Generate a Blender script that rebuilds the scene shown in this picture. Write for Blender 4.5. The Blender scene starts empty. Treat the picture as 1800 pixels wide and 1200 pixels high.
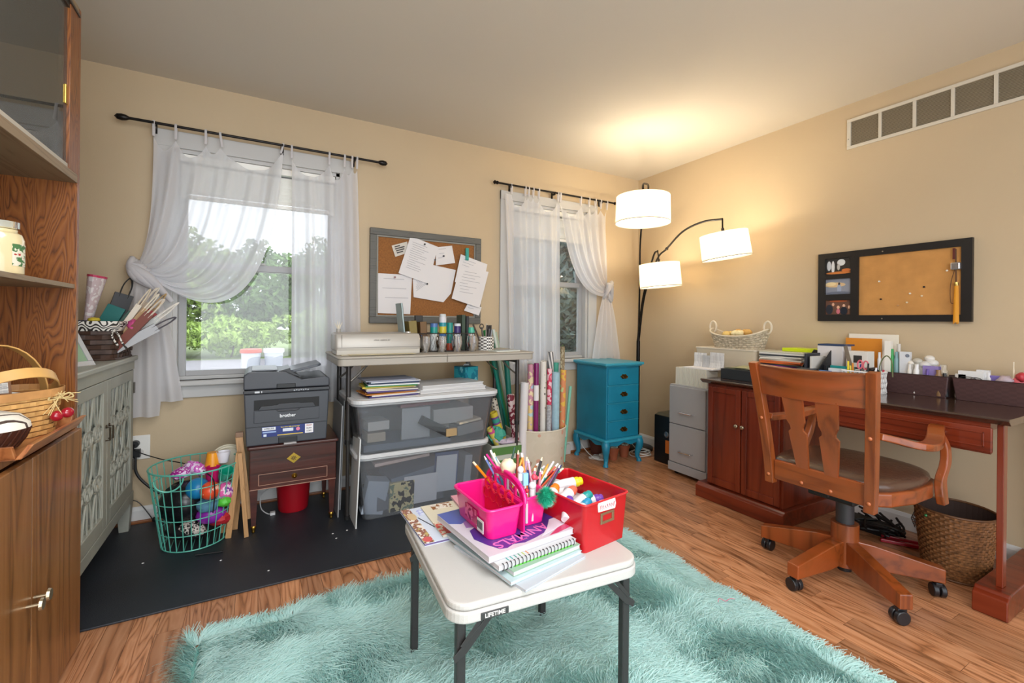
import bpy, math, random
import numpy as np
from mathutils import Vector, Matrix
random.seed(7)
C = bpy.context.scene.collection
PI = math.pi
def srgb(h):
    if isinstance(h, str):
        h = h.lstrip('#'); h = [int(h[i:i+2], 16)/255 for i in (0, 2, 4)]
    return tuple((c/12.92 if c <= .04045 else ((c+.055)/1.055)**2.4) for c in h[:3])
# ------------------------------------------------------------------ camera
CAMZ, YAW, ROLL, FPX, PV = 1.1155, .51022, .010063, 795.15, 563.68
cam = bpy.data.cameras.new('camera'); co = bpy.data.objects.new('camera', cam); C.objects.link(co)
co.matrix_world = Matrix.Translation((0, 0, CAMZ)) @ Matrix.Rotation(-YAW, 4, 'Z') @ Matrix.Rotation(PI/2, 4, 'X') @ Matrix.Rotation(ROLL, 4, 'Z')
cam.sensor_width = 36; cam.lens = FPX/1800*36; cam.shift_y = -(600-PV)/1800; cam.clip_start = .02; cam.clip_end = 300
bpy.context.scene.camera = co
vs = bpy.context.scene.view_settings
vs.view_transform = 'Standard'; vs.look = 'None'; vs.gamma = 1; vs.use_curve_mapping = False
vs.exposure = 0.0
# ------------------------------------------------------------------ sky and added fill lamps
w = bpy.data.worlds.new('sky'); bpy.context.scene.world = w; w.use_nodes = True
nt = w.node_tree; bg = nt.nodes['Background']
bg.inputs[0].default_value = (.86, .93, 1, 1); bg.inputs[1].default_value = 2.6
def area(name, loc, rot, sx, sy, power, col=(1, 1, 1)):
    l = bpy.data.lights.new(name, 'AREA'); l.shape = 'RECTANGLE'; l.size = sx; l.size_y = sy; l.energy = power; l.color = col
    o = bpy.data.objects.new(name, l); C.objects.link(o); o.location = loc; o.rotation_euler = rot
    return o
# added soft fill lamp behind the camera, set in the unseen rear opening
area('rear_fill_light', (.05, -1.12, 1.4), (PI/2, 0, .10), 1.9, 2.0, 52, (.95, .98, 1))
# added overhead fill lamp out of view, brightens the rug and left wall
area('overhead_fill_light', (.35, .30, 2.40), (0, 0, 0), 1.1, 1.1, 34, (.97, .985, 1))
# ------------------------------------------------------------------ pixel rays of the photograph (only used to read real positions)
_ct, _st, _cr, _sr = math.cos(YAW), math.sin(YAW), math.cos(ROLL), math.sin(ROLL)
def _ray(u, v):
    a, b = u-900, v-PV
    r = (a*_cr+b*_sr)/FPX; z = -(-a*_sr+b*_cr)/FPX
    return (_st+r*_ct, _ct-r*_st, z)
def atZ(u, v, z=0):
    d = _ray(u, v); t = (z-CAMZ)/d[2]; return Vector((d[0]*t, d[1]*t, z))
def atY(u, v, y):
    d = _ray(u, v); t = y/d[1]; return Vector((d[0]*t, y, CAMZ+d[2]*t))
def atX(u, v, x):
    d = _ray(u, v); t = x/d[0]; return Vector((x, d[1]*t, CAMZ+d[2]*t))
# ------------------------------------------------------------------ materials
MATS = {}
def nmat(name):
    m = bpy.data.materials.new(name); m.use_nodes = True
    return m, m.node_tree, m.node_tree.nodes['Principled BSDF']
def flat(col, rough=.5, metal=0, spec=.5, bump=0, bscale=60, var=0, vscale=8, sheen=0, emis=None, es=0, coat=0, trans=0, alpha=1, rnd=0):
    key = ('flat', col, rough, metal, spec, bump, bscale, var, vscale, sheen, emis, es, coat, trans, alpha, rnd)
    if key in MATS: return MATS[key]
    m, t, b = nmat('m_%d' % len(MATS)); c = srgb(col)
    b.inputs['Base Color'].default_value = (*c, 1); b.inputs['Roughness'].default_value = rough
    b.inputs['Metallic'].default_value = metal; b.inputs['Specular IOR Level'].default_value = spec
    b.inputs['Sheen Weight'].default_value = sheen; b.inputs['Coat Weight'].default_value = coat
    b.inputs['Transmission Weight'].default_value = trans; b.inputs['Alpha'].default_value = alpha
    if emis: b.inputs['Emission Color'].default_value = (*srgb(emis), 1); b.inputs['Emission Strength'].default_value = es
    if var or rnd:
        tc = t.nodes.new('ShaderNodeTexCoord'); n = t.nodes.new('ShaderNodeTexNoise'); n.inputs['Scale'].default_value = vscale; n.inputs['Detail'].default_value = 4
        t.links.new(tc.outputs['Object'], n.inputs['Vector'])
        mr = t.nodes.new('ShaderNodeMapRange'); mr.inputs['From Min'].default_value = .3; mr.inputs['From Max'].default_value = .7
        mr.inputs['To Min'].default_value = 1-var; mr.inputs['To Max'].default_value = 1+var
        t.links.new(n.outputs['Fac'], mr.inputs['Value'])
        mx = t.nodes.new('ShaderNodeVectorMath'); mx.operation = 'SCALE'; mx.inputs[0].default_value = c
        t.links.new(mr.outputs['Result'], mx.inputs['Scale'])
        if rnd:
            oi = t.nodes.new('ShaderNodeObjectInfo'); r2 = t.nodes.new('ShaderNodeMapRange'); r2.inputs['To Min'].default_value = 1-rnd; r2.inputs['To Max'].default_value = 1+rnd
            t.links.new(oi.outputs['Random'], r2.inputs['Value'])
            mm = t.nodes.new('ShaderNodeMath'); mm.operation = 'MULTIPLY'; t.links.new(mr.outputs['Result'], mm.inputs[0]); t.links.new(r2.outputs['Result'], mm.inputs[1])
            t.links.new(mm.outputs[0], mx.inputs['Scale'])
        t.links.new(mx.outputs['Vector'], b.inputs['Base Color'])
    if bump:
        tc = t.nodes.new('ShaderNodeTexCoord'); n = t.nodes.new('ShaderNodeTexNoise'); n.inputs['Scale'].default_value = bscale; n.inputs['Detail'].default_value = 5
        t.links.new(tc.outputs['Object'], n.inputs['Vector']); bp = t.nodes.new('ShaderNodeBump'); bp.inputs['Strength'].default_value = bump; bp.inputs['Distance'].default_value = .01
        t.links.new(n.outputs['Fac'], bp.inputs['Height']); t.links.new(bp.outputs['Normal'], b.inputs['Normal'])
    MATS[key] = m; return m
def ramp(t, stops):
    r = t.nodes.new('ShaderNodeValToRGB'); e = r.color_ramp.elements
    while len(e) < len(stops): e.new(.5)
    for i, (p, c) in enumerate(stops): e[i].position = p; e[i].color = (*srgb(c), 1)
    return r
def wood(c1, c2, c3=None, axis='y', scale=1.0, rough=.4, coat=0, rings=14, dist=4, rnd=0, bump=.05, stretch=14, key=None):
    k = ('wood', c1, c2, c3, axis, scale, rough, coat, rings, dist, rnd, stretch, key)
    if k in MATS: return MATS[k]
    m, t, b = nmat('m_wood_%d' % len(MATS)); c3 = c3 or c2
    tc = t.nodes.new('ShaderNodeTexCoord'); mp = t.nodes.new('ShaderNodeMapping')
    s = {'x': (1/stretch*6, 6, 6), 'y': (6, 1/stretch*6, 6), 'z': (6, 6, 1/stretch*6)}[axis]
    mp.inputs['Scale'].default_value = [q*scale for q in s]
    t.links.new(tc.outputs['Object'], mp.inputs['Vector'])
    if rnd:
        oi = t.nodes.new('ShaderNodeObjectInfo'); sc = t.nodes.new('ShaderNodeVectorMath'); sc.operation = 'SCALE'; sc.inputs[0].default_value = (37, 53, 71)
        t.links.new(oi.outputs['Random'], sc.inputs['Scale']); t.links.new(sc.outputs['Vector'], mp.inputs['Location'])
    n = t.nodes.new('ShaderNodeTexNoise'); n.inputs['Scale'].default_value = 1.1; n.inputs['Detail'].default_value = 3; n.inputs['Distortion'].default_value = .6
    t.links.new(mp.outputs['Vector'], n.inputs['Vector'])
    mu = t.nodes.new('ShaderNodeMath'); mu.operation = 'MULTIPLY'; mu.inputs[1].default_value = rings; t.links.new(n.outputs['Fac'], mu.inputs[0])
    si = t.nodes.new('ShaderNodeMath'); si.operation = 'PINGPONG'; si.inputs[1].default_value = .5; t.links.new(mu.outputs[0], si.inputs[0])
    f = t.nodes.new('ShaderNodeTexNoise'); f.inputs['Scale'].default_value = 9; f.inputs['Detail'].default_value = 6; f.inputs['Roughness'].default_value = .7
    t.links.new(mp.outputs['Vector'], f.inputs['Vector'])
    ad = t.nodes.new('ShaderNodeMath'); ad.operation = 'MULTIPLY_ADD'; ad.inputs[1].default_value = 1.3; t.links.new(si.outputs[0], ad.inputs[0])
    f2 = t.nodes.new('ShaderNodeMath'); f2.operation = 'MULTIPLY'; f2.inputs[1].default_value = .55; t.links.new(f.outputs['Fac'], f2.inputs[0]); t.links.new(f2.outputs[0], ad.inputs[2])
    r = ramp(t, [(.12, c2), (.45, c1), (.95, c3 if c3 != c2 else c1)]); t.links.new(ad.outputs[0], r.inputs[0])
    out = r.outputs[0]
    if rnd:
        h = t.nodes.new('ShaderNodeHueSaturation'); mr = t.nodes.new('ShaderNodeMapRange'); mr.inputs['To Min'].default_value = 1-rnd; mr.inputs['To Max'].default_value = 1+rnd*.7
        t.links.new(oi.outputs['Random'], mr.inputs['Value']); t.links.new(mr.outputs[0], h.inputs['Value']); t.links.new(out, h.inputs['Color']); out = h.outputs[0]
    t.links.new(out, b.inputs['Base Color']); b.inputs['Roughness'].default_value = rough; b.inputs['Coat Weight'].default_value = coat; b.inputs['Coat Roughness'].default_value = .15
    if bump:
        bp = t.nodes.new('ShaderNodeBump'); bp.inputs['Strength'].default_value = bump; bp.inputs['Distance'].default_value = .01
        t.links.new(ad.outputs[0], bp.inputs['Height']); t.links.new(bp.outputs['Normal'], b.inputs['Normal'])
    MATS[k] = m; return m
def glass(col='#ffffff', rough=.02, alpha=.12, key='g'):
    k = ('glass', col, rough, alpha)
    if k in MATS: return MATS[k]
    m = bpy.data.materials.new('m_glass_%d' % len(MATS)); m.use_nodes = True; t = m.node_tree; t.nodes.clear()
    o = t.nodes.new('ShaderNodeOutputMaterial'); mx = t.nodes.new('ShaderNodeMixShader'); tr = t.nodes.new('ShaderNodeBsdfTransparent'); gs = t.nodes.new('ShaderNodeBsdfGlossy'); df = t.nodes.new('ShaderNodeBsdfDiffuse'); m2 = t.nodes.new('ShaderNodeMixShader')
    gs.inputs['Roughness'].default_value = rough; df.inputs[0].default_value = (*srgb(col), 1)
    fr = t.nodes.new('ShaderNodeFresnel'); fr.inputs[0].default_value = 1.42
    m2.inputs[0].default_value = alpha; t.links.new(tr.outputs[0], m2.inputs[1]); t.links.new(df.outputs[0], m2.inputs[2])
    t.links.new(fr.outputs[0], mx.inputs[0]); t.links.new(m2.outputs[0], mx.inputs[1]); t.links.new(gs.outputs[0], mx.inputs[2]); t.links.new(mx.outputs[0], o.inputs[0])
    MATS[k] = m; return m
def sheer(col='#f4f4f6', dens=.55, key=''):
    k = ('sheer', col, dens)
    if k in MATS: return MATS[k]
    m = bpy.data.materials.new('m_sheer_%d' % len(MATS)); m.use_nodes = True; t = m.node_tree; t.nodes.clear()
    o = t.nodes.new('ShaderNodeOutputMaterial'); mx = t.nodes.new('ShaderNodeMixShader'); m2 = t.nodes.new('ShaderNodeMixShader')
    tr = t.nodes.new('ShaderNodeBsdfTransparent'); df = t.nodes.new('ShaderNodeBsdfDiffuse'); tl = t.nodes.new('ShaderNodeBsdfTranslucent')
    for x in (df, tl): x.inputs[0].default_value = (*srgb(col), 1)
    lw = t.nodes.new('ShaderNodeLayerWeight'); lw.inputs[0].default_value = .35
    mr = t.nodes.new('ShaderNodeMapRange'); mr.inputs['To Min'].default_value = dens; mr.inputs['To Max'].default_value = 1; t.links.new(lw.outputs['Facing'], mr.inputs['Value'])
    m2.inputs[0].default_value = .5; t.links.new(df.outputs[0], m2.inputs[1]); t.links.new(tl.outputs[0], m2.inputs[2])
    t.links.new(mr.outputs[0], mx.inputs[0]); t.links.new(tr.outputs[0], mx.inputs[1]); t.links.new(m2.outputs[0], mx.inputs[2]); t.links.new(mx.outputs[0], o.inputs[0])
    MATS[k] = m; return m
def pattern(kind, c1, c2, c3=None, scale=20, rough=.6, co='Object', off=(0, 0, 0), rot=(0, 0, 0), thr=.3, sc3=None, bump=0):
    """printed two or three colour patterns: dots, stripes, checks, blobs, text lines, weave"""
    k = ('pat', kind, c1, c2, c3, scale, rough, co, off, rot, thr, sc3, bump)
    if k in MATS: return MATS[k]
    m, t, b = nmat('m_pat_%d' % len(MATS)); b.inputs['Roughness'].default_value = rough
    tc = t.nodes.new('ShaderNodeTexCoord'); mp = t.nodes.new('ShaderNodeMapping'); mp.inputs['Location'].default_value = off; mp.inputs['Rotation'].default_value = rot
    if sc3: mp.inputs['Scale'].default_value = sc3
    t.links.new(tc.outputs[co], mp.inputs['Vector']); V = mp.outputs['Vector']
    if kind == 'dots':
        v = t.nodes.new('ShaderNodeTexVoronoi'); v.inputs['Scale'].default_value = scale; v.inputs['Randomness'].default_value = .35; t.links.new(V, v.inputs['Vector'])
        f = v.outputs['Distance']; r = ramp(t, [(0, c2), (thr, c1)] + ([(thr+.02, c1)] if not c3 else [(min(thr+.35, .99), c3)])); r.color_ramp.interpolation = 'CONSTANT'
    elif kind == 'blobs':
        v = t.nodes.new('ShaderNodeTexNoise'); v.inputs['Scale'].default_value = scale; v.inputs['Detail'].default_value = 2.5; t.links.new(V, v.inputs['Vector'])
        f = v.outputs['Fac']; r = ramp(t, [(0, c1), (.52-thr*.2, c2)] + ([(.60, c3)] if c3 else [])); r.color_ramp.interpolation = 'CONSTANT'
    elif kind == 'stripes':
        v = t.nodes.new('ShaderNodeTexWave'); v.inputs['Scale'].default_value = scale; v.inputs['Distortion'].default_value = 0; t.links.new(V, v.inputs['Vector'])
        f = v.outputs['Fac']; r = ramp(t, [(0, c1), (thr, c2)] + ([(.8, c3)] if c3 else [])); r.color_ramp.interpolation = 'CONSTANT'
    elif kind == 'swirl':
        v = t.nodes.new('ShaderNodeTexWave'); v.wave_type = 'RINGS'; v.inputs['Scale'].default_value = scale; v.inputs['Distortion'].default_value = 14; v.inputs['Detail Scale'].default_value = 1.2; v.inputs['Detail'].default_value = 0; t.links.new(V, v.inputs['Vector'])
        f = v.outputs['Fac']; r = ramp(t, [(0, c1), (.5, c2)]); r.color_ramp.interpolation = 'CONSTANT'
    elif kind == 'text':
        br = t.nodes.new('ShaderNodeTexBrick'); br.inputs['Scale'].default_value = scale; br.inputs['Mortar Size'].default_value = .035; br.inputs['Color1'].default_value = (*srgb(c2), 1); br.inputs['Color2'].default_value = (*srgb(c1), 1); br.inputs['Mortar'].default_value = (*srgb(c1), 1)
        br.inputs['Brick Width'].default_value = 1.6; br.inputs['Row Height'].default_value = .16; br.inputs['Bias'].default_value = thr; br.offset = .37; t.links.new(V, br.inputs['Vector'])
        t.links.new(br.outputs['Color'], b.inputs['Base Color']); MATS[k] = m; return m
    elif kind == 'checker':
        v = t.nodes.new('ShaderNodeTexChecker'); v.inputs['Scale'].default_value = scale; v.inputs['Color1'].default_value = (*srgb(c1), 1); v.inputs['Color2'].default_value = (*srgb(c2), 1); t.links.new(V, v.inputs['Vector'])
        t.links.new(v.outputs['Color'], b.inputs['Base Color'])
        if bump:
            bp = t.nodes.new('ShaderNodeBump'); bp.inputs['Strength'].default_value = bump; bp.inputs['Distance'].default_value = .01; t.links.new(v.outputs['Fac'], bp.inputs['Height']); t.links.new(bp.outputs[0], b.inputs['Normal'])
        MATS[k] = m; return m
    t.links.new(f, r.inputs[0]); t.links.new(r.outputs[0], b.inputs['Base Color'])
    if bump:
        bp = t.nodes.new('ShaderNodeBump'); bp.inputs['Strength'].default_value = bump; bp.inputs['Distance'].default_value = .01; t.links.new(f, bp.inputs['Height']); t.links.new(bp.outputs[0], b.inputs['Normal'])
    MATS[k] = m; return m
# ------------------------------------------------------------------ mesh building
def frame_of(d):
    d = Vector(d).normalized(); a = Vector((0, 0, 1)) if abs(d.z) < .95 else Vector((1, 0, 0))
    x = d.cross(a).normalized(); return x, x.cross(d).normalized(), d
class MB:
    def __init__(s): s.v = []; s.f = []; s.mi = []; s.cur = 0; s.M = None
    def add(s, vs, fs):
        o = len(s.v)
        if s.M is not None: vs = [s.M @ Vector(p) for p in vs]
        s.v += [tuple(p) for p in vs]; s.f += [tuple(i+o for i in f) for f in fs]; s.mi += [s.cur]*len(fs); return s
    def box(s, x0, x1, y0, y1, z0, z1):
        vs = [(x, y, z) for z in (z0, z1) for y in (y0, y1) for x in (x0, x1)]
        return s.add(vs, [(0, 2, 3, 1), (4, 5, 7, 6), (0, 1, 5, 4), (2, 6, 7, 3), (0, 4, 6, 2), (1, 3, 7, 5)])
    def bar(s, p, q, w, h=None, up=(0, 0, 1)):
        h = h or w; p = Vector(p); q = Vector(q); d = (q-p).normalized(); up = Vector(up)
        if abs(d.dot(up)) > .98: up = Vector((0, 1, 0))
        x = d.cross(up).normalized(); z = x.cross(d).normalized()
        vs = [e + x*a*w/2 + z*b*h/2 for e in (p, q) for a, b in ((-1, -1), (1, -1), (1, 1), (-1, 1))]
        return s.add(vs, [(0, 1, 2, 3), (7, 6, 5, 4), (0, 4, 5, 1), (1, 5, 6, 2), (2, 6, 7, 3), (3, 7, 4, 0)])
    def cyl(s, p, q, r0, r1=None, n=16, caps=True):
        r1 = r0 if r1 is None else r1; p = Vector(p); q = Vector(q); x, y, d = frame_of(q-p)
        vs = [c + (x*math.cos(a)+y*math.sin(a))*r for c, r in ((p, r0), (q, r1)) for a in [2*PI*i/n for i in range(n)]]
        fs = [(i, (i+1) % n, n+(i+1) % n, n+i) for i in range(n)]
        if caps: fs += [tuple(range(n-1, -1, -1)), tuple(range(n, 2*n))]
        return s.add(vs, fs)
    def tube(s, pts, r, n=8, closed=False, caps=True):
        pts = [Vector(p) for p in pts]; m = len(pts); rs = r if isinstance(r, (list, tuple)) else [r]*m
        vs = []; prev = None
        for i, p in enumerate(pts):
            if closed: d = pts[(i+1) % m]-pts[i-1]
            else: d = pts[min(i+1, m-1)]-pts[max(i-1, 0)]
            if d.length < 1e-9: d = Vector((0, 0, 1))
            d.normalize()
            if prev is None: x, y, _ = frame_of(d)
            else:
                x = (prev - d*prev.dot(d)); x = x.normalized() if x.length > 1e-6 else frame_of(d)[0]; y = x.cross(d)
            prev = x
            vs += [p + (x*math.cos(a)+y*math.sin(a))*rs[i] for a in [2*PI*k/n for k in range(n)]]
        fs = []
        for i in range(m if closed else m-1):
            j = (i+1) % m
            for k in range(n): fs.append((i*n+k, j*n+k, j*n+(k+1) % n, i*n+(k+1) % n))
        if not closed and caps: fs += [tuple(range(n)), tuple(range(m*n-1, (m-1)*n-1, -1))]
        return s.add(vs, fs)
    def ribbon(s, pts, w, th, side):
        """flat band along pts; side = width direction (vector or list)"""
        pts = [Vector(p) for p in pts]; m = len(pts); vs = []
        for i, p in enumerate(pts):
            d = (pts[min(i+1, m-1)]-pts[max(i-1, 0)]).normalized(); sd = Vector(side[i] if isinstance(side, list) else side).normalized()
            up = sd.cross(d).normalized(); ww = w[i] if isinstance(w, list) else w; tt = th[i] if isinstance(th, list) else th
            vs += [p+sd*a*ww/2+up*b*tt/2 for a, b in ((-1, -1), (1, -1), (1, 1), (-1, 1))]
        fs = [(i*4+k, i*4+4+k, i*4+4+(k+1) % 4, i*4+(k+1) % 4) for i in range(m-1) for k in range(4)]
        fs += [(0, 1, 2, 3), tuple(4*(m-1)+k for k in (3, 2, 1, 0))]
        return s.add(vs, fs)
    def lathe(s, c, prof, n=20, axis=(0, 0, 1), sq=1):
        c = Vector(c); x, y, d = frame_of(axis); m = len(prof)
        vs = [c + d*z + (x*math.cos(a)+y*math.sin(a)*sq)*r for r, z in prof for a in [2*PI*i/n for i in range(n)]]
        fs = [(i*n+k, i*n+(k+1) % n, (i+1)*n+(k+1) % n, (i+1)*n+k) for i in range(m-1) for k in range(n)]
        if prof[0][0] > 1e-5: fs.append(tuple(range(n-1, -1, -1)))
        if prof[-1][0] > 1e-5: fs.append(tuple(range((m-1)*n, m*n)))
        return s.add(vs, fs)
    def ball(s, c, r, n=12, sx=1, sy=1, sz=1, m=None, jit=0):
        m = m or max(6, n*2//3); c = Vector(c); vs = []; fs = []
        for i in range(m+1):
            th = PI*i/m
            for k in range(n):
                q = 1+(random.uniform(-jit, jit) if jit else 0)
                ph = 2*PI*k/n; vs.append(c+Vector((r*sx*math.sin(th)*math.cos(ph), r*sy*math.sin(th)*math.sin(ph), r*sz*math.cos(th)))*q if 0 < i < m else c+Vector((0, 0, r*sz*math.cos(th))))
        for i in range(m):
            for k in range(n): fs.append((i*n+k, (i+1)*n+k, (i+1)*n+(k+1) % n, i*n+(k+1) % n))
        return s.add(vs, fs)
    def prism(s, poly, a0, a1, plane='xy'):
        n = len(poly)
        def P(p, a): return {'xy': (p[0], p[1], a), 'xz': (p[0], a, p[1]), 'yz': (a, p[0], p[1])}[plane]
        vs = [P(p, a) for a in (a0, a1) for p in poly]
        return s.add(vs, [tuple(range(n-1, -1, -1)), tuple(range(n, 2*n))] + [(i, (i+1) % n, n+(i+1) % n, n+i) for i in range(n)])
    def grid(s, fn, nu, nv, wrap=False):
        vs = [fn(i/nu, j/nv) for j in range(nv+1) for i in range(nu+1)]
        return s.add(vs, [(j*(nu+1)+i, j*(nu+1)+i+1, (j+1)*(nu+1)+i+1, (j+1)*(nu+1)+i) for j in range(nv) for i in range(nu)])
    def quad(s, a, b, c, d): return s.add([a, b, c, d], [(0, 1, 2, 3)])
    def rrect(s, x0, x1, y0, y1, z0, z1, r=.02, k=5):
        return s.prism(rr(x0, x1, y0, y1, r, k), z0, z1)
    def shell(s, x0, x1, y0, y1, z0, z1, t=.004, taper=0, r=.015, k=4):
        """open tray: tapered walls with thickness"""
        o0 = rr(x0+taper, x1-taper, y0+taper, y1-taper, r, k); o1 = rr(x0, x1, y0, y1, r, k)
        i1 = rr(x0+t, x1-t, y0+t, y1-t, max(r-t, .001), k); i0 = rr(x0+taper+t, x1-taper-t, y0+taper+t, y1-taper-t, max(r-t, .001), k)
        n = len(o0); vs = [(*p, z0) for p in o0]+[(*p, z1) for p in o1]+[(*p, z1) for p in i1]+[(*p, z0+t) for p in i0]
        fs = [tuple(range(n-1, -1, -1))]
        for L in range(3): fs += [(L*n+i, L*n+(i+1) % n, (L+1)*n+(i+1) % n, (L+1)*n+i) for i in range(n)]
        fs.append(tuple(range(3*n, 4*n)))
        return s.add(vs, fs)
    def build(s, name, mat, parent=None, smooth=False, bevel=0, inv=None, label=None, seg=2, solid=0, sub=0, kind=None):
        me = bpy.data.meshes.new(name); me.from_pydata(s.v, [], s.f)
        for m in (mat if isinstance(mat, list) else [mat]): me.materials.append(m)
        if any(s.mi): me.polygons.foreach_set('material_index', s.mi)
        if smooth: me.polygons.foreach_set('use_smooth', [True]*len(s.f))
        me.update(); o = bpy.data.objects.new(name, me); C.objects.link(o)
        if parent is not None: o.parent = parent
        if inv is not None: o.matrix_parent_inverse = inv
        if solid: md = o.modifiers.new('s', 'SOLIDIFY'); md.thickness = solid; md.offset = 0
        if sub: md = o.modifiers.new('u', 'SUBSURF'); md.levels = sub; md.render_levels = sub
        if bevel: md = o.modifiers.new('b', 'BEVEL'); md.width = bevel; md.segments = seg; md.limit_method = 'ANGLE'; md.angle_limit = .6; md.harden_normals = False
        if smooth == 'auto' or (bevel and smooth is False): pass
        if label: o['label'] = label
        if kind: o['kind'] = kind
        return o
def rr(x0, x1, y0, y1, r, k=5):
    r = min(r, (x1-x0)/2-1e-5, (y1-y0)/2-1e-5); pts = []
    for cx, cy, a0 in ((x1-r, y1-r, 0), (x0+r, y1-r, PI/2), (x0+r, y0+r, PI), (x1-r, y0+r, 1.5*PI)):
        pts += [(cx+r*math.cos(a0+PI/2*i/k), cy+r*math.sin(a0+PI/2*i/k)) for i in range(k+1)]
    return pts
def tag(o, label=None, cat=None, group=None, kind=None):
    if label: o['label'] = label
    if cat: o['category'] = cat
    if group: o['group'] = group
    if kind: o['kind'] = kind
    return o
def smoothed(o, ang=.6):
    me = o.data; me.polygons.foreach_set('use_smooth', [True]*len(me.polygons))
    try: me.set_sharp_from_angle(angle=ang)
    except Exception: pass
    return o
class Thing:
    """an Empty at the thing's base; parts are built in the thing's own coordinates (or in world ones with world=True)"""
    def __init__(s, name, label=None, cat=None, loc=(0, 0, 0), rz=0, group=None, world=False, rot=None, kind=None):
        s.e = bpy.data.objects.new(name, None); C.objects.link(s.e); s.e.empty_display_size = .05
        s.e.location = loc; s.e.rotation_euler = rot or (0, 0, rz); tag(s.e, label, cat, group, kind)
        s.inv = Matrix.Translation(-Vector(loc)) if world else None
    def part(s, name, mb, mat, smooth=False, bevel=0, label=None, parent=None, **k):
        o = mb.build(name, mat, parent or s.e, False, bevel, None if parent is not None else s.inv, label, **k)
        if smooth: smoothed(o, smooth if isinstance(smooth, float) else .6)
        return o
def single(name, mb, mat, label, cat, loc=(0, 0, 0), rz=0, smooth=False, bevel=0, group=None, rot=None, kind=None, **k):
    o = mb.build(name, mat, None, False, bevel, **k); o.location = loc; o.rotation_euler = rot or (0, 0, rz)
    if smooth: smoothed(o, smooth if isinstance(smooth, float) else .6)
    return tag(o, label, cat, group, kind)
def struct(name, mb, mat, smooth=False, bevel=0, parent=None, **k):
    o = mb.build(name, mat, parent, False, bevel, **k)
    if parent is None: o['kind'] = 'structure'
    if smooth: smoothed(o)
    return o
def text(name, s, size, mat, M, parent=None, inv=None, depth=.0006, align='CENTER', bold=0, shear=0):
    """real lettering as a thin mesh; M places it (x right, y up, z out)"""
    cu = bpy.data.curves.new('t', 'FONT'); cu.body = s; cu.size = size; cu.align_x = align; cu.align_y = 'CENTER'; cu.extrude = depth; cu.offset = bold; cu.shear = shear; cu.resolution_u = 3
    t = bpy.data.objects.new('t', cu); C.objects.link(t); bpy.context.view_layer.update()
    me = bpy.data.meshes.new_from_object(t.evaluated_get(bpy.context.evaluated_depsgraph_get())); bpy.data.objects.remove(t)
    me.transform(M); me.materials.clear(); me.materials.append(mat)
    o = bpy.data.objects.new(name, me); C.objects.link(o)
    if parent is not None: o.parent = parent
    if inv is not None: o.matrix_parent_inverse = inv
    return o
def basis(o, x, y):
    x = Vector(x).normalized(); y = Vector(y); z = x.cross(y).normalized(); y = z.cross(x)
    return Matrix(((x.x, y.x, z.x, o[0]), (x.y, y.y, z.y, o[1]), (x.z, y.z, z.z, o[2]), (0, 0, 0, 1)))
def bez(p0, p1, p2, p3, t):
    p0, p1, p2, p3 = map(Vector, (p0, p1, p2, p3)); u = 1-t
    return p0*u**3+p1*3*u*u*t+p2*3*u*t*t+p3*t**3
def dup(root, loc=None, rot=None, label=None, group=None, parent=None):
    r = root.copy(); C.objects.link(r)
    if parent is not None: r.parent = parent
    if loc is not None: r.location = loc
    if rot is not None: r.rotation_euler = rot
    if label: r['label'] = label
    if group: r['group'] = group
    for ch in list(root.children): dup(ch, parent=r)
    return r
def spline(pts, n=8):
    """Catmull-Rom through pts"""
    P = [Vector(p) for p in pts]; P = [P[0]*2-P[1]]+P+[P[-1]*2-P[-2]]; out = []
    for i in range(1, len(P)-2):
        for k in range(n):
            t = k/n; a, b, c, d = P[i-1:i+3]
            out.append(.5*((2*b)+(c-a)*t+(2*a-5*b+4*c-d)*t*t+(3*b-a-3*c+d)*t**3))
    return out+[P[-2]]
# ================================================================== ROOM SHELL
D, R, L, H, F0 = 3.125, 3.093, -1.02, 2.44, -1.2
wallm = flat('#c2ae90', .85, var=.03, vscale=2, bump=.06, bscale=220)
ceilm = flat('#cdc5b8', .9, bump=.05, bscale=200)
trimm = flat('#d9d8d6', .45)
M = MB(); M.box(L, R, F0, D, H, H+.1); struct('ceiling', M, ceilm)
W1 = (-.42, .45, .76, 2.06); W2 = (1.72, 2.50, .80, 2.06)   # openings x0,x1,z0,z1
M = MB(); T = .14
xs = [L-.1, W1[0], W1[1], W2[0], W2[1], R+.1]
for i in (0, 2, 4): M.box(xs[i], xs[i+1], D, D+T, 0, H)
for w_ in (W1, W2): M.box(w_[0], w_[1], D, D+T, 0, w_[2]); M.box(w_[0], w_[1], D, D+T, w_[3], H)
struct('wall_back', M, wallm)
M = MB(); M.box(R, R+.12, F0, D+T, 0, H); struct('wall_right', M, wallm)
M = MB(); M.box(L-.12, L, F0, D+T, 0, H); struct('wall_left', M, wallm)
M = MB(); M.box(L, R, F0-.1, F0, 2.3, H); M.box(L, -.8, F0-.1, F0, 0, 2.3); M.box(2.7, R, F0-.1, F0, 0, 2.3)
struct('wall_front', M, wallm)
def baseboard(name, mb):
    return struct(name, mb, trimm, bevel=.004)
prof = [(0, 0), (.014, 0), (.014, .07), (.006, .09), (0, .09)]
M = MB(); M.prism([(D-a, z) for a, z in prof], L, R, 'yz'); baseboard('baseboard_back', M)
M = MB(); M.prism([(R-a, z) for a, z in prof], F0, D-.014, 'xz'); baseboard('baseboard_right', M)
shoe = wood('#8a5530', '#5b3319', axis='x')
M = MB(); M.box(L, R-.02, D-.03, D-.014, 0.001, .02); struct('trim_1', M, shoe, bevel=.005)
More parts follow.
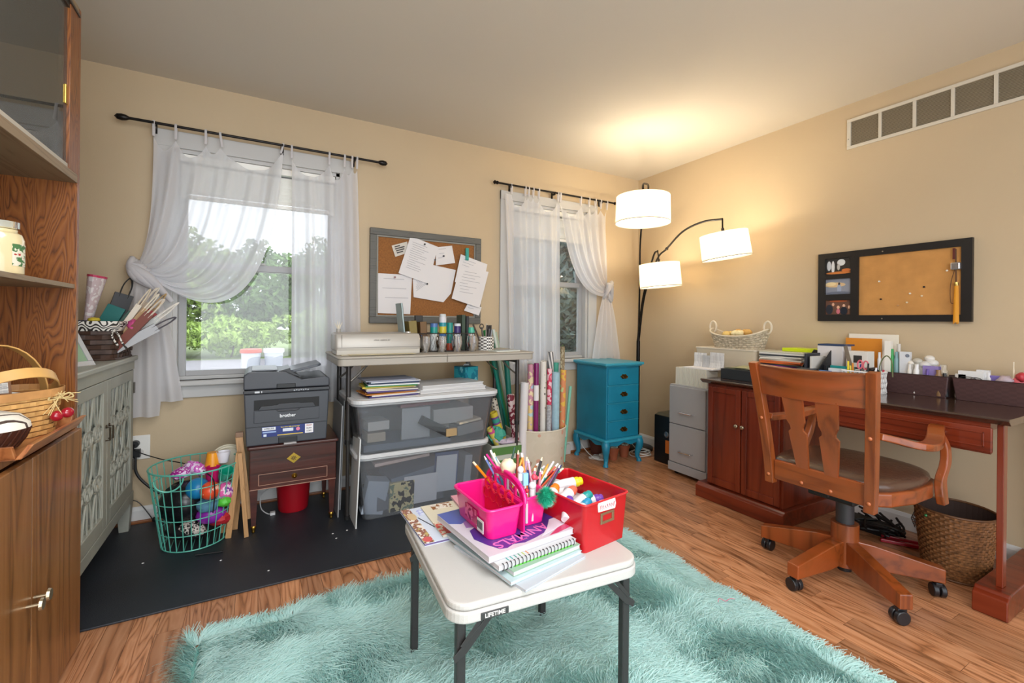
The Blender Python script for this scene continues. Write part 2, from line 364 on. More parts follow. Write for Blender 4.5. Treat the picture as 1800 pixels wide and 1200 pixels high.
# ------------------------------------------------------------------ floor: laminate strips running towards the window wall
subf = flat('#3a2416', .8)
M = MB(); M.box(L, R, F0, D, -.06, -.006); floor = struct('floor', M, subf)
plankm = wood('#b0764e', '#56321c', '#c8916a', axis='y', scale=1.35, rough=.3, rings=15, rnd=.30, stretch=11, coat=.15, bump=.03)
PWD = .079; rng = random.Random(3); lens = [.45, .6, .75, .9, 1.1]; pm = {}
for l_ in lens:
    for v_ in range(2):
        m_ = MB(); m_.box(.0006, PWD-.0006, .0006, l_-.0006, -.006, 0); o_ = m_.build('p', plankm); pm[l_, v_] = o_.data; bpy.data.objects.remove(o_)
planks = []
x = L; row = 0
while x < R-PWD*.6:
    y = F0-rng.random()*.8
    while y < D:
        l_ = rng.choice(lens); planks.append((x, y, l_)); y += l_
    x += PWD; row += 1
def uncovered(p):
    x, y, l_ = p; cx = x+PWD/2; cy = y+l_/2
    if not (-.62 < cx < 3.1): return -1
    if cx < 1.25 and cy > 2.25: return -1                       # under the mat
    if 0 < cx < 1.45 and cy < 1.3: return -1                     # under the rug
    d = cx*_st+cy*_ct
    if d < .35: return -1
    rr_ = (cx*_ct-cy*_st)/d
    if abs(rr_) > 1.45: return -1
    return 1/d**3
planks.sort(key=uncovered, reverse=True)
for p in planks[:300]:
    o_ = bpy.data.objects.new('floor_plank', pm[p[2], rng.randrange(2)]); C.objects.link(o_); o_.parent = floor; o_.location = (p[0], p[1], 0)
m_ = MB()
for p in planks[300:]: m_.box(p[0]+.0006, p[0]+PWD-.0006, p[1]+.0006, p[1]+p[2]-.0006, -.006, 0)
o_ = m_.build('floor_planks', plankm, floor, kind='stuff')
# ------------------------------------------------------------------ windows
def window(n, cas, op, mr, blind):
    x0, x1, z0, z1 = cas; a0, a1, b0, b1 = op
    e = bpy.data.objects.new('window_%d' % n, None); C.objects.link(e); e['kind'] = 'structure'; e.location = ((x0+x1)/2, D, z0)
    inv = Matrix.Translation(-Vector(e.location)); m = flat('#bdbcba', .5); ms = flat('#a3a3a4', .5)
    def bp(name, mb, mat, bevel=.003, parent=e): return mb.build(name, mat, parent, False, bevel, inv if parent is e else None)
    M = MB(); M.box(x0, a0, D-.018, D, z0+.05, z1); M.box(a1, x1, D-.018, D, z0+.05, z1); bp('side_casing', M, m)
    M = MB(); M.box(x0, x1, D-.022, D, b1, z1); bp('head_casing', M, m)
    M = MB(); M.box(x0-.03, x1+.03, D-.065, D+.06, z0+.035, z0+.06); bp('window_sill', M, m, .006)
    M = MB(); M.box(x0, x1, D-.02, D, z0-.035, z0+.035); bp('apron', M, m)
    M = MB(); M.box(a0, a0+.02, D, D+.12, b0, b1); M.box(a1-.02, a1, D, D+.12, b0, b1); M.box(a0, a1, D, D+.12, b1-.02, b1); M.box(a0, a1, D+.04, D+.12, b0, b0+.02); bp('jamb', M, m, 0)
    gl = glass('#ffffff', 0, .02)
    for nm, y, c0, c1 in (('lower_sash', D+.05, b0+.02, mr+.02), ('upper_sash', D+.085, mr-.02, b1-.02)):
        M = MB(); s_ = .035
        M.box(a0+.02, a0+.02+s_, y, y+.03, c0, c1); M.box(a1-.02-s_, a1-.02, y, y+.03, c0, c1)
        M.box(a0+.02+s_, a1-.02-s_, y, y+.03, c0, c0+(.03 if nm[0] == 'l' else .04)); M.box(a0+.02+s_, a1-.02-s_, y, y+.03, c1-.04, c1)
        sa = bp(nm, M, ms)
        M = MB(); M.box(a0+.05, a1-.05, y+.012, y+.016, c0+.03, c1-.03); M.build('pane', gl, sa)
    M = MB(); M.lathe(((a0+a1)/2, D+.062, mr+.02), [(.022, 0), (.02, .008), (.008, .014), (0, .015)], 12); bp('sash_lock', M, m, 0)
    # mini blind, half raised
    bl = Thing('window_blind', 'white mini blind half raised inside the %s window' % ('wide left' if n == 1 else 'narrow right'), 'blind', ((a0+a1)/2, D+.02, b1-.02), world=True)
    bm = flat('#f1efe8', .5)
    M = MB(); M.box(a0+.025, a1-.025, D+.008, D+.04, b1-.06, b1-.022); bl.part('headrail', M, bm, bevel=.002)
    z = b1-.085; k = 0
    while z > blind+.03:
        M = MB(); M.M = Matrix.Translation(((a0+a1)/2, D+.024, z)) @ Matrix.Rotation(-.75, 4, 'X'); hw = (a1-a0)/2-.03
        M.box(-hw, hw, -.0125, .0125, -.0006, .0006); bl.part('slat', M, bm); z -= .021 if k < 14 else .013; k += 1
    M = MB(); M.box(a0+.028, a1-.028, D+.01, D+.037, blind, blind+.022); bl.part('bottom_rail', M, bm, bevel=.003)
window(1, (-.51, .535, .70, 2.15), W1, 1.42, 1.79)
window(2, (1.63, 2.59, .74, 2.13), W2, 1.43, 1.79)
# ------------------------------------------------------------------ outside
M = MB(); M.box(-60, 60, D+T, 90, -.9, -.85); o_ = struct('ground', M, flat('#7d8f52', .9, var=.3, vscale=.6))
M = MB(); M.box(-60, 60, 9, 25, -.85, -.83); struct('road', M, flat('#8f8b90', .85, var=.08, vscale=1))
leafm = []
for i, (c1, c2, c3) in enumerate((('#6f9440', '#93ad52', '#d8e48e'), ('#3d5a2a', '#5f7f3a', '#b5cf6c'), ('#4b6a3a', '#6d8a4a', '#c9d890'))):
    leafm.append(flat(c2, .6, var=.45, vscale=1.2))
def tree(x, y, h, r, mat, label, n=900, seed=0, leaf=.13, trunk=.12, zb=-.7):
    rg = np.random.RandomState(seed); t = Thing('leafy_tree', label, 'tree', (x, y, zb), group=None)
    M = MB(); M.tube(spline([(0, 0, 0), (.1, 0, h*.3), (-.05, .05, h*.6), (0, 0, h*.85)], 4), [trunk*(1-.8*i/12) for i in range(13)], 8); t.part('trunk', M, flat('#5b4a3a', .9, bump=.5, bscale=20))
    c = rg.normal(size=(n, 3)); c /= np.linalg.norm(c, axis=1)[:, None]; rad = (.55+.45*rg.rand(n))*(1+.25*np.sin(c[:, 0]*5+seed)*np.cos(c[:, 2]*6))
    P = c*rad[:, None]*np.array([r, r*.8, h*.42])+np.array([0, 0, h*.55]); P[:, 2] = np.maximum(P[:, 2], .1)
    vs = []; fs = []
    for p in P:
        a, b_ = rg.normal(size=3), rg.normal(size=3); a /= np.linalg.norm(a); b_ -= a*a.dot(b_); b_ /= np.linalg.norm(b_); s_ = leaf*(.6+.8*rg.rand()); o = len(vs)
        nn = np.cross(a, b_)*s_*.25
        vs += [p-a*s_, p+b_*s_*.5+nn, p+a*s_, p-b_*s_*.5+nn]; fs.append((o, o+1, o+2, o+3))
    M = MB(); M.add(vs, fs); t.part('foliage', M, mat, kind='stuff')
    return t
tl = ['bright leafy tree outside the wide window, nearest its left jamb', 'tall yellow green tree beyond the road, behind the gap of the curtains', 'darker green tree beyond the road, above the waste bins', 'broad tree outside, behind the right curtain of the wide window', 'far left tree outside, behind the gathered curtain', 'tree at far right outside the wide window']
for i, (x, y, h, r) in enumerate([(-4.6, 30, 7.2, 3.0), (-.4, 31, 6.4, 2.8), (3.6, 32, 6.9, 2.9), (8.0, 31, 8.0, 3.4), (-9.6, 31, 8.4, 3.6), (13.5, 33, 8.6, 3.8)]):
    tree(x, y, h, r, leafm[(0, 1, 2, 1, 2, 0)[i]], tl[i], 5200, i, .2, .2, -.85)
for i, (x, y, h, r) in enumerate([(-5.5, 26.8, 2.4, 2.4), (-1.2, 26.6, 2.0, 2.4), (3.4, 27, 2.6, 2.6), (8.2, 26.8, 2.4, 2.6)]):
    tree(x, y, h, r, leafm[0], ['low roadside shrub at the left of the view outside', 'low roadside shrub beneath the yellow green tree', 'low roadside shrub behind the two waste bins', 'low roadside shrub hidden by the hanging curtain'][i], 3000, 20+i, .13, .04, -.85)
dkl = flat('#55665f', .35, var=.4, vscale=6)
tree(3.9, 5.2, 3.9, 1.35, dkl, 'glossy dark shrub close outside the narrow window', 9000, 31, .075, .05, -.85)
tree(5.0, 7.2, 4.4, 1.6, leafm[1], 'tall green bush behind the glossy dark shrub', 6000, 33, .10, .05, -.85)
tree(2.6, 5.6, 1.6, .8, leafm[1], 'low pale leaved bush below the narrow window', 2600, 32, .05, .04)
for i, (u, c, lb) in enumerate(((441, '#c2503e', 'white waste bin with a red lid on the driveway outside'), (481, '#e8ecee', 'white waste bin with a white lid on the driveway outside'))):
    p = atY(u, 648, 15.2); t = Thing('waste_bin', lb, 'bin', (p.x, 15.2, -.83))
    M = MB(); M.prism(rr(-.15, .15, -.15, .15, .04), .0, .02); M.v = []; M.f = []; M.mi = []
    M.lathe((0, 0, 0), [(.2, 0), (.21, .1), (.25, .92), (.26, .94)], 16); t.part('body', M, flat('#cfd2d8', .4), smooth=True)
    M = MB(); M.lathe((0, 0, .94), [(.28, 0), (.285, .04), (.27, .11), (.02, .13)], 16); t.part('lid', M, flat(c, .4), smooth=True)
# ================================================================== MAT + RUG
M = MB(); M.prism(rr(L+.03, 1.30, 2.13, D-.04, .01), .0005, .009)
single('floor_mat', M, flat('#262a31', .42, bump=.25, bscale=350, var=.25, vscale=3), 'black rubber floor mat along the window wall', 'mat', bevel=.003)
for i, (u, v) in enumerate(((251, 990), (388, 985), (591, 946), (585, 938), (472, 1003), (610, 932))):
    p = atZ(u, v, .01); M = MB(); M.ball((0, 0, 0), .004, 6, 1.3, .8, .5, 5)
    single('lint_speck', M, flat('#d8d8d8', .8), ['tiny white speck on the mat in front of the sideboard', 'tiny white speck on the mat below the wire basket', 'tiny white speck on the mat right of the mahogany stand, upper', 'tiny white speck on the mat right of the mahogany stand, left', 'tiny white speck near the front edge of the mat, middle', 'tiny white speck on the mat nearest the storage bins'][i], 'lint', (p.x, p.y, .0112), group='white specks on the black mat')
# ================================================================== HUTCH
hw = wood('#7c451a', '#2a1206', '#8f5625', axis='z', scale=1.7, rough=.42, rings=30, dist=6, stretch=9, coat=.2)
hwd = wood('#86562a', '#533217', '#976437', axis='z', scale=1.1, rough=.4, rings=8, stretch=12, coat=.2, key='d')
hwf = wood('#8f7a60', '#6d5a45', axis='y', scale=2, rough=.5, rings=6)
hut = Thing('china_hutch', 'tall brown wooden hutch with sliding glass doors at the left edge', 'hutch', (-.75, 1.45, 0), world=True)
HX, Y1 = -.53, 2.04; HB = -.97; Y0 = .62
M = MB(); M.box(HB, HX, Y1-.02, Y1, 0, 2.14); hut.part('side_panel', M, hw, bevel=.001)
M = MB(); M.box(HB, HX, Y0, Y0+.02, 0, 2.14); hut.part('side_panel', M, hw, bevel=.001)
M = MB(); M.box(HB-.012, HB, Y0, Y1, 0, 2.14); hut.part('back_panel', M, hw)
M = MB(); M.box(HB, HX, Y0+.02, Y1-.02, 2.12, 2.14); hut.part('top_panel', M, hwf)
M = MB(); M.box(HB, HX, Y0+.02, Y1-.02, 1.558, 1.586); hut.part('cabinet_floor', M, [hwf], bevel=.001)
M = MB(); M.box(HB, HX-.004, Y0+.02, Y1-.02, 1.208, 1.222); hut.part('shelf', M, hwf, bevel=.001)
M = MB(); M.box(HB, HX, Y0+.02, Y1-.02, .75, .77); hut.part('counter', M, hwd, bevel=.002)
M = MB(); M.box(HX-.022, HX, 1.945, Y1-.02, 1.586, 2.12); hut.part('stile', M, hw, bevel=.001)
M = MB(); M.box(HX-.045, HX-.002, Y0+.02, Y1-.02, 2.095, 2.12); M.box(HX-.03, HX+.004, Y0+.02, Y1-.02, 2.108, 2.116); hut.part('door_track', M, flat('#4a4038', .3, metal=.6))
M = MB(); M.box(HX-.045, HX-.004, Y0+.02, 1.945, 1.586, 1.60); hut.part('bottom_track', M, flat('#b9b2a4', .4))
gm = glass('#d6d2c6', .01, .10)
M = MB(); M.box(HX-.012, HX-.008, 1.25, 1.95, 1.60, 2.10); gd = hut.part('glass_door', M, gm)
M = MB(); M.box(HX-.009, HX-.004, 1.925, 1.945, 1.785, 1.845); M.build('finger_pull', flat('#c9a94e', .25, metal=1), gd, False, .0015)
M = MB(); M.box(HX-.012, HX-.008, 1.2455, 1.2495, 1.60, 2.10); M.build('glass_edge', flat('#9fb3a8', .2), gd)
M = MB(); M.box(HX-.032, HX-.028, .66, 1.672, 1.60, 2.10); gd = hut.part('glass_door', M, gm)
M = MB(); M.box(HX-.0325, HX-.0275, 1.668, 1.674, 1.60, 2.10); M.build('glass_edge', flat('#cfd8cf', .2), gd)
for y0, y1 in ((1.645, 2.018), (1.24, 1.64), (.83, 1.235)):
    M = MB(); M.box(HX, HX+.018, y0, y1, .03, .745); dr = hut.part('door', M, hwd, bevel=.003)
    ky = y0+.012 if y0 > 1.5 else y1-.03
    M = MB(); M.cyl((HX+.018, ky, .372), (HX+.045, ky, .372), .004, n=8); M.cyl((HX+.045, ky, .372), (HX+.051, ky, .372), .016, .014, 14); M.build('knob', flat('#b9a98c', .3, metal=.8), dr)
M = MB(); M.box(HB, HX-.01, Y0+.02, Y1-.02, .0, .03); hut.part('plinth', M, hwd)
# things in the hutch
t = Thing('candle_jar', 'jar candle with cream wax and a green label on the hutch shelf', 'candle', (-.605, 1.71, 1.2225))
M = MB(); M.lathe((0, 0, 0), [(.045, 0), (.05, .006), (.05, .095), (.045, .11), (.036, .116), (.037, .122)], 24); t.part('jar', M, flat('#e6d6a8', .15, coat=.6), smooth=True)
M = MB(); M.lathe((0, 0, .1225), [(.036, 0), (.041, .003), (.041, .02), (.03, .022), (.0, .022)], 24); t.part('lid', M, glass('#e9ead9', .05, .45), smooth=True)
M = MB(); M.grid(lambda u, v: (.0506*math.cos(-.7+u*1.2), .0506*math.sin(-.7+u*1.2), .025+.058*v), 10, 3); t.part('label', M, pattern('blobs', '#4d7a4a', '#e8e2cf', '#b5322e', 60), label='green, cream and red paper label')
for nm, x, y, f in (('glass_plate', -.72, 1.66, 0), ('glass_plate', -.80, 1.83, 1)):
    t = Thing(nm, ['clear glass plate standing upright behind the left sliding door', 'round crystal platter near the top corner of the glass cabinet'][f], 'plate', (x, y, 1.70 if not f else 2.02), rot=(0, PI/2-.15, 0))
    M = MB(); M.lathe((0, 0, 0), [(.0, 0), (.05, 0), (.08, .008), (.082, .008), (.052, -.004), (0, -.004)], 28); t.part('plate_body', M, glass('#ffffff', .02, .3), smooth=True)
    M = MB(); M.M = Matrix.Rotation(0, 4, 'Z'); M.box(-.0, .012, -.03, .03, -.03, .0); t.part('stand', M, glass('#ffffff', .02, .2))
M = MB(); M.box(-.07, .07, -.08, .08, 0, .115); single('white_box', M, flat('#e8e8e4', .5), 'white cardboard box behind the glass, lower left corner', 'box', (-.640, 1.675, 1.601), .05, bevel=.002)
# wooden serving tray
tw = wood('#b06b3e', '#7a3f20', '#c98a58', axis='y', scale=1.5, rough=.35, rings=8, coat=.2)
t = Thing('serving_tray', 'reddish wooden serving tray overhanging the hutch counter', 'tray', (-.70, 1.69, .7705), world=True)
M = MB(); M.box(-.90, -.50, 1.52, 1.86, .7705, .779); t.part('tray_base', M, tw)
for a, b in (((-.50, 1.50), (-.50, 1.88)), ((-.92, 1.86), (-.50, 1.86)), ((-.92, 1.52), (-.50, 1.52)), ((-.90, 1.50), (-.90, 1.88))):
    M = MB(); a_ = Vector((*a, .775)); b_ = Vector((*b, .775)); n_ = Vector((b[1]-a[1], -(b[0]-a[0]), 0)).normalized()
    if n_.dot((a_+b_)/2-Vector((-.70, 1.69, .775))) < 0: n_ = -n_
    o_ = n_*.022+Vector((0, 0, .034)); k_ = n_*.012
    M.add([a_, b_, b_+k_, a_+k_, a_+o_, b_+o_, b_+o_+k_, a_+o_+k_], [(0, 1, 2, 3), (7, 6, 5, 4), (0, 4, 5, 1), (3, 2, 6, 7), (0, 3, 7, 4), (1, 5, 6, 2)]); t.part('tray_side', M, tw, bevel=.002)
# picnic basket
bw = flat('#d8a866', .6, var=.2, vscale=40); bk = Thing('picnic_basket', 'oval splint basket with two bent wood handles on the wooden tray', 'basket', (-.635, 1.775, .7795), .85)
def woven(M, prof, n=44, rows=7, a=.15, b=.1, amp=.003, sq=2.6, z0=0):
    """over and under splints on a rounded tapered basket"""
    def P(ang, z, off):
        k = prof(z); c, s = math.cos(ang), math.sin(ang); r = (abs(c)**sq+abs(s)**sq)**(-1/sq)
        return ((a*k+off)*c*r, (b*k+off)*s*r, z)
    return P
def weave_mesh(M, P, zs, n, amp, w=.8):
    rows = len(zs)-1
    for j in range(rows):
        z0, z1 = zs[j], zs[j+1]; g = (z1-z0)*(1-w)/2
        for i in range(n):
            off = amp if (i+j) % 2 else -amp*.3
            a0, a1 = 2*PI*i/n, 2*PI*(i+1)/n; q = (a1-a0)*.04
            pts = [P(a0-q, z0+g, off*.2), P((a0+a1)/2, z0+g, off), P(a1+q, z0+g, off*.2), P(a1+q, z1-g, off*.2), P((a0+a1)/2, z1-g, off), P(a0-q, z1-g, off*.2)]
            M.add(pts, [(0, 1, 4, 5), (1, 2, 3, 4)])
P = woven(None, lambda z: .88+.12*z/.12, a=.135, b=.105)
M = MB(); weave_mesh(M, P, [i*.115/8 for i in range(9)], 40, .003); bk.part('woven_side', M, [bw], solid=.0015, kind='stuff')
M = MB(); M.grid(lambda u, v: P(u*2*PI, .002+v*.11, -.003), 40, 2); M.add([P(2*PI*i/40, .003, -.002) for i in range(40)], [tuple(range(40))]); bk.part('lining', M, flat('#a87440', .8))
M = MB(); M.tube([P(2*PI*i/40, .118, .004) for i in range(40)], .001, 4, closed=True)
M.v = []; M.f = []; M.mi = []
M.grid(lambda u, v: P(u*2*PI, .108+v*.022, .005), 40, 1); bk.part('rim_band', M, flat('#c9935a', .5, var=.15, vscale=20), solid=.003)
for s, (lean, nm) in enumerate(((0, 0), (-1.0, 1))):
    pts = [Vector((.118*math.cos(a), -.095 if False else 0, .10+.155*math.sin(a))) for a in [PI*i/16 for i in range(17)]]
    Rm = Matrix.Rotation(PI/2, 3, 'Z') if False else Matrix.Identity(3)
    pts = [Vector((p.x, p.y-.0, p.z)) for p in pts]
    if lean: pts = [Vector((p.x*1.05, (p.z-.10)*math.sin(lean), .10+(p.z-.10)*math.cos(lean))) for p in pts]
    M = MB(); M.ribbon(pts, .030, .004, (0, 1, 0) if not lean else (0, math.cos(lean), -math.sin(lean))); bk.part('handle', M, flat('#d9a862', .45, var=.1, vscale=10), smooth=True, bevel=.001)
rf = flat('#dcc38a', .7); M = MB(); q = Vector((.095, -.09, .10))
for k in range(10):
    a = PI*(.1+.8*k/9)+PI; M.tube(spline([q, q+Vector((.018*math.cos(a*1.7), -.008, .018*math.sin(a*1.7))), q+Vector((.045*math.cos(k), -.006-.002*k % 3, .03*math.sin(k*1.3)-.02))], 4), .0011, 4)
for sx in (-1, 1): M.tube(spline([q, q+Vector((.02*sx, -.008, .012)), q+Vector((.03*sx, -.008, -.002)), q], 4), .0022, 5)
bk.part('raffia_bow', M, rf, kind='stuff')
for k, (dx, dz) in enumerate(((-.012, -.05), (.014, -.045))):
    M = MB(); M.ball(q+Vector((dx, -.012, dz)), .016, 14, 1, .8, .95); bk.part('wooden_apple', M, flat('#a3172a', .2, coat=.5), smooth=True)
t = Thing('framed_tag', 'small wood-framed verse sign lying in the splint basket', 'sign', (-.655, 1.755, .912), rot=(.9, 0, .42))
M = MB(); M.box(-.06, .06, -.022, .022, 0, .006); t.part('frame', M, flat('#8c6448', .6), bevel=.001)
M = MB(); M.box(-.054, .054, -.017, .017, .006, .007); t.part('card', M, pattern('text', '#f0ede6', '#8a8a90', scale=60, thr=-.2))
for k, (dx, dy, c, s_) in enumerate(((-.055, .02, '#3f8a3a', .02), (.05, .03, '#e9e4da', .026), (-.02, .04, '#a8835c', .03), (.06, -.01, '#efe6d8', .018))):
    M = MB(); M.ball((0, 0, 0), s_, 10, 1.3, .9, .6, 6, jit=.12)
    single('potpourri_bundle', M, flat(c, .8, bump=.5, bscale=60), ['green leafy bundle in the splint basket', 'cream cloth bundle at the right of the splint basket', 'brown dried bundle in the splint basket', 'pale ribbon bundle by the basket handle'][k], 'ornament', (-.655+dx, 1.77+dy, .885))
t = Thing('casserole_dish', 'brown ribbed casserole dish with a cream striped lid on the tray', 'dish', (-.585, 1.600, .7795))
M = MB(); pr = [(.045, 0), (.055, .004), (.07, .03), (.078, .055), (.074, .055), (.066, .03), (.05, .008), (0, .008)]
M.lathe((0, 0, 0), pr, 28)
for i in range(28):
    a = 2*PI*i/28; M.tube([(.0565*math.cos(a), .0565*math.sin(a), .006), (.0715*math.cos(a+.12), .0715*math.sin(a+.12), .03), (.079*math.cos(a+.25), .079*math.sin(a+.25), .054)], .0022, 4)
t.part('dish_body', M, flat('#4a2a20', .3, coat=.4), smooth=True)
M = MB(); M.lathe((0, 0, .055), [(.080, 0), (.078, .012), (.06, .032), (.03, .042), (0, .045)], 28); t.part('lid', M, pattern('stripes', '#4a3a34', '#efe8da', scale=14, thr=.12, rot=(0, 0, .7)), smooth=True)
# ================================================================== GREY SIDEBOARD
gp = flat('#9b9b90', .5, var=.1, vscale=6, bump=.05); gx = -.567
sb = Thing('sideboard', 'grey painted sideboard with fretwork mirror doors beyond the hutch', 'sideboard', (-.77, 2.56, 0), world=True)
sy0, sy1 = 2.085, 3.045
M = MB(); M.box(-.98, gx-.02, sy0, sy1, .16, .89); sb.part('body', M, gp, bevel=.003)
M = MB(); M.box(-.99, gx+.012, sy0-.02, sy1+.015, .89, .915); sb.part('top', M, flat('#a3a399', .45), bevel=.006)
M = MB(); M.box(gx-.02, gx, sy0, sy1, .845, .89); sb.part('top_rail', M, gp, bevel=.002)
M = MB(); M.box(gx-.02, gx, sy0, sy1, .155, .205); sb.part('bottom_rail', M, gp, bevel=.002)
for y in (sy0+.03, sy1-.03):
    for x in (-.95, gx-.03):
        M = MB(); M.add([(x+a*w_/2, y+b*w_/2, z) for z, w_ in ((0.009, .04), (.16, .058)) for a, b in ((-1, -1), (1, -1), (1, 1), (-1, 1))], [(3, 2, 1, 0), (4, 5, 6, 7), (0, 1, 5, 4), (1, 2, 6, 5), (2, 3, 7, 6), (3, 0, 4, 7)]); sb.part('leg', M, gp, bevel=.002)
for k, (y0, y1) in enumerate(((sy0+.02, 2.558), (2.562, sy1-.02))):
    M = MB(); s_ = .05; zz0, zz1 = .208, .842; x0, x1 = gx-.02, gx-.001
    M.box(x0, x1, y0, y0+s_, zz0, zz1); M.box(x0, x1, y1-s_, y1, zz0, zz1); M.box(x0, x1, y0+s_, y1-s_, zz0, zz0+.06); M.box(x0, x1, y0+s_, y1-s_, zz1-s_, zz1)
    dr = sb.part('door', M, gp, bevel=.003)
    M = MB(); M.box(gx-.019, gx-.016, y0+s_, y1-s_, zz0+.06, zz1-s_); M.build('mirror_panel', flat('#b4bab6', .15, metal=.7), dr)
    M = MB(); a0, a1, b0, b1 = y0+s_, y1-s_, zz0+.06, zz1-s_; pw = (a1-a0)/3; hh = (b1-b0); x_ = gx-.008
    def strip(pts): M.ribbon(pts, .007, .009, (0, 0, 0) if False else (1, 0, 0))
    for c in range(3):
        yc = a0+pw*(c+.5)
        for (z0, z1, kind) in ((b0, b0+hh*.3, 1), (b0+hh*.3, b0+hh*.7, 0), (b0+hh*.7, b1, 2)):
            for sg in (-1, 1):
                pts = []
                for i in range(13):
                    q = i/12; ph = PI*q if kind == 0 else (PI/2+PI/2*q if kind == 1 else PI/2*q)
                    pts.append((x_, yc+sg*pw*.46*math.sin(ph), z0+(z1-z0)*q))
                M.tube(pts, .0042, 6)
        for zc in (b0+hh*.3, b0+hh*.7):
            M.tube([(x_, yc+pw*.26*math.cos(a), zc+pw*.26*math.sin(a)) for a in [2*PI*i/12 for i in range(12)]], .0042, 6, closed=True)
            M.tube([(x_, yc+pw*.5*math.cos(a), zc+.0+.034*math.sin(a)) for a in [2*PI*i/12 for i in range(12)]], .0042, 6, closed=True)
        M.tube([(x_, yc, b0), (x_, yc, b0+hh*.24)], .003, 5); M.tube([(x_, yc, b1-hh*.24), (x_, yc, b1)], .003, 5)
    M.build('fretwork', gp, dr)
    hy = y1-.02 if k == 0 else y0+.02
    M = MB(); M.tube([(gx-.001, hy, .64), (gx+.014, hy, .64), (gx+.014, hy, .585), (gx-.001, hy, .585)], .0035, 6); M.cyl((gx, hy, .645), (gx+.004, hy, .645), .007, n=8); M.build('handle', flat('#4f4438', .35, metal=.8), dr)
    hy = y0+.003 if k == 0 else y1
    for hz in (.72, .32): M = MB(); M.cyl((gx+.001, hy, hz), (gx+.001, hy, hz+.055), .005, n=8); M.build('hinge', flat('#55504a', .4, metal=.7), dr)
# photo frame on the sideboard, tilted back
t = Thing('picture_frame', 'silver picture frame leaning on the sideboard beside the hutch', 'picture frame', atZ(169, 641, .9155)-Vector((.1*math.cos(1.05), .1*math.sin(1.05), 0)), rot=(0, 0, 1.05))
M = MB(); M.M = Matrix.Rotation(-.52, 4, 'X')
M.box(-.1, .1, 0, .014, 0, .022); M.box(-.1, .1, 0, .014, .218, .24); M.box(-.1, -.078, 0, .014, .022, .218); M.box(.078, .1, 0, .014, .022, .218); t.part('frame', M, flat('#d6d8da', .25, metal=.5), bevel=.002)
M = MB(); M.M = Matrix.Rotation(-.52, 4, 'X'); M.box(-.079, .079, .004, .008, .021, .219); t.part('photo', M, pattern('blobs', '#8fae8e', '#c4d2c0', '#5f7a5c', 9, rough=.15))
M = MB(); M.bar((0, .105, .17), (0, .15, .0), .03, .004); t.part('easel_back', M, flat('#303030', .7))
# dark wicker basket with printed liner
wb = Thing('wicker_basket', 'dark brown wicker basket with a black and white scroll liner on the sideboard', 'basket', (-.765, 2.865, .9155), -.02)
P = woven(None, lambda z: .92+.08*z/.17, a=.205, b=.175, sq=7)
wd = flat('#4b352a', .5, var=.35, vscale=25)
M = MB(); weave_mesh(M, P, [.005+i*.135/6 for i in range(7)], 44, .006, .86); wb.part('woven_side', M, wd, solid=.003, kind='stuff')
M = MB(); M.grid(lambda u, v: P(u*2*PI, .004+v*.15, -.006), 44, 1); M.add([P(2*PI*i/44, .004, -.006) for i in range(44)], [tuple(range(44))]); wb.part('inner_shell', M, flat('#2e221c', .8))
M = MB(); M.tube([P(2*PI*i/44, .003, .006) for i in range(44)], .006, 6, closed=True); wb.part('foot_braid', M, wd)
M = MB(); M.grid(lambda u, v: P(u*2*PI, .135+v*.045, .009+.004*math.sin(u*60)+.004*math.sin(v*PI)), 60, 4); M.grid(lambda u, v: P(u*2*PI, .18-v*.05, .004-v*.012), 44, 2); wb.part('cloth_liner', M, pattern('swirl', '#e8e4dc', '#2b2724', scale=24), smooth=True)
M = MB(); p0 = Vector((.19, -.172, .14)); M.tube(spline([p0, p0+Vector((.02, -.012, -.02)), p0+Vector((.035, -.012, -.06)), p0+Vector((.05, -.01, -.085))], 4), [.004]*12+[.0055], 6); M.tube(spline([p0, p0+Vector((.0, -.02, -.03)), p0+Vector((.02, -.02, -.07))], 4), .004, 6); wb.part('liner_tie', M, pattern('swirl', '#e8e4dc', '#2b2724', scale=30))
def giftbag(nm, label, c, x, y, h, wd_, lean, yawz, mat=None, cat='gift bag', handle=None, z=.99):
    t = Thing(nm, label, cat, (x, y, z), rot=(lean[0], lean[1], yawz))
    m = mat or flat(c, .5); M = MB(); dp = .018
    M.add([(-wd_/2, -dp, -.05), (wd_/2, -dp, -.05), (wd_/2, dp, -.05), (-wd_/2, dp, -.05), (-wd_/2*1.1, -dp*.6, h), (wd_/2*1.1, -dp*.6, h), (wd_/2*1.1, dp*.6, h), (-wd_/2*1.1, dp*.6, h)], [(3, 2, 1, 0), (0, 1, 5, 4), (1, 2, 6, 5), (2, 3, 7, 6), (3, 0, 4, 7)])
    t.part('bag_body', M, m, bevel=.001)
    if handle:
        for s_ in (-1, 1):
            M = MB(); M.tube(spline([(-wd_*.25, dp*.5*s_, h-.02), (-wd_*.24, dp*.5*s_, h+.05), (0, dp*s_, h+.09), (wd_*.24, dp*.5*s_, h+.05), (wd_*.25, dp*.5*s_, h-.02)], 4), .0028, 6); t.part('bag_handle', M, flat(handle, .7))
    return t
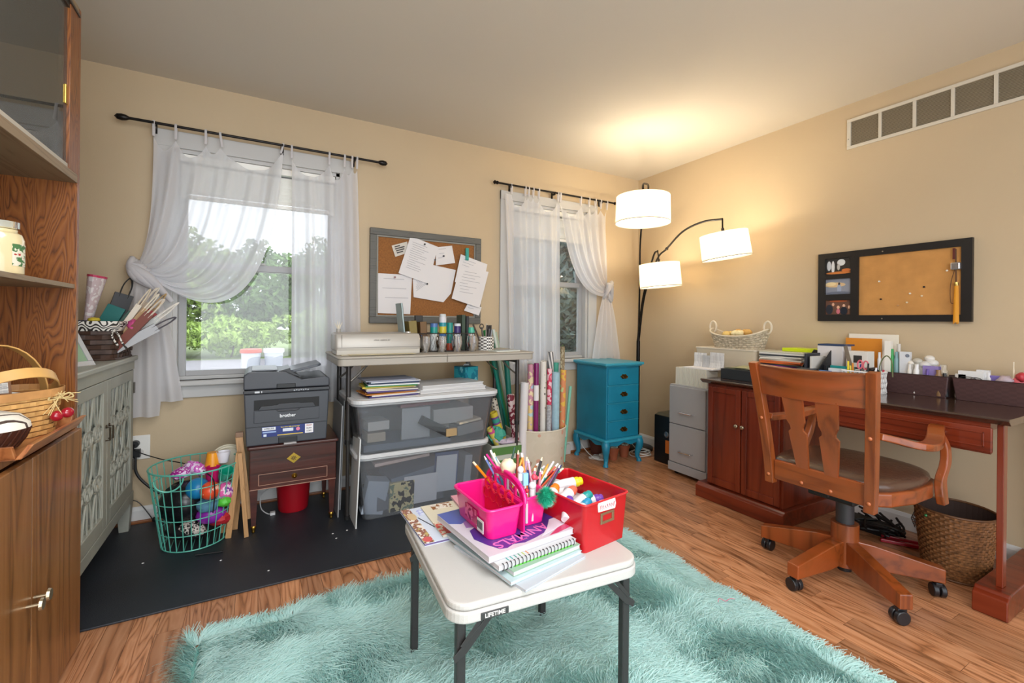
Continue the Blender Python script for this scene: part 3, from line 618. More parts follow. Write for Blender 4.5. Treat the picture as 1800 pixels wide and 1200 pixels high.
# rolled and folded bags standing in the basket (leaning out to the right)
cone = Thing('paper_cone', 'tall white rolled bag with pink trim standing in the wicker basket', 'paper bag', (-.72, 2.83, .97), rot=(.0, .15, 0))
M = MB(); M.lathe((0, 0, 0), [(.022, 0), (.024, .10), (.04, .22), (.062, .34), (.060, .34), (.036, .21)], 18, sq=.55); cone.part('cone_body', M, pattern('blobs', '#e6dfe0', '#cdb9bd', '#e6dfe0', 26), smooth=True)
M = MB(); M.lathe((0, 0, .333), [(.0625, 0), (.0635, .01), (.0615, .01)], 18, sq=.55); cone.part('pink_trim', M, flat('#c93a63', .5))
specs = [('cream gift bag with white string handles, leftmost over the basket back', '#d9cdbb', -.83, 2.72, .26, .10, (-.05, -.05), .2, '#eee6da'),
 ('red flat gift bag at the far left of the wicker basket', '#8e2430', -.84, 2.60, .20, .13, (0, -.04), .1, None),
 ('black folded gift bag behind the white cone bag', '#22242a', -.66, 2.75, .24, .10, (-.1, .3), .3, '#2a2a2a'),
 ('teal tissue-paper bag in the middle of the wicker basket', '#176a66', -.66, 2.60, .18, .09, (.0, .42), 0, None),
 ('white and brown striped bag with cord handles, tallest of those leaning right', '#c9b9a6', -.60, 2.66, .22, .05, (0, .54), .4, '#ded4c4'),
 ('kraft brown paper bag leaning right', '#8a6a45', -.58, 2.70, .20, .045, (-.1, .60), .2, '#b99a6a'),
 ('glossy red gift bag leaning right over the basket rim', '#9e1f26', -.58, 2.62, .19, .04, (0, .70), .1, None),
 ('white bag with grey bands leaning furthest right', '#b9bcb8', -.55, 2.60, .165, .04, (.05, .80), .1, '#e8e2da'),
 ('folded cream bag with red edge in the thick of the gift bags', '#d8cdbb', -.60, 2.58, .20, .022, (.02, .50), .2, '#d8c9b0'),
 ('dark green folded bag squeezed between the gift bags', '#1e4a3a', -.63, 2.60, .17, .03, (.0, .58), .1, None),
 ('tan folded bag with a gold edge near the front of the gift bags', '#b08a58', -.585, 2.57, .19, .02, (.04, .60), .15, '#e6dcc8'),
 ('thin white folded bag with string handles among the gift bags', '#e2ddd6', -.57, 2.60, .20, .018, (.0, .84), .2, '#efe9df'),
 ('brown and red edged folded bag at the front of the basket', '#7c4034', -.56, 2.55, .17, .035, (.05, .66), 0, '#e0d4c4'),
 ('pale grey satin bag lying low over the basket rim', '#aeb0b4', -.54, 2.56, .13, .04, (.08, .98), .3, '#55525a')]
for i, (lb, c, x, y, h, wd_, ln, yz, hd) in enumerate(specs): giftbag('gift_bag', lb, c, x-.01, y+.215, h*1.06, wd_*(.7 if i in (2, 3, 4, 5, 7, 9) else 1), ln, yz, handle=hd)
for i, (lb, c, x, y, z, sx, sz) in enumerate((('navy cloth bundle along the front rim of the wicker basket', '#1b2547', -.70, 2.55, 1.075, .12, .022), ('light blue tissue ribbon at the left of the wicker basket', '#8fc1cb', -.78, 2.52, 1.13, .03, .05), ('pink tissue scrap hanging over the basket corner', '#c94f86', -.515, 2.56, 1.075, .022, .03), ('small yellow bow on the gift bags', '#d8c23a', -.65, 2.53, 1.10, .022, .012))):
    M = MB(); M.ball((0, 0, 0), 1, 14, sx, .03, sz, 10, jit=.14); single('tissue_paper' if i else 'cloth_bundle', M, flat(c, .7, bump=.4, bscale=30), lb, 'tissue paper' if i else 'cloth', (x-.01, y+.215, z), smooth=1.2)
# ================================================================== OUTLET, CORDS
t = Thing('wall_outlet', 'white wall outlet with black plugs beside the sideboard', 'outlet', (-.555, D-.006, .405), world=True)
M = MB(); M.box(-.598, -.512, D-.006, D-.0002, .345, .475); t.part('cover_plate', M, flat('#e6e4de', .4), bevel=.003)
M = MB(); M.cyl((-.575, D-.012, .435), (-.575, D-.006, .435), .017, n=16); M.cyl((-.555, D-.012, .385), (-.555, D-.006, .385), .017, n=16); t.part('socket', M, flat('#d0cec8', .4))
blk = flat('#17181b', .45)
M = MB(); M.cyl((-.572, D-.045, .435), (-.572, D-.0125, .435), .018, n=14); M.tube(spline([(-.572, D-.045, .435), (-.56, D-.08, .41), (-.45, D-.11, .36), (-.32, 2.90, .345), (-.20, 2.64, .345), (-.175, 2.55, .30), (-.18, 2.535, .2)], 6), .003, 6)
single('electric_cable', M, blk, 'thin black power cord from the outlet draped over the teal wire basket', 'cord')
M = MB(); M.box(-.585, -.55, D-.04, D-.0125, .365, .405); M.tube(spline([(-.57, D-.04, .37), (-.56, D-.05, .28), (-.50, D-.06, .20), (-.42, D-.08, .14), (-.30, D-.07, .06), (-.1, D-.08, .02)], 6), .007, 7)
single('electric_cable', M, blk, 'thick black cord falling from the outlet behind the teal wire basket', 'cord')
M = MB(); M.tube(spline([(-.62, D-.03, .14), (-.56, D-.04, .13), (-.51, D-.05, .06), (-.49, D-.05, .02), (-.48, D-.06, .016)], 6), .0025, 6); M.ball((-.482, D-.06, .026), .012, 8, 1, 1, 1.1)
single('electric_cable', M, blk, 'short black cord ending on the floor beside the sideboard foot', 'cord')
# ================================================================== TEAL WIRE BASKET
tq = flat('#5fb5a2', .35, metal=.1); bc = Vector((-.268, 2.735, .010)); wbk = Thing('wire_basket', 'round teal wire basket full of toys on the black mat', 'basket', bc)
rt, rb, hb = .188, .135, .375; tilt = .0
def rad(z): return rb+(rt-rb)*z/hb
for z, r_, nm in ((hb, .004, 'top_ring'), (0, .003, 'bottom_ring')):
    M = MB(); M.tube([(rad(z)*math.cos(a), rad(z)*math.sin(a), z+.004) for a in [2*PI*i/40 for i in range(40)]], r_, 7, closed=True); wbk.part(nm, M, tq)
for k in range(1, 5):
    z = hb*k/5; M = MB(); M.tube([(rad(z)*math.cos(a), rad(z)*math.sin(a), z+.004) for a in [2*PI*i/36 for i in range(36)]], .0023, 6, closed=True); wbk.part('hoop_wire', M, tq)
for k in range(28):
    a = 2*PI*k/28; M = MB(); M.cyl((rad(0)*math.cos(a), rad(0)*math.sin(a), .004), (rad(hb)*math.cos(a), rad(hb)*math.sin(a), hb+.004), .0023, n=6); wbk.part('upright_wire', M, tq)
for k in range(-4, 5):
    hl = math.sqrt(rb*rb-(k*.03)**2); M = MB(); M.cyl((k*.03, -hl, .004), (k*.03, hl, .004), .002, n=5); wbk.part('base_wire', M, tq)
M = MB(); M.tube(spline([(.05*math.cos(a)*1.1-.085, -.172-.004, hb-.0+.055*math.sin(a)-.01) for a in [PI+PI*i/8 for i in range(9)]], 3), .0035, 6); M.tube([(-.14, -.14, hb), (-.14, -.165, hb-.01)], .003, 6)
wbk.part('carry_loop', M, tq)
def toy(nm, lb, cat, mb, mat, x, y, z, rot=(0, 0, 0), sm=True): return single(nm, mb, mat, lb, cat, bc+Vector((x, y, z)), smooth=sm, rot=rot)
def ballmb(r, sx=1, sy=1, sz=1, jit=0, n=18): m_ = MB(); m_.ball((0, 0, 0), r, n, sx, sy, sz, jit=jit); return m_
toy('toy_bag', 'crumpled black vinyl bag filling the left of the teal wire basket', 'bag', ballmb(1, .105, .10, .10, .05), flat('#121216', .25, bump=.3, bscale=12), -.04, -.01, .20)
toy('toy_bag', 'black cloth with shiny folds at the bottom of the teal wire basket', 'bag', ballmb(1, .11, .10, .05, .08), flat('#17161b', .4), -.01, 0, .065)
toy('toy_purse', 'black and white leopard print pouch low in the teal wire basket', 'pouch', ballmb(1, .06, .045, .03, .1), pattern('blobs', '#1c1a1c', '#c9c1b8', '#1c1a1c', 55), -.0, -.075, .085, (0, .4, 0))
toy('toy_shoe', 'silver and magenta glitter shoe on top of the black bag', 'shoe', ballmb(1, .06, .04, .028, .1), pattern('blobs', '#d9b9dc', '#a3268c', '#e8d8ea', 40, rough=.2), -.05, .03, .335, (0, -.2, .4))
toy('toy_shoe', 'lilac glitter shoe behind the blue ball', 'shoe', ballmb(1, .055, .035, .028, .1), pattern('blobs', '#e0c6e4', '#c25ab4', '#f0e0f0', 36, rough=.2), .0, .02, .35, (0, .5, -.3))
toy('toy_ball', 'blue ball in the middle of the teal wire basket', 'ball', ballmb(.05), flat('#1c7fb4', .3), .015, -.07, .275)
toy('toy_ball', 'orange ball with white marks against the basket wires', 'ball', ballmb(.043), pattern('blobs', '#e2502c', '#e2502c', '#f0b9a0', 26, rough=.3), .07, -.115, .27)
toy('foam_can', 'magenta glittery tumbler standing in the teal wire basket', 'cup', (lambda m_: m_.lathe((0, 0, 0), [(.026, 0), (.036, .09), (.033, .09), (.024, .01), (0, .01)], 18))(MB()), flat('#c21a63', .3), .07, -.03, .27, (.1, .1, 0))
toy('plastic_cup', 'orange plastic cup upside down on the toys', 'cup', (lambda m_: m_.lathe((0, 0, 0), [(.034, 0), (.024, .065), (.0, .065)], 18))(MB()), flat('#ec9a1e', .35), .068, .02, .355)
toy('plastic_cup', 'white plastic cup on top of the toys', 'cup', (lambda m_: m_.lathe((0, 0, 0), [(.022, 0), (.032, .055), (.029, .055), (.019, .006), (0, .006)], 18))(MB()), flat('#e8e6ee', .3), .115, .015, .365)
toy('plastic_cup', 'teal green plastic cup near the basket rim', 'cup', (lambda m_: m_.lathe((0, 0, 0), [(.024, 0), (.034, .055), (.031, .055), (.021, .006), (0, .006)], 18))(MB()), flat('#17a184', .3), .12, -.055, .305, (.5, .3, 0))
toy('toy_bag', 'pink and white patterned cloth toy at the right of the wire basket', 'bag', ballmb(1, .04, .05, .055, .1), pattern('blobs', '#d4549c', '#e9c9dc', '#8a3a9c', 30), .125, -.06, .235)
toy('stuffed_toy', 'grey blue plush toy under the orange ball', 'toy', ballmb(1, .05, .05, .035, .08), flat('#54839c', .9), .06, -.09, .195)
toy('toy_ball', 'purple shiny foil ball low in the teal wire basket', 'ball', ballmb(.055, 1.15, .8, .8, .05), flat('#8b2aa0', .2), .07, -.075, .14)
toy('stuffed_toy', 'bright green toy frog by the right wires of the basket', 'toy', ballmb(1, .03, .03, .025, .1), flat('#56c23c', .5), .125, -.095, .20)
toy('toy_bag', 'red cloth at the lower right of the teal wire basket', 'cloth', ballmb(1, .05, .06, .04, .12), flat('#b3202c', .6), .105, -.045, .11)
t = Thing('plastic_plate', 'large clear cream round plate standing behind the toys', 'plate', bc+Vector((.13, .09, .35)), rot=(PI/2-.12, 0, .1))
M = MB(); M.lathe((0, 0, 0), [(0, 0), (.075, 0), (.078, .006), (.086, .008), (.086, .0), (.08, -.004), (0, -.004)], 28); t.part('disc', M, flat('#ded6bd', .3, alpha=.85), smooth=True)
M = MB(); M.tube([(.066*math.cos(a), .066*math.sin(a), .003) for a in [2*PI*i/28 for i in range(28)]], .002, 5, closed=True); t.part('raised_ring', M, flat('#c4bca4', .3))
M = MB(); M.cyl((-.25, 2.545, .014), (-.145, 2.525, .014), .004, n=8); M.cyl((-.145, 2.525, .014), (-.138, 2.5237, .014), .0042, n=8)
single('pen', M, [flat('#18181a', .3)], 'slim black pen on the mat in front of the wire basket', 'pen')
# ================================================================== EASEL
ew = wood('#b98d5e', '#8a6238', axis='z', scale=2, rough=.5)
t = Thing('tabletop_easel', 'folded beech wood easel standing between the wire basket and the mahogany stand', 'easel', (-.09, 2.70, .0095), world=True)
for nm, a, b, w_ in (('leg', atZ(770, 885) if 0 else (-.125, 2.68, .0095), (-.082, 2.665, .435), .026), ('leg', (-.045, 2.65, .0095), (-.078, 2.66, .435), .020), ('mast', (-.038, 2.70, .08), (-.085, 2.735, .515), .034), ('back_leg', (-.10, 2.775, .0095), (-.075, 2.76, .30), .024), ('foot_block', (-.148, 2.76, .0095), (-.146, 2.755, .13), .034)):
    M = MB(); M.bar(a, b, w_, .018, up=(0, 1, 0)); t.part(nm, M, ew, bevel=.0015)
M = MB(); M.box(-.10, -.065, 2.72, 2.75, .50, .525); t.part('clamp_head', M, flat('#8a6a52', .5), bevel=.002)
# ================================================================== MAHOGANY STAND + PRINTER + PAIL
mh = wood('#43180f', '#2a0d08', '#4f2016', axis='x', scale=1.3, rough=.3, rings=5, coat=.4, key='mh'); gold = flat('#cfa64a', .3, metal=1)
t = Thing('mahogany_stand', 'small mahogany cabinet stand with brass diamond and tapered legs under the printer', 'side table', (.172, 2.84, .0095), world=True)
x0, x1, y0, y1 = -.035, .380, 2.66, 3.03
M = MB(); M.box(x0, x1, y0, y1, .232, .44); t.part('body', M, mh, bevel=.003)
M = MB(); M.prism(rr(x0-.012, x1+.012, y0-.012, y1+.01, .01), .441, .456); t.part('top', M, mh, bevel=.004)
M = MB(); M.box(.006, .333, y0-.006, y0, .256, .312); dr = t.part('drawer', M, mh, bevel=.002)
M = MB(); M.lathe((.172, y0-.006, .283), [(.014, 0), (.013, .003), (.006, .005), (.007, .014), (0, .016)], 16, axis=(0, -1, 0)); M.build('knob', gold, dr, True)
ln = flat('#b98d78', .4)
M = MB()
for a, b in (((.006, .312), (.333, .312)), ((.006, .256), (.333, .256)), ((.006, .256), (.006, .312)), ((.333, .256), (.333, .312))): M.bar((a[0], y0-.0065, a[1]), (b[0], y0-.0065, b[1]), .0028, .002)
M.build('inlay_line', ln, dr)
M = MB(); M.bar((x0, y0-.001, .236), (x1, y0-.001, .236), .003, .003); t.part('inlay_line', M, ln)
M = MB(); M.prism([(.168-.034, .377), (.168, .377-.028), (.168+.034, .377), (.168, .377+.028)], y0-.004, y0, 'xz'); pl = t.part('diamond_plaque', M, gold, bevel=.001)
M = MB()
for k in range(8):
    a = PI/4*k; M.bar((.168+.003*math.cos(a), y0-.0045, .377+.003*math.sin(a)), (.168+.014*math.cos(a), y0-.0045, .377+.012*math.sin(a)), .003, .002, up=(0, 1, 0))
M.build('flower_cutwork', flat('#3b1a10', .6), pl)
for x in (x0+.02, x1-.02):
    for y in (y0+.022, y1-.022):
        M = MB(); M.add([(x+a*w_/2, y+b*w_/2, z) for z, w_ in ((.045, .020), (.232, .036)) for a, b in ((-1, -1), (1, -1), (1, 1), (-1, 1))], [(3, 2, 1, 0), (4, 5, 6, 7), (0, 1, 5, 4), (1, 2, 6, 5), (2, 3, 7, 6), (3, 0, 4, 7)]); lg = t.part('leg', M, mh)
        M = MB(); M.lathe((x, y, .0095), [(.006, 0), (.009, .008), (.006, .014), (.012, .022), (.013, .036), (.011, .037)], 12); M.build('brass_foot', gold, lg, True)
pb = flat('#43464d', .45, bump=.05, bscale=300); pd = flat('#2b2d33', .4); PY = 2.672
pr = Thing('laser_printer', 'dark grey laser printer with a document feeder on the mahogany stand', 'printer', (.14, 2.86, .4565), world=True)
M = MB(); M.prism([(-.052, .457), (.330, .457), (.338, .60), (.342, .725), (-.064, .725), (-.058, .60)], PY, 3.04, 'xz'); pr.part('body', M, pb, bevel=.006)
M = MB(); M.box(-.066, .345, PY-.012, PY+.05, .727, .745); cp = pr.part('control_panel', M, pd, bevel=.004)
M = MB(); M.box(-.015, .007, PY-.0135, PY-.012, .731, .740); M.box(.014, .018, PY-.0135, PY-.012, .731, .741); M.build('display_label', flat('#d4d8dc', .4), cp)
for k in range(7):
    M = MB(); M.box(.165+k*.011, .172+k*.011, PY-.0135, PY-.0115, .733+.002*(k % 2), .738+.002*(k % 2)); M.build('button', flat('#aab0b8', .4), cp)
M = MB(); M.prism([(-.066, .747), (.345, .747), (.345, .79), (.325, .80), (.205, .79), (.13, .832), (-.045, .838), (-.066, .82)], PY+.004, 3.03, 'xz'); pr.part('scanner_lid', M, pb, bevel=.006)
M = MB(); M.box(.085, .175, PY-.0005, PY+.006, .748, .772); pr.part('lid_grip', M, flat('#1d1f23', .5), bevel=.003)
M = MB(); M.box(-.03, .09, PY+.05, 2.97, .8385, .845); pr.part('feeder_cover', M, flat('#8d9299', .35), bevel=.002)
M = MB(); M.prism([(.095, .835), (.15, .85), (.152, .835), (.2, .80)], PY+.04, 2.93, 'xz'); pr.part('feeder_slot', M, flat('#18191c', .4))
M = MB(); M.M = Matrix.Translation((.15, 2.83, .822)) @ Matrix.Rotation(-.22, 4, 'Y'); M.prism(rr(0, .16, -.12, .12, .02), 0, .014); pr.part('feeder_tray', M, flat('#4b4f57', .4), bevel=.003)
M = MB(); M.box(-.018, .292, PY-.001, PY+.004, .640, .693); pr.part('output_slot', M, flat('#0d0e10', .6), bevel=.001)
M = MB(); M.prism([(.0, .640), (.275, .640), (.262, .664), (.20, .664), (.19, .668), (.095, .668), (.085, .662), (.012, .660)], PY-.008, PY-.001, 'xz'); pr.part('output_flap', M, pd, bevel=.002)
M = MB(); M.box(-.018, .292, PY-.006, PY, .575, .637); fd = pr.part('front_door', M, pb, bevel=.002)
M = MB(); M.tube(spline([(.085, PY-.008, .640), (.10, PY-.012, .632), (.18, PY-.012, .632), (.195, PY-.008, .640)], 4), .003, 6); M.build('door_lip', pd, fd)
text('brand_lettering', 'brother', .024, flat('#e8eaec', .4), basis((.138, PY-.0068, .604), (1, 0, 0), (0, 0, 1)), fd, None, bold=.0006)
M = MB(); M.box(-.054, .333, PY-.0025, PY+.004, .553, .556); pr.part('seam', M, flat('#202226', .5))
M = MB(); M.box(.095, .185, PY-.004, PY+.002, .459, .492); pr.part('tray_grip', M, flat('#202226', .5), bevel=.003)
M = MB(); M.box(.12, .18, PY-.03, PY-.004, .4575, .462); pr.part('tray_lip', M, flat('#c9c6c6', .4), bevel=.001)
M = MB(); M.box(.018, .265, PY-.0035, PY-.0008, .499, .552); stk = pr.part('sticker', M, flat('#1c2f78', .35))
for (a, b, c, d, col) in ((.02, .082, .533, .549, '#e9ecf2'), (.09, .212, .5015, .506, '#e8c93a'), (.022, .084, .520, .527, '#9fb6e0'), (.115, .165, .520, .536, '#dfe6f2'), (.222, .263, .501, .550, '#f0eef0'), (.026, .04, .502, .514, '#dde6f5')):
    M = MB(); M.box(a, b, PY-.0042, PY-.0034, c, d); M.build('sticker_panel', flat(col, .4), stk)
M = MB(); M.cyl((.188, PY-.0034, .528), (.188, PY-.0044, .528), .0095, n=16); M.build('sticker_seal', flat('#e87fa0', .4), stk)
for s_, x_, z_, sz, c_ in (('WIRELESS', .051, .541, .011, '#2a2f45'), ('Save time with every page', .151, .544, .0085, '#e8d24a'), ('PRINT', .242, .541, .010, '#b3283a'), ('SCAN', .242, .526, .010, '#3a3f55'), ('COPY', .242, .511, .010, '#20242c')):
    text('sticker_lettering', s_, sz, flat(c_, .5), basis((x_, PY-.0043, z_), (1, 0, 0), (0, 0, 1)), stk, None, .0002, bold=.0002)
M = MB(); M.lathe((0, 0, 0), [(.075, 0), (.08, .01), (.095, .20), (.098, .20), (.098, .207), (.092, .207), (.075, .012), (0, .012)], 26)
single('red_pail', M, flat('#a51220', .35), 'round red pail on the mat beneath the mahogany stand', 'pail', (.185, 2.93, .0095), smooth=True)
M = MB(); M.tube(spline([(.06, 3.0, .12), (.02, 2.96, .10), (.02, 2.93, .04), (.05, 2.90, .014), (.075, 2.885, .013)], 6), .003, 6); M.box(.065, .09, 2.87, 2.895, .0095, .024)
single('charger_cable', M, flat('#cfcfcf', .4), 'white cord with a plug on the mat under the mahogany stand', 'cord')
# ================================================================== CURTAINS
sh = sheer('#f1f1f5', .72); sh2 = sheer('#eceaec', .9); rodm = flat('#1f1b1a', .35, metal=.6)
def rod(lb, x0, x1, y, z, br, fin, ends=(1, 1)):
    t = Thing('curtain_rod', lb, 'curtain rod', ((x0+x1)/2, y, z), world=True)
    M = MB(); M.cyl((x0, y, z), (x1, y, z), .0075, n=12); t.part('rod', M, rodm, smooth=True)
    for k, (x, s) in enumerate(((x0, -1), (x1, 1))):
        M = MB()
        if fin: M.lathe((x, y, z), [(.0075, 0), (.014, .012), (.0175, .03), (.014, .05), (.0, .062)], 14, axis=(s, 0, 0))
        else: M.lathe((x, y, z), [(.0075, 0), (.013, .002), (.013, .012), (.009, .016), (.016, .03), (.0, .045)], 14, axis=(s, 0, 0))
        t.part('finial', M, rodm, smooth=True)
    for x in br:
        M = MB(); M.box(x-.007, x+.007, y-.004, D-.019 if not (W1[0]-.09 < x < W1[1]+.09 or W2[0]-.09 < x < W2[1]+.09) else D-.0225, z-.018, z-.006); M.box(x-.009, x+.009, D-.026, D-.0225, z-.04, z+.02); M.tube([(x, y+.012*math.cos(a), z+.012*math.sin(a)) for a in [PI*.9+i*PI*1.2/8 for i in range(9)]], .004, 6); t.part('bracket', M, rodm, bevel=.001)
RZ1, RY1, RZ2, RY2 = 2.154, D-.08, 2.165, D-.065
rod('black curtain rod with pear-shaped ends over the wide window', -.60, .68, RY1, RZ1, (-.50, .115, .53), True)
rod('black curtain rod with collared ends over the narrow window', 1.58, 2.74, RY2, RZ2, (1.70, 2.10, 2.60), False)
def tabs(t, xs, y, z, zt, mat, lean=0):
    for i, x in enumerate(xs):
        M = MB(); x2 = x+(lean[i] if lean else 0)
        M.ribbon([(x2, y-.004, zt[i]), (x, y-.011, z-.002), (x, y-.006, z+.010), (x, y+.006, z+.010), (x, y+.011, z-.002), (x2, y+.004, zt[i])], .011, .0015, (1, 0, 0)); t.part('tie_tab', M, mat, smooth=True)
def cloth(fn, nu, nv):
    M = MB(); M.grid(fn, nu, nv); return M
def lerp(a, b, t): return a+(b-a)*t
def interp(xs, ys, x):
    for i in range(len(xs)-1):
        if x <= xs[i+1]: return lerp(ys[i], ys[i+1], (x-xs[i])/(xs[i+1]-xs[i]))
    return ys[-1]
def scallop(txs, s, sag):
    """top hem: hangs between the tabs (txs = tab places 0..1)"""
    for a, b in zip(txs, txs[1:]):
        if a <= s <= b: q = (s-a)/(b-a); return -sag*min(1, (b-a)*4)*4*q*(1-q)
    return 0
# wide window, left panel: swept to a tie at its left
def hung(name_lb, y, z, x0, x1, txs, sag, drop, mat_, paths, tail=None):
    t = Thing('sheer_curtain', name_lb, 'curtain', ((x0+x1)/2, y, z), world=True)
    return t
t = Thing('sheer_curtain', 'white sheer curtain swept aside to a tie at the left of the wide window', 'curtain', (-.2, RY1, RZ1-.02), world=True)
tx = [0, .155, .375, .485, 1.0]; X0, X1 = -.498, .118
G = Vector((-.53, RY1+.0, 1.36)); TZ = RZ1-.075
def lp(s, v):
    x = X0+(X1-X0)*s; top = Vector((x, RY1+.012*math.sin(s*38)+.01*math.sin(s*17), TZ+scallop(tx, s, .10)+.03*(s > .9)*(s-.9)*10))
    # control points sink further for the inner columns
    c1 = Vector((lerp(-.50, .10, s), RY1-.0, lerp(1.8, 1.62, s))); c2 = Vector((lerp(-.50, -.02, s**1.2), RY1-.02, lerp(1.55, .93, s**.9)))
    g = G+Vector((lerp(-.03, .05, s), lerp(.02, -.03, s), lerp(.05, -.05, s)))
    p = bez(top, c1, c2, g, v)
    f = math.sin(PI*v)**.5 if v > 0 else 0
    p.y += .020*f*math.sin(s*31+v*2)+.008*f*math.sin(s*73+1)-.02*math.sin(PI*v)
    p.z += .006*math.sin(s*60)*v
    return p
t.part('gathered_sheet', cloth(lp, 120, 44), sh, smooth=1.5)
tabs(t, [X0+(X1-X0)*q for q in tx], RY1, RZ1, [RZ1-.07]*4+[RZ1-.05], sh2, [.0, .0, .0, .01, -.012])
M = MB()
for k in range(7):
    a = k*.5; M.tube(spline([G+Vector((-.05+.012*k, .02*math.sin(k), .07-.012*k)), G+Vector((-.055, -.02, .02)), G+Vector((-.03+.01*k, -.035+.008*math.sin(k*2), -.04)), G+Vector((.06+.01*k, -.02, -.10-.01*k))], 5), [.012+.010*math.sin(PI*i/15) for i in range(16)], 7)
t.part('twisted_knot', M, sh2, smooth=1.5)
def tailf(u, v):
    xc = lerp(-.54, -.515, v); wdt = lerp(.05, .175, min(1, v*1.6)**.7); wdt *= 1+.15*max(0, v-.7)*3
    x = xc+(u-.45)*wdt*1.35; z = lerp(1.34, .585 if u < .66 else .66, v); 
    return Vector((x+.02*max(0, v-.6)*(u > .7), RY1-.005+.018*math.sin(u*19+v*1.5)*min(1, v*3)-.0, z))
t.part('hanging_tail', cloth(tailf, 50, 20), sh2, smooth=1.5)
# straight panels
def straight(lb, xt0, xt1, xb0, xb1, y, rz, zb, tabsx, folds, seed, tl=None, mid=None, dens=None):
    t = Thing('sheer_curtain', lb, 'curtain', ((xt0+xt1)/2, y, rz-.02), world=True); rg = random.Random(seed); ph = [rg.random()*6 for _ in range(4)]
    def fn(s, v):
        x = lerp(lerp(xt0, xt1, s), lerp(xb0, xb1, s), v**.8 if not mid else v); top = rz-.075+scallop(tabsx, s, .09)
        z = lerp(top, zb, v); am = .010+.016*min(1, v*2)
        return Vector((x, y+am*math.sin(s*folds+ph[0]+.6*v)+am*.5*math.sin(s*folds*2.3+ph[1])-.004*v, z))
    t.part('hanging_sheet', cloth(fn, 110, 24), sh, smooth=1.5)
    tabs(t, [lerp(xt0, xt1, q) for q in tabsx], y, rz, [rz-.068]*len(tabsx), sh2, tl)
    return t
straight('white sheer curtain hanging straight at the right of the wide window', .165, .545, .175, .585, RY1, RZ1, .60, [0, .56, .80, .92, 1.0], 19, 2)
straight('white sheer curtain hanging straight at the left of the narrow window', 1.635, 2.155, 1.68, 2.17, RY2, RZ2, .62, [0, .12, .36, .42, .50, .60, .96, 1.0][1:], 24, 5)
t = Thing('sheer_curtain', 'white sheer curtain tied in a knot at the right of the narrow window', 'curtain', (2.4, RY2, RZ2-.02), world=True)
X0b, X1b = 2.16, 2.655; txb = [0, .42, .60, .74, .86, 1.0]; G2 = Vector((2.66, RY2-.01, 1.40))
def rp(s, v):
    x = lerp(X0b, X1b, s); top = Vector((x, RY2+.01*math.sin(s*40), RZ2-.08+scallop(txb, s, .09)))
    c1 = Vector((lerp(2.22, 2.66, s), RY2, lerp(1.75, 1.85, s))); c2 = Vector((lerp(2.30, 2.66, s), RY2-.02, lerp(1.28, 1.6, s)))
    g = G2+Vector((lerp(.0, .01, s), lerp(-.02, .02, s), lerp(-.06, .06, s)))
    p = bez(top, c1, c2, g, v); f = math.sin(PI*v)**.5 if 0 < v < 1 else 0
    p.y += .016*f*math.sin(s*33)+.007*f*math.sin(s*71); return p
t.part('gathered_sheet', cloth(rp, 100, 36), sh, smooth=1.5)
tabs(t, [lerp(X0b, X1b, q) for q in txb], RY2, RZ2, [RZ2-.07]*6, sh2)
M = MB()
for k in range(6):
    M.tube(spline([G2+Vector((-.045+.006*k, -.01*math.sin(k*2), -.085+.02*k)), G2+Vector((-.03, -.045, -.02+.012*k)), G2+Vector((.015, -.035, .045-.01*k)), G2+Vector((.045, .0, .05-.03*k)), G2+Vector((.0, -.02, -.08))], 5), [.008+.012*math.sin(PI*i/20) for i in range(21)], 7)
t.part('knot', M, sh2, smooth=1.5)
def tail2(u, v):
    w_ = lerp(.07, .33, v**.8); x = lerp(2.655, 2.665, v)+(u-.55)*w_; return Vector((x, RY2-.012+.016*math.sin(u*24)*min(1, v*3), lerp(1.36, .72, v)))
t.part('hanging_tail', cloth(tail2, 50, 16), sh, smooth=1.5)
# ================================================================== GREY FOLDING TABLE AGAINST THE WALL
ft0, ft1, fy0, fy1, fz = .36, 1.585, 2.51, 3.03, .915
tt = Thing('folding_table', 'tall grey folding table against the wall between the windows', 'table', ((ft0+ft1)/2, 2.8, .0095), world=True)
gt = flat('#a9a297', .55, bump=.1, bscale=250); lgm = flat('#3b3837', .4, metal=.4)
M = MB(); M.rrect(ft0, ft1, fy0, fy1, fz-.012, fz, .035); M.rrect(ft0+.006, ft1-.006, fy0+.006, fy1-.006, fz-.05, fz-.012, .03); tt.part('tabletop', M, gt, bevel=.005)
M = MB(); M.box((ft0+ft1)/2-.0015, (ft0+ft1)/2+.0015, fy0-.0005, fy1, fz-.045, fz+.0004); tt.part('centre_seam', M, flat('#7c766c', .6))
for sx, xx in ((1, ft0+.075), (-1, ft1-.075)):
    for yy in (2.62, 2.95):
        M = MB(); M.cyl((xx, yy, .0096), (xx, yy, .43), .0105, n=12); M.cyl((xx, yy, .43), (xx, yy, fz-.05), .0135, n=12); lg = tt.part('leg', M, lgm, smooth=True)
        M = MB(); M.cyl((xx, yy, .0096), (xx, yy, .03), .014, n=12); M.build('rubber_foot', flat('#161616', .7), lg)
        M = MB(); M.cyl((xx, yy, .425), (xx, yy, .45), .016, n=12); M.build('height_collar', flat('#161616', .5), lg)
    M = MB(); M.cyl((xx, 2.62, .845), (xx, 2.95, .845), .009, n=8); tt.part('cross_bar', M, lgm)
    for yy in (2.64, 2.93):
        M = MB(); M.tube(spline([(xx, yy-.01, .76), (xx+sx*.05, yy, .80), (xx+sx*.11, yy, .862)], 4), .006, 6); tt.part('folding_brace', M, flat('#77736c', .35, metal=.7))
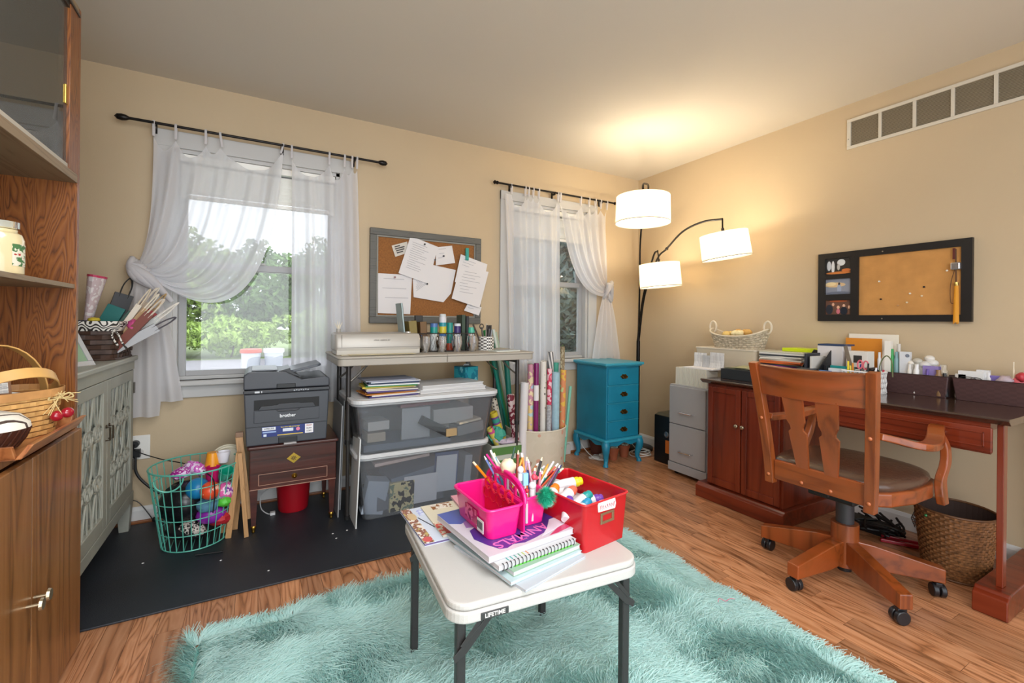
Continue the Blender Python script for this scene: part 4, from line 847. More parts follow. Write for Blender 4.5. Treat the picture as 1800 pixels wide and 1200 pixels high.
# cutting machine
cx = Thing('craft_cutting_machine', 'silver white electronic cutting machine on the left end of the grey folding table', 'cutting machine', (.60, 2.74, fz+.0003), world=True)
cm = flat('#b3aea6', .42, metal=.25); zc = fz+.0005
M = MB()
def cpr(x, k):   # side section swelling slightly
    return [(2.64, zc+.02), (2.635, zc+.04), (2.64, zc+.09), (2.66, zc+.118), (2.80, zc+.125), (2.82, zc+.10), (2.82, zc+.02)]
vs = []; secs = [(.365, .82), (.372, .95), (.385, 1), (.83, 1), (.845, .96), (.852, .85)]
for x, k in secs:
    for y, z in cpr(x, k): vs.append((x, 2.73+(y-2.73)*k, zc+.07+(z-zc-.07)*k))
n_ = 7; M.add(vs, [(i*n_+j, i*n_+(j+1) % n_, (i+1)*n_+(j+1) % n_, (i+1)*n_+j) for i in range(5) for j in range(n_)]+[tuple(range(n_-1, -1, -1)), tuple(range(5*n_, 6*n_))])
cx.part('housing', M, cm, bevel=.006, smooth=True)
M = MB(); M.box(.374, .845, 2.638, 2.81, zc, zc+.028); cx.part('base', M, flat('#b9b4aa', .4), bevel=.004)
M = MB(); M.box(.376, .845, 2.6335, 2.637, zc+.0395, zc+.042); M.box(.40, .4015, 2.633, 2.642, zc+.042, zc+.112); cx.part('lid_seam', M, flat('#77736c', .5))
text('brand_lettering', 'cricut  explore air', .0125, flat('#55524e', .5), basis((.62, 2.6338, zc+.083), (1, 0, 0), (0, .0, 1)), cx.e, cx.inv, .0004)
M = MB(); M.cyl((.79, 2.70, zc+.122), (.79, 2.70, zc+.128), .016, n=18); cx.part('dial', M, flat('#e2ded6', .3, metal=.4), smooth=True)
t = Thing('tool_holder', 'little cup of white craft quills on the back of the cutting machine', 'cup', (.405, 2.79, zc+.122))
M = MB(); M.lathe((0, 0, 0), [(.012, 0), (.014, .022), (.012, .022), (.010, .003), (0, .003)], 12); t.part('cup', M, cm)
for k in range(6):
    M = MB(); a = k*1.05; M.add([(0, 0, .004), (.012*math.cos(a), .012*math.sin(a), .035), (.022*math.cos(a), .02*math.sin(a), .062+.012*math.sin(k*2)), (.008*math.cos(a+.5), .008*math.sin(a+.5), .034)], [(0, 1, 2, 3)]); t.part('quill', M, flat('#e9dfc8', .7), solid=.001)
for k, (lb, x0, x1, y0, y1, rz_, c) in enumerate((('cream vinyl sheet sticking out under the cutting machine', .43, .80, 2.56, 2.70, .03, '#d9cfae'), ('white paper sheet under the cutting machine, front left', .40, .56, 2.58, 2.70, -.12, '#e4ddc9'), ('tan paper strip at the left foot of the cutting machine', .39, .47, 2.60, 2.70, .1, '#b9a274'))):
    M = MB(); M.box(x0-(x0+x1)/2, (x1-x0)/2, -(y1-y0)/2, (y1-y0)/2, 0, .0012); single('paper_sheet', M, flat(c, .7), lb, 'paper', ((x0+x1)/2, (y0+y1)/2, fz+.0004+.0016*(2-k)), rz_)
# wire organiser with scalloped wells
og = Thing('desk_organizer', 'dark wire mesh organizer with four clear wells on the folding table', 'organizer', (1.02, 2.80, fz+.0004)); wm = flat('#4c4744', .4, metal=.6)
ox, oy, oh = .235, .085, .115
for z in (.003, oh): M = MB(); M.tube([(*p, z) for p in rr(-ox, ox, -oy, oy, .03, 5)], .0035, 6, closed=True); og.part('rim_wire', M, wm)
M = MB(); pts = rr(-ox, ox, -oy, oy, .03, 3); per = []
for i in range(len(pts)):
    a = Vector(pts[i]); b = Vector(pts[(i+1) % len(pts)]); k = max(1, int((b-a).length/.018))
    per += [a.lerp(b, j/k) for j in range(k)]
for i, p in enumerate(per):
    for sh_ in (2, -2):
        q = per[(i+sh_) % len(per)]; M.add([(p.x, p.y, .003), (p.x*1.006, p.y*1.01, .0055), (q.x, q.y, oh), (q.x, q.y, oh-.003)], [(0, 1, 2, 3)])
og.part('mesh_wires', M, wm, kind='stuff', solid=.0012)
M = MB(); M.rrect(-ox, ox, -oy, oy, 0, .003, .03); og.part('base_plate', M, wm)
cupm = glass('#d9d6d2', .05, .22)
for k in range(4):
    x = -.155+k*.105+.03; M = MB(); M.lathe((x, -oy-.022, .0), [(.028, 0), (.045, .03), (.052, .06), (.045, .10), (.043, .10), (.049, .06), (.042, .03), (.026, .003), (0, .003)], 20, sq=.62); og.part('clear_well', M, cupm, smooth=True)
stuffc = ['#d6d0c8', '#6a5a7a', '#b08a60', '#3c4a6a', '#c9c4c0', '#5a4438', '#8a3a40', '#e0dcd4']
rgn = random.Random(9)
for k in range(4):
    for j in range(6):
        x = 1.02-.155+k*.105+.03+rgn.uniform(-.02, .02); y = 2.80-oy-.022+rgn.uniform(-.012, .012)
        M = MB(); M.cyl((0, 0, 0), (rgn.uniform(-.015, .015), rgn.uniform(-.01, .01), rgn.uniform(.07, .105)), .003, n=6)
        single('craft_pen', M, flat(stuffc[(j+k*3) % 8], .35), ['cream', 'grey violet', 'tan', 'navy', 'silver', 'brown', 'dark red', 'white'][(j+k*3) % 8]+' craft pen in the '+['leftmost', 'second', 'third', 'rightmost'][k]+' clear well of the organizer', 'pen', (x, y, fz+.006), group='craft tools in the organizer wells')
def tube_item(nm, lb, cat, x, y, z, r, h, c, rot=(0, 0, 0), bands=(), cap=None):
    t = Thing(nm, lb, cat, (x, y, z), rot=rot)
    M = MB(); M.lathe((0, 0, 0), [(r*.96, 0), (r, .003), (r, h-.002), (r*.96, h)], 18); t.part('tube_body', M, c if not isinstance(c, str) else flat(c, .35), smooth=True)
    for z0, z1, bc_ in bands: M = MB(); M.lathe((0, 0, 0), [(r*1.02, z0*h), (r*1.02, z1*h)], 18); t.part('printed_band', M, flat(bc_, .35), smooth=True)
    if cap: M = MB(); M.lathe((0, 0, h), [(r*.9, 0), (r*.9, cap[1]), (r*.6, cap[1]+.004), (0, cap[1]+.004)], 16); t.part('cap', M, flat(cap[0], .35), smooth=True)
    return t
def slab(nm, lb, cat, x, y, z, w_, d_, h, c, rot=(0, 0, 0), page=None):
    t = Thing(nm, lb, cat, (x, y, z), rot=rot); m = c if not isinstance(c, str) else flat(c, .5)
    M = MB(); M.box(-w_/2, -w_/2+.002, -d_/2, d_/2, 0, h); M.box(w_/2-.002, w_/2, -d_/2, d_/2, 0, h); M.box(-w_/2, w_/2, -d_/2, -d_/2+.002, 0, h); t.part('cover', M, m)
    M = MB(); M.box(-w_/2+.002, w_/2-.002, -d_/2+.002, d_/2-.002, .003, h-.003); t.part('pages', M, flat(page or '#e6dfcf', .8)); return t
oz = fz+.0045
slab('book', 'olive gold covered book leaning at the left of the wire organizer', 'book', .845, 2.79, oz, .052, .12, .19, '#7c6a2c', (0, -.10, 0))
slab('book', 'brown leather-look book beside the olive one in the organizer', 'book', .905, 2.79, oz, .045, .12, .185, '#6a4a20', (0, -.06, 0))
slab('book', 'thin pale blue folder leaning over the cork board corner', 'folder', .798, 2.82, oz, .012, .12, .30, '#a9bcbc', (0, -.11, 0))
slab('notebook', 'black notebook standing behind the brown book', 'notebook', .905, 2.86, oz, .05, .02, .225, '#26231f', (0, 0, 0))
for k, (x, y, c, h, r, b, cp, lb) in enumerate(((.985, 2.79, '#dfe3e2', .175, .024, ((.62, .86, '#1d8f86'), (.86, 1, '#4c6fa8')), None, 'white spray can with a teal and blue band'),
    (1.045, 2.79, '#cfcfd6', .215, .023, ((.3, .5, '#3a6fb0'), (.5, .72, '#c9b93a'), (.72, .84, '#2f8f9a')), ('#c9cdd0', .018), 'tall spray can with a yellow and blue label'),
    (1.098, 2.80, '#18857c', .18, .021, ((.0, .25, '#b5482c'),), None, 'teal tube with a rust red foot'),
    (1.148, 2.79, '#cdd2da', .175, .022, ((.6, .9, '#3d2f6a'),), None, 'silver tube with a purple band'),
    (1.245, 2.78, '#e4e2de', .15, .022, ((.72, 1, '#52b59a'), (.3, .5, '#c23a3a')), None, 'white glue bottle with a mint top'))):
    tube_item('craft_can', lb+' in the wire organizer', 'can', x, y, oz, r, h, c, bands=b, cap=cp)
slab('binder', 'dark green binder standing upright in the wire organizer', 'binder', 1.19, 2.83, oz, .028, .09, .232, '#36483a')
slab('binder', 'black binder beside the dark green one in the organizer', 'binder', 1.218, 2.83, oz, .02, .09, .225, '#2a2a2c')
# dotted pencil pot and tools
pp = Thing('pencil_pot', 'white pencil pot with a dark dotted lattice near the table end', 'pencil pot', (1.345, 2.76, fz+.0004))
M = MB(); M.lathe((0, 0, 0), [(.052, 0), (.054, .002), (.054, .092), (.051, .092), (.051, .004), (0, .004)], 32); pp.part('pot_body', M, pattern('checker', '#e9e7e2', '#3b3633', scale=95, rough=.5, rot=(0, 0, .78)), smooth=True)
for z in (.003, .090): M = MB(); M.tube([(.0545*math.cos(a), .0545*math.sin(a), z) for a in [2*PI*i/28 for i in range(28)]], .0018, 5, closed=True); pp.part('white_rim', M, flat('#f0eee8', .5))
for k, (dx, dy, lx, h, c, lb) in enumerate(((-.03, 0, -.45, .17, '#3d3026', 'dark brown brush leaning left in the dotted pot'), (-.01, .02, -.12, .15, '#2a2624', 'black plier handle in the dotted pot'), (.0, -.02, .10, .14, '#332e2c', 'black scissors handle in the dotted pot'), (.012, .02, .02, .175, '#c9bfae', 'cream wooden stick in the dotted pot'), (-.02, -.02, -.2, .14, '#57504a', 'grey metal file in the dotted pot'), (.04, .01, .14, .135, '#8a8a90', 'silver craft knife at the right of the dotted pot'))):
    M = MB(); M.cyl((0, 0, 0), (lx*h, 0, h), .0045, .0055 if k % 2 else .007, 8)
    if k in (1, 2): M.tube([(lx*h+.014*math.cos(a), 0, h+.006+.016*math.sin(a)) for a in [2*PI*i/12 for i in range(12)]], .0035, 6, closed=True)
    single('craft_tool', M, flat(c, .4), lb, 'tool', (1.345+dx*.7, 2.76+dy, fz+.0046), smooth=True)
M = MB(); M.box(-.018, .018, -.008, .008, 0, .165); M.box(-.014, .014, -.009, -.008, .125, .15); single('tool_package', M, flat('#26262a', .4), 'black blister pack standing in the dotted pot', 'package', (1.372, 2.775, fz+.0046), bevel=.002)
t = Thing('tablet', 'small white-edged tablet lying face up beside the dotted pot', 'tablet', (1.42, 2.63, fz+.0004), .12)
M = MB(); M.rrect(-.10, .09, -.055, .055, 0, .007, .01); t.part('tablet_body', M, flat('#d8dcd6', .3)); M = MB(); M.box(-.088, .078, -.046, .046, .007, .0076); t.part('screen', M, flat('#8d9694', .15))
# ================================================================== CORK BOARD WITH PAPERS
cb = Thing('cork_board', 'cork board in a weathered grey frame hanging between the windows', 'notice board', (1.05, D-.005, 1.09), world=True)
fr_ = wood('#62615c', '#494844', axis='x', scale=2, rough=.6); bx0, bx1, bz0, bz1 = .643, 1.462, 1.09, 1.732
for a in ((bx0, bx1, bz0, bz0+.045), (bx0, bx1, bz1-.045, bz1), (bx0, bx0+.045, bz0+.045, bz1-.045), (bx1-.045, bx1, bz0+.045, bz1-.045)):
    M = MB(); M.box(a[0], a[1], D-.03, D-.001, a[2], a[3]); cb.part('frame_rail', M, fr_, bevel=.005)
for a in ((bx0+.045, bx1-.045, bz0+.045, bz0+.056), (bx0+.045, bx1-.045, bz1-.056, bz1-.045), (bx0+.045, bx0+.056, bz0+.056, bz1-.056), (bx1-.056, bx1-.045, bz0+.056, bz1-.056)):
    M = MB(); M.box(a[0], a[1], D-.022, D-.002, a[2], a[3]); cb.part('inner_bead', M, flat('#8a8982', .6), bevel=.002)
M = MB(); M.box(bx0+.056, bx1-.056, D-.014, D-.002, bz0+.056, bz1-.056); cb.part('cork_sheet', M, flat('#8f5d30', .9, var=.18, vscale=90, bump=.3, bscale=200))
def zz(u, v): return 560+u/4.5, 380+v/4.5
papers = [('long white letter hanging low at the left of the cork board', [(470, 450), (740, 465), (722, 775), (468, 765)], 0, 0, .2),
 ('small striped business card pinned at the upper left', [(578, 232), (700, 200), (715, 285), (605, 322)], 0, 1, .5),
 ('torn-edge letter in the middle below the tilted sheet', [(745, 500), (905, 385), (1085, 425), (1045, 610), (985, 680), (750, 640)], 1, 2, .1),
 ('large tilted white sheet in the middle of the cork board', [(728, 155), (945, 242), (865, 535), (630, 450)], 2, 3, .0),
 ('square white note with one dark pin', [(930, 245), (1055, 232), (1078, 370), (925, 390)], 1, 4, .3),
 ('white list clipped at the upper right edge', [(1125, 300), (1335, 380), (1290, 600), (1075, 520)], 1, 5, .1),
 ('lower white letter overhanging the right frame of the cork board', [(1120, 395), (1345, 440), (1270, 725), (1050, 650)], 2, 6, -.1),
 ('narrow white sheet behind the craft cans at the lower right', [(1180, 690), (1290, 720), (1265, 785), (1150, 745)], 0, 7, .2)]
for lb, q, lv, k, th in papers:
    y = D-.034-.004*lv if k in (5, 6, 7) else D-.016-.004*lv
    pts = [atY(*zz(*p), y) for p in q]; c = sum(pts, Vector())/len(pts)
    M = MB(); n_ = len(pts); off = [Vector((0, -.006*(1 if p.z < c.z-.02 else 0), 0)) for p in pts]
    a_ = [p-c+o2 for p, o2 in zip(pts, off)]; M.add(a_+[p+Vector((0, .0008, 0)) for p in a_], [tuple(range(n_)), tuple(range(2*n_-1, n_-1, -1))]+[(i, n_+i, n_+(i+1) % n_, (i+1) % n_) for i in range(n_)])
    t = Thing('pinned_paper', lb, 'paper', c)
    t.part('sheet', M, flat('#dcd9da' if k != 1 else '#cfc9c0', .8))
    # printed lines as thin strips
    ex = (pts[1]-pts[0]); ey = (pts[-1]-pts[0]); lm = flat('#8d8d96' if k != 1 else '#4a4648', .8); M = MB(); rg = random.Random(k+40)
    nl = (3, 4, 9, 13, 3, 7, 8, 2)[k]
    for j in range(nl):
        fz_ = .12+.72*j/max(nl, 1); x0_ = .12+.08*rg.random(); x1_ = x0_+rg.uniform(.25, .65)
        if k == 0 and j != 0: x1_ = x0_+.7
        o2 = pts[0]+ey*fz_-c; yo = Vector((0, -.0009-.006*max(0, fz_-.0)*(1 if 1 else 0), 0))
        A = o2+ex*x0_+yo; B_ = o2+ex*min(x1_, .88)+yo; dn = ey.normalized()*(.0022 if not k == 1 else .008)
        M.quad(A, B_, B_+dn, A+dn)
    t.part('printed_lines', M, lm, kind='stuff')
for i, (u, v, c) in enumerate(((838, 222, '#1c1c1e'), (988, 315, '#1c1c1e'), (1092, 462, '#1c1c1e'), (858, 535, '#222'), (602, 482, '#8a5a5a'), (920, 345, '#55504c'))):
    p = atY(*zz(u, v), D-.030); M = MB(); M.lathe((0, 0, 0), [(.005, -.004), (.0035, .003), (.0065, .008), (0, .009)], 10, axis=(0, -1, 0))
    single('push_pin', M, flat(c if len(c) == 7 else '#222222', .3), ['black push pin in the large tilted sheet', 'black push pin in the square note', 'black push pin between the right-hand letters', 'black push pin at the lower corner of the tilted sheet', 'dull red push pin in the left letter', 'grey push pin between the square note and the tilted sheet'][i], 'push pin', p, smooth=True)
p = atY(*zz(1175, 300), D-.045); M = MB(); M.box(-.012, .012, -.006, .010, -.045, .045); M.box(-.009, .009, -.012, -.006, -.04, .01); single('clothes_peg', M, flat('#2f9f93', .4), 'teal clip holding the list on the cork board', 'clip', p, .0, bevel=.002)
# ================================================================== UNDER THE TABLE: STORAGE BINS
lidm = flat('#d5d6d8', .4)
def clearbin():
    k = 'clearbin'
    if k in MATS: return MATS[k]
    m = bpy.data.materials.new('m_clear_plastic'); m.use_nodes = True; t_ = m.node_tree; t_.nodes.clear()
    o = t_.nodes.new('ShaderNodeOutputMaterial'); mx = t_.nodes.new('ShaderNodeMixShader'); m2 = t_.nodes.new('ShaderNodeMixShader'); tr = t_.nodes.new('ShaderNodeBsdfTransparent'); tr.inputs[0].default_value = (.93, .94, .96, 1)
    df = t_.nodes.new('ShaderNodeBsdfDiffuse'); df.inputs[0].default_value = (.42, .44, .47, 1); gl_ = t_.nodes.new('ShaderNodeBsdfGlossy'); gl_.inputs['Roughness'].default_value = .12; gl_.inputs[0].default_value = (.9, .9, .9, 1)
    m2.inputs[0].default_value = .16; t_.links.new(tr.outputs[0], m2.inputs[1]); t_.links.new(df.outputs[0], m2.inputs[2])
    lw = t_.nodes.new('ShaderNodeFresnel'); lw.inputs[0].default_value = 1.3; t_.links.new(lw.outputs[0], mx.inputs[0]); t_.links.new(m2.outputs[0], mx.inputs[1]); t_.links.new(gl_.outputs[0], mx.inputs[2]); t_.links.new(mx.outputs[0], o.inputs[0])
    MATS[k] = m; return m
def bin_(lb, x0, x1, y0, y1, z0, z1, rz=0):
    cx_, cy_ = (x0+x1)/2, (y0+y1)/2; t = Thing('storage_bin', lb, 'storage bin', (cx_, cy_, z0), rz); h = z1-z0; a, b = (x1-x0)/2, (y1-y0)/2
    M = MB(); M.shell(-a+.02, a-.02, -b+.02, b-.02, 0, h-.022, .003, .035, .05, 5); t.part('clear_tub', M, clearbin(), smooth=.9)
    M = MB(); pts = rr(-a+.008, a-.008, -b+.008, b-.008, .06, 5); M.tube([(*p, h-.03) for p in pts], .006, 6, closed=True); t.part('tub_rim', M, flat('#b4b8bc', .3, alpha=.75), smooth=True)
    M = MB(); M.rrect(-a, a, -b, b, h-.022, h-.002, .065, 6); M.rrect(-a+.03, a-.03, -b+.03, b-.03, h-.002, h, .05, 6); t.part('lid', M, lidm, bevel=.004)
    return t
bin_('clear storage bin with a white lid, lower of the stack under the folding table', .455, 1.265, 2.50, 2.94, .0095, .385)
bin_('clear storage bin with a white lid, upper of the stack under the folding table', .425, 1.305, 2.46, 2.93, .386, .688, .02)
def inbin(nm, lb, cat, x, y, z, w_, d_, h, c, rot=(0, 0, 0), m=None):
    M = MB(); M.box(-w_/2, w_/2, -d_/2, d_/2, 0, h); return single(nm, M, m or flat(c, .6), lb, cat, (x, y, z), rot=rot, bevel=.002)
low = [('paper_pad', 'white sheet with small print pressed against the front of the lower bin', .83, 2.56, .05, .20, .004, .17, '#d9d9dc', (.10, 0, .0)),
 ('paper_pad', 'white panel at the right front of the lower bin', .985, 2.565, .09, .13, .004, .22, '#cfd3d8', (.08, .03, 0)),
 ('paper_pad', 'blue edged pad behind the white panel in the lower bin', .99, 2.585, .09, .15, .01, .235, '#3f5688', (.08, .03, 0)),
 ('fabric_fold', 'floral black fabric folded in the lower bin', .72, 2.585, .03, .14, .06, .17, None, (.1, 0, 0)),
 ('envelope', 'pink and cream padded envelope lying on top in the lower bin', .72, 2.64, .318, .32, .18, .018, '#dcc3b8', (.12, -.05, .05)),
 ('plastic_bag', 'clear bag of supplies at the left of the lower bin', .56, 2.62, .03, .12, .08, .19, '#a9b3bf', (.1, .2, 0)),
 ('card_stack', 'grey card stack lying in the middle of the lower bin', .78, 2.70, .04, .40, .24, .09, '#5a5e66', (0, 0, .05)),
 ('card_stack', 'dark sheets lying across the lower bin', .80, 2.72, .14, .42, .26, .05, '#4a4644', (.0, .02, .02)),
 ('card_stack', 'blue grey folders slanting in the lower bin', .84, 2.68, .20, .38, .22, .04, '#6f7a8a', (.0, -.12, .1)),
 ('card_stack', 'pale sleeves slanting at the right of the lower bin', 1.10, 2.68, .05, .05, .26, .24, '#9aa0a8', (.0, .1, .1))]
for nm, lb, x, y, z, w_, d_, h, c, rot in low:
    inbin(nm, lb, 'paper' if 'p' in nm[:2] else 'craft supplies', x, y, z, w_, d_, h, c, rot, None if c else pattern('blobs', '#2a2826', '#b9b08a', '#6a7a6a', 26))
up = [('framed_print', 'pale grey framed sheet standing in the middle of the upper bin', .80, 2.565, .43, .17, .014, .18, '#a6a8aa', (.05, 0, .03)),
 ('glasses_case', 'black long case lying slanted in the upper bin', .90, 2.53, .468, .21, .05, .05, '#16171a', (0, .50, .05)),
 ('paper_box', 'tan paper box at the left of the upper bin', .57, 2.60, .44, .10, .12, .05, '#a89a86', (0, 0, .05)),
 ('card_stack', 'white card packs stacked at the left of the upper bin', .58, 2.62, .50, .12, .14, .05, '#b9b6b0', (0, 0, .1)),
 ('card_stack', 'blue grey paper pads along the floor of the upper bin', .75, 2.66, .395, .50, .28, .035, '#5d6876', (0, 0, 0)),
 ('card_stack', 'stack of pale magazines at the right of the upper bin', 1.02, 2.66, .50, .26, .24, .09, '#a9a6a2', (0, 0, .06)),
 ('card_stack', 'open cream booklet at the right front of the upper bin', 1.12, 2.56, .50, .15, .10, .012, '#c9bba2', (.0, -.10, .1)),
 ('card_stack', 'grey folder standing at the right front of the upper bin', 1.13, 2.585, .43, .18, .12, .06, '#7c7a78', (0, -.1, .1)),
 ('paper_box', 'small kraft packet beside the black case', 1.00, 2.52, .43, .07, .03, .045, '#b0946a', (0, 0, .1)),
 ('card_stack', 'red folder under the lid of the upper bin', .86, 2.66, .615, .30, .2, .02, '#8e4a4a', (0, -.03, 0))]
for nm, lb, x, y, z, w_, d_, h, c, rot in up: inbin(nm, lb, 'craft supplies', x, y, z, w_, d_, h, c, rot)
# on top of the upper bin
zt = .6895; rg = random.Random(5)
stk = [('#3a2a78', 'purple'), ('#d8d4cc', 'off-white'), ('#c27a2c', 'orange'), ('#b0783c', 'tan'), ('#46326e', 'dark violet'), ('#c9c2bc', 'crumpled pale'), ('#d9cfb8', 'cream'), ('#d2b93a', 'yellow'), ('#2f7a3c', 'green'), ('#dfe2e6', 'white'), ('#1f3352', 'navy'), ('#c2c6d0', 'silver grey'), ('#8f93a2', 'topmost grey')]
z = zt
for i, (c, w_) in enumerate(stk):
    th = .0055+.003*(i % 3 == 1); M = MB(); M.box(-.14, .14, -.095, .095, 0, th)
    single('paper_folder', M, flat(c, .55, bump=.3 if i > 8 else 0, bscale=20), w_+' folder in the paper stack on the left of the upper bin lid', 'folder', (.65+rg.uniform(-.015, .02), 2.60+rg.uniform(-.01, .02), z), rg.uniform(-.12, .12)); z += th+.0006
for i, (a, b, dz) in enumerate(((.215, .13, 0), (.205, .125, .022))):
    t = Thing('white_binder', ['white boxed binder on the upper storage bin, under another', 'white boxed binder, topmost of two on the upper storage bin'][i], 'binder', (1.02, 2.66+.01*i, zt+dz), .06+.04*i)
    M = MB(); M.box(-a, a, -b, b, 0, .003); M.box(-a, a, -b, b, .018, .0215); M.box(-a, -a+.003, -b, b, .003, .018); t.part('cover', M, flat('#dfdfe0', .4)); M = MB(); M.box(-a+.006, a-.004, -b+.004, b-.004, .003, .018); t.part('pages', M, flat('#bdbcbc', .8))
t = Thing('tissue_box', 'teal and blue tissue box on the back of the upper bin lid', 'tissue box', (1.235, 2.84, zt+.0002), .35)
M = MB(); M.box(-.058, .058, -.058, .058, 0, .115); t.part('box_body', M, pattern('blobs', '#2fa3b0', '#1b7f96', '#7cc9d2', 14, rough=.4), bevel=.003)
M = MB(); M.lathe((0, 0, .115), [(.035, 0), (.03, .002), (0, .002)], 18, sq=.5); t.part('oval_opening', M, flat('#1a4f5c', .6))
M = MB(); M.add([(-.03, 0, .117), (-.01, .01, .128), (.012, -.01, .13), (.03, 0, .117), (0, .02, .117)], [(0, 1, 4), (1, 2, 4), (2, 3, 4)]); t.part('tissue', M, flat('#e6e8ea', .8))
fz0 = .0095
for i, (x, y, h, w_, lb) in enumerate(((.462, 2.55, .47, .0, 'thin white foam board leaning at the left end of the storage bins'), (.400, 2.80, .62, 0, 'translucent plastic sheet leaning against the table leg'), (.425, 2.90, .66, 0, 'large clear plastic drawer panel behind the folding table leg'))):
    M = MB(); M.box(-.003, .003, -.16 if i else -.10, .16 if i else .10, 0, h)
    single('foam_board' if not i else 'plastic_sheet', M, flat(['#dfe2e2', '#9a9c9e', '#a9abad'][i], .4), lb, 'board', (x-.005, y+.03, fz0), rot=(0, .04 if i == 0 else .03, 0))
# ================================================================== GIFT WRAP BIN
gb = Thing('fabric_bin', 'cream fabric storage bin printed with pink blossoms holding rolls of gift wrap', 'fabric bin', (1.81, 2.86, 0)); r0, r1, gh = .205, .225, .33
pb_ = pattern('dots', '#cfc6b2', '#cfa08a', '#d2c9b6', scale=10, rough=.9, thr=.17)
M = MB(); n = 32; M.lathe((0, 0, 0.0105), [(r0, 0), (r0+.004, .01), (r1, gh), (r1-.006, gh), (r0-.004, .012), (0, .012)], n); gb.part('bin_body', M, pb_, smooth=True)
M = MB(); M.tube([(r1*math.cos(a), r1*math.sin(a), gh+.0105) for a in [2*PI*i/32 for i in range(32)]], .005, 6, closed=True); gb.part('rope_rim', M, flat('#ddd6c4', .8))
M = MB(); M.tube(spline([(.20, -.09, gh+.0), (.205, -.05, gh+.08), (.215, .01, gh+.07), (.215, .05, gh)], 6), .005, 7); M.tube(spline([(.205, -.09, gh), (.215, -.07, gh+.03), (.20, -.10, gh-.03), (.21, -.09, gh-.08)], 5), .004, 6); gb.part('rope_handle', M, flat('#e6e2da', .8))
def roll(lb, px, h, c, x, y, lean=(0, 0), r=.018, z=.03, bands=None):
    t = Thing('gift_wrap_roll', lb, 'gift wrap', (x, y, z), rot=(lean[0], lean[1], 0))
    M = MB(); M.lathe((0, 0, 0), [(r, 0), (r, h), (r*.7, h), (r*.66, h-.02), (0, h-.02)], 18); t.part('paper_tube', M, c, smooth=.8)
    for a, b, m_ in (bands or ()): M = MB(); M.lathe((0, 0, 0), [(r*1.06, a*h), (r*1.06, b*h)], 18); t.part('paper_wrap', M, m_, smooth=True)
    return t
P_ = pattern
rolls = [('white gift wrap roll leaning at the front left of the fabric bin', 922, 672, flat('#dcd8d8', .5), 2.74, .03, .030),
 ('pastel print gift wrap roll beside the plain white roll', 933, 640, P_('blobs', '#b9d3d8', '#e7c98a', '#c7a9c4', 16), 2.77, 0, .022),
 ('plum purple gift wrap roll with a white label band', 943, 638, flat('#7d1560', .3, coat=.4), 2.73, 0, .018),
 ('white gift wrap roll with black medallions', 955, 635, P_('dots', '#dcd7cf', '#3a3634', None, scale=22, thr=.28), 2.73, .0, .022),
 ('pink floral gift wrap roll, cut short', 966, 648, P_('blobs', '#e9c3cc', '#cf3a5c', '#d98a9c', 18), 2.74, .0, .018),
 ('pale blue gift wrap roll with tiny stars', 977, 654, flat('#9dbfcc', .4, var=.1, vscale=30), 2.73, .0, .029),
 ('yellow and orange patterned gift wrap roll', 990, 650, P_('blobs', '#e0b24a', '#d88a5c', '#b9c98a', 14), 2.76, .02, .022),
 ('tall tan printed gift wrap roll behind the yellow one', 989, 609, P_('blobs', '#b8ab8e', '#8a7a5c', '#c9c2a4', 30), 2.84, .0, .017),
 ('grey and white chevron gift wrap roll standing tall at the back', 968, 618, P_('stripes', '#e2e0de', '#6a6a6c', scale=14, thr=.5, rot=(.6, 0, .3)), 2.90, .0, .024),
 ('silver glitter gift wrap roll in front of the floral one', 965, 712, flat('#a9abaf', .4, var=.4, vscale=60), 2.69, .0, .018),
 ('dark red gift wrap roll behind the plum one', 938, 650, flat('#5a1420', .5), 2.86, 0, .02),
 ('teal gift wrap roll at the back of the fabric bin', 977, 637, flat('#4fae9a', .5), 2.93, .03, .02),
 ('mint green gift bag edge leaning out at the right of the bin', 1003, 678, flat('#7cc2ac', .5), 2.84, .10, .012)]
rolls = [(lb, atY(u, v, y).z-.035, c, atY(u, v, y).x-ln*.6, y, (0, ln), r) for lb, u, v, c, y, ln, r in rolls]
for lb, h, c, x, y, ln, r in rolls: roll(lb, 0, h, c, x, y, ln, r, .035, bands=[(.66, .80, flat('#e4e0e2', .4))] if 'plum' in lb else ([(.62, 1.0, P_('blobs', '#e7d3a9', '#c98a9c', '#a9c9d8', 20))] if 'pastel' in lb else None))
# rolls leaning between the storage bins and the fabric bin
rolls2 = [('burgundy and white floral gift wrap roll leaning left of the fabric bin', .60, P_('blobs', '#dcc9c9', '#7d2338', '#c9a3a9', 24), 1.60, 2.72, (.0, -.14), .026),
 ('yellow, purple and teal striped gift wrap roll leaning low by the storage bins', .50, P_('stripes', '#d9c23a', '#7a4a8c', '#3a9c8a', scale=3.2, thr=.4, rot=(0, 1.57, 0)), 1.60, 2.80, (.0, -.36), .028),
 ('black dotted cream gift wrap roll behind the striped one', .56, P_('dots', '#c9bfae', '#2a2624', None, scale=45, thr=.3), 1.60, 2.88, (.0, -.24), .024),
 ('pink and yellow print gift wrap roll lying lowest by the bins', .44, P_('blobs', '#c94a8a', '#d9c95a', '#b9a9c9', 16), 1.575, 2.72, (.0, -.52), .024),
 ('dark green satin gift wrap roll leaning behind the table leg', .95, flat('#1f5a4c', .4), 1.64, 2.96, (.0, -.16), .024),
 ('teal gift wrap roll leaning beside the dark green roll', .82, flat('#1e7a6c', .4), 1.66, 2.90, (.0, -.10), .020)]
for lb, h, c, x, y, ln, r in rolls2: roll(lb, 0, h, c, x, y, ln, r, .012)
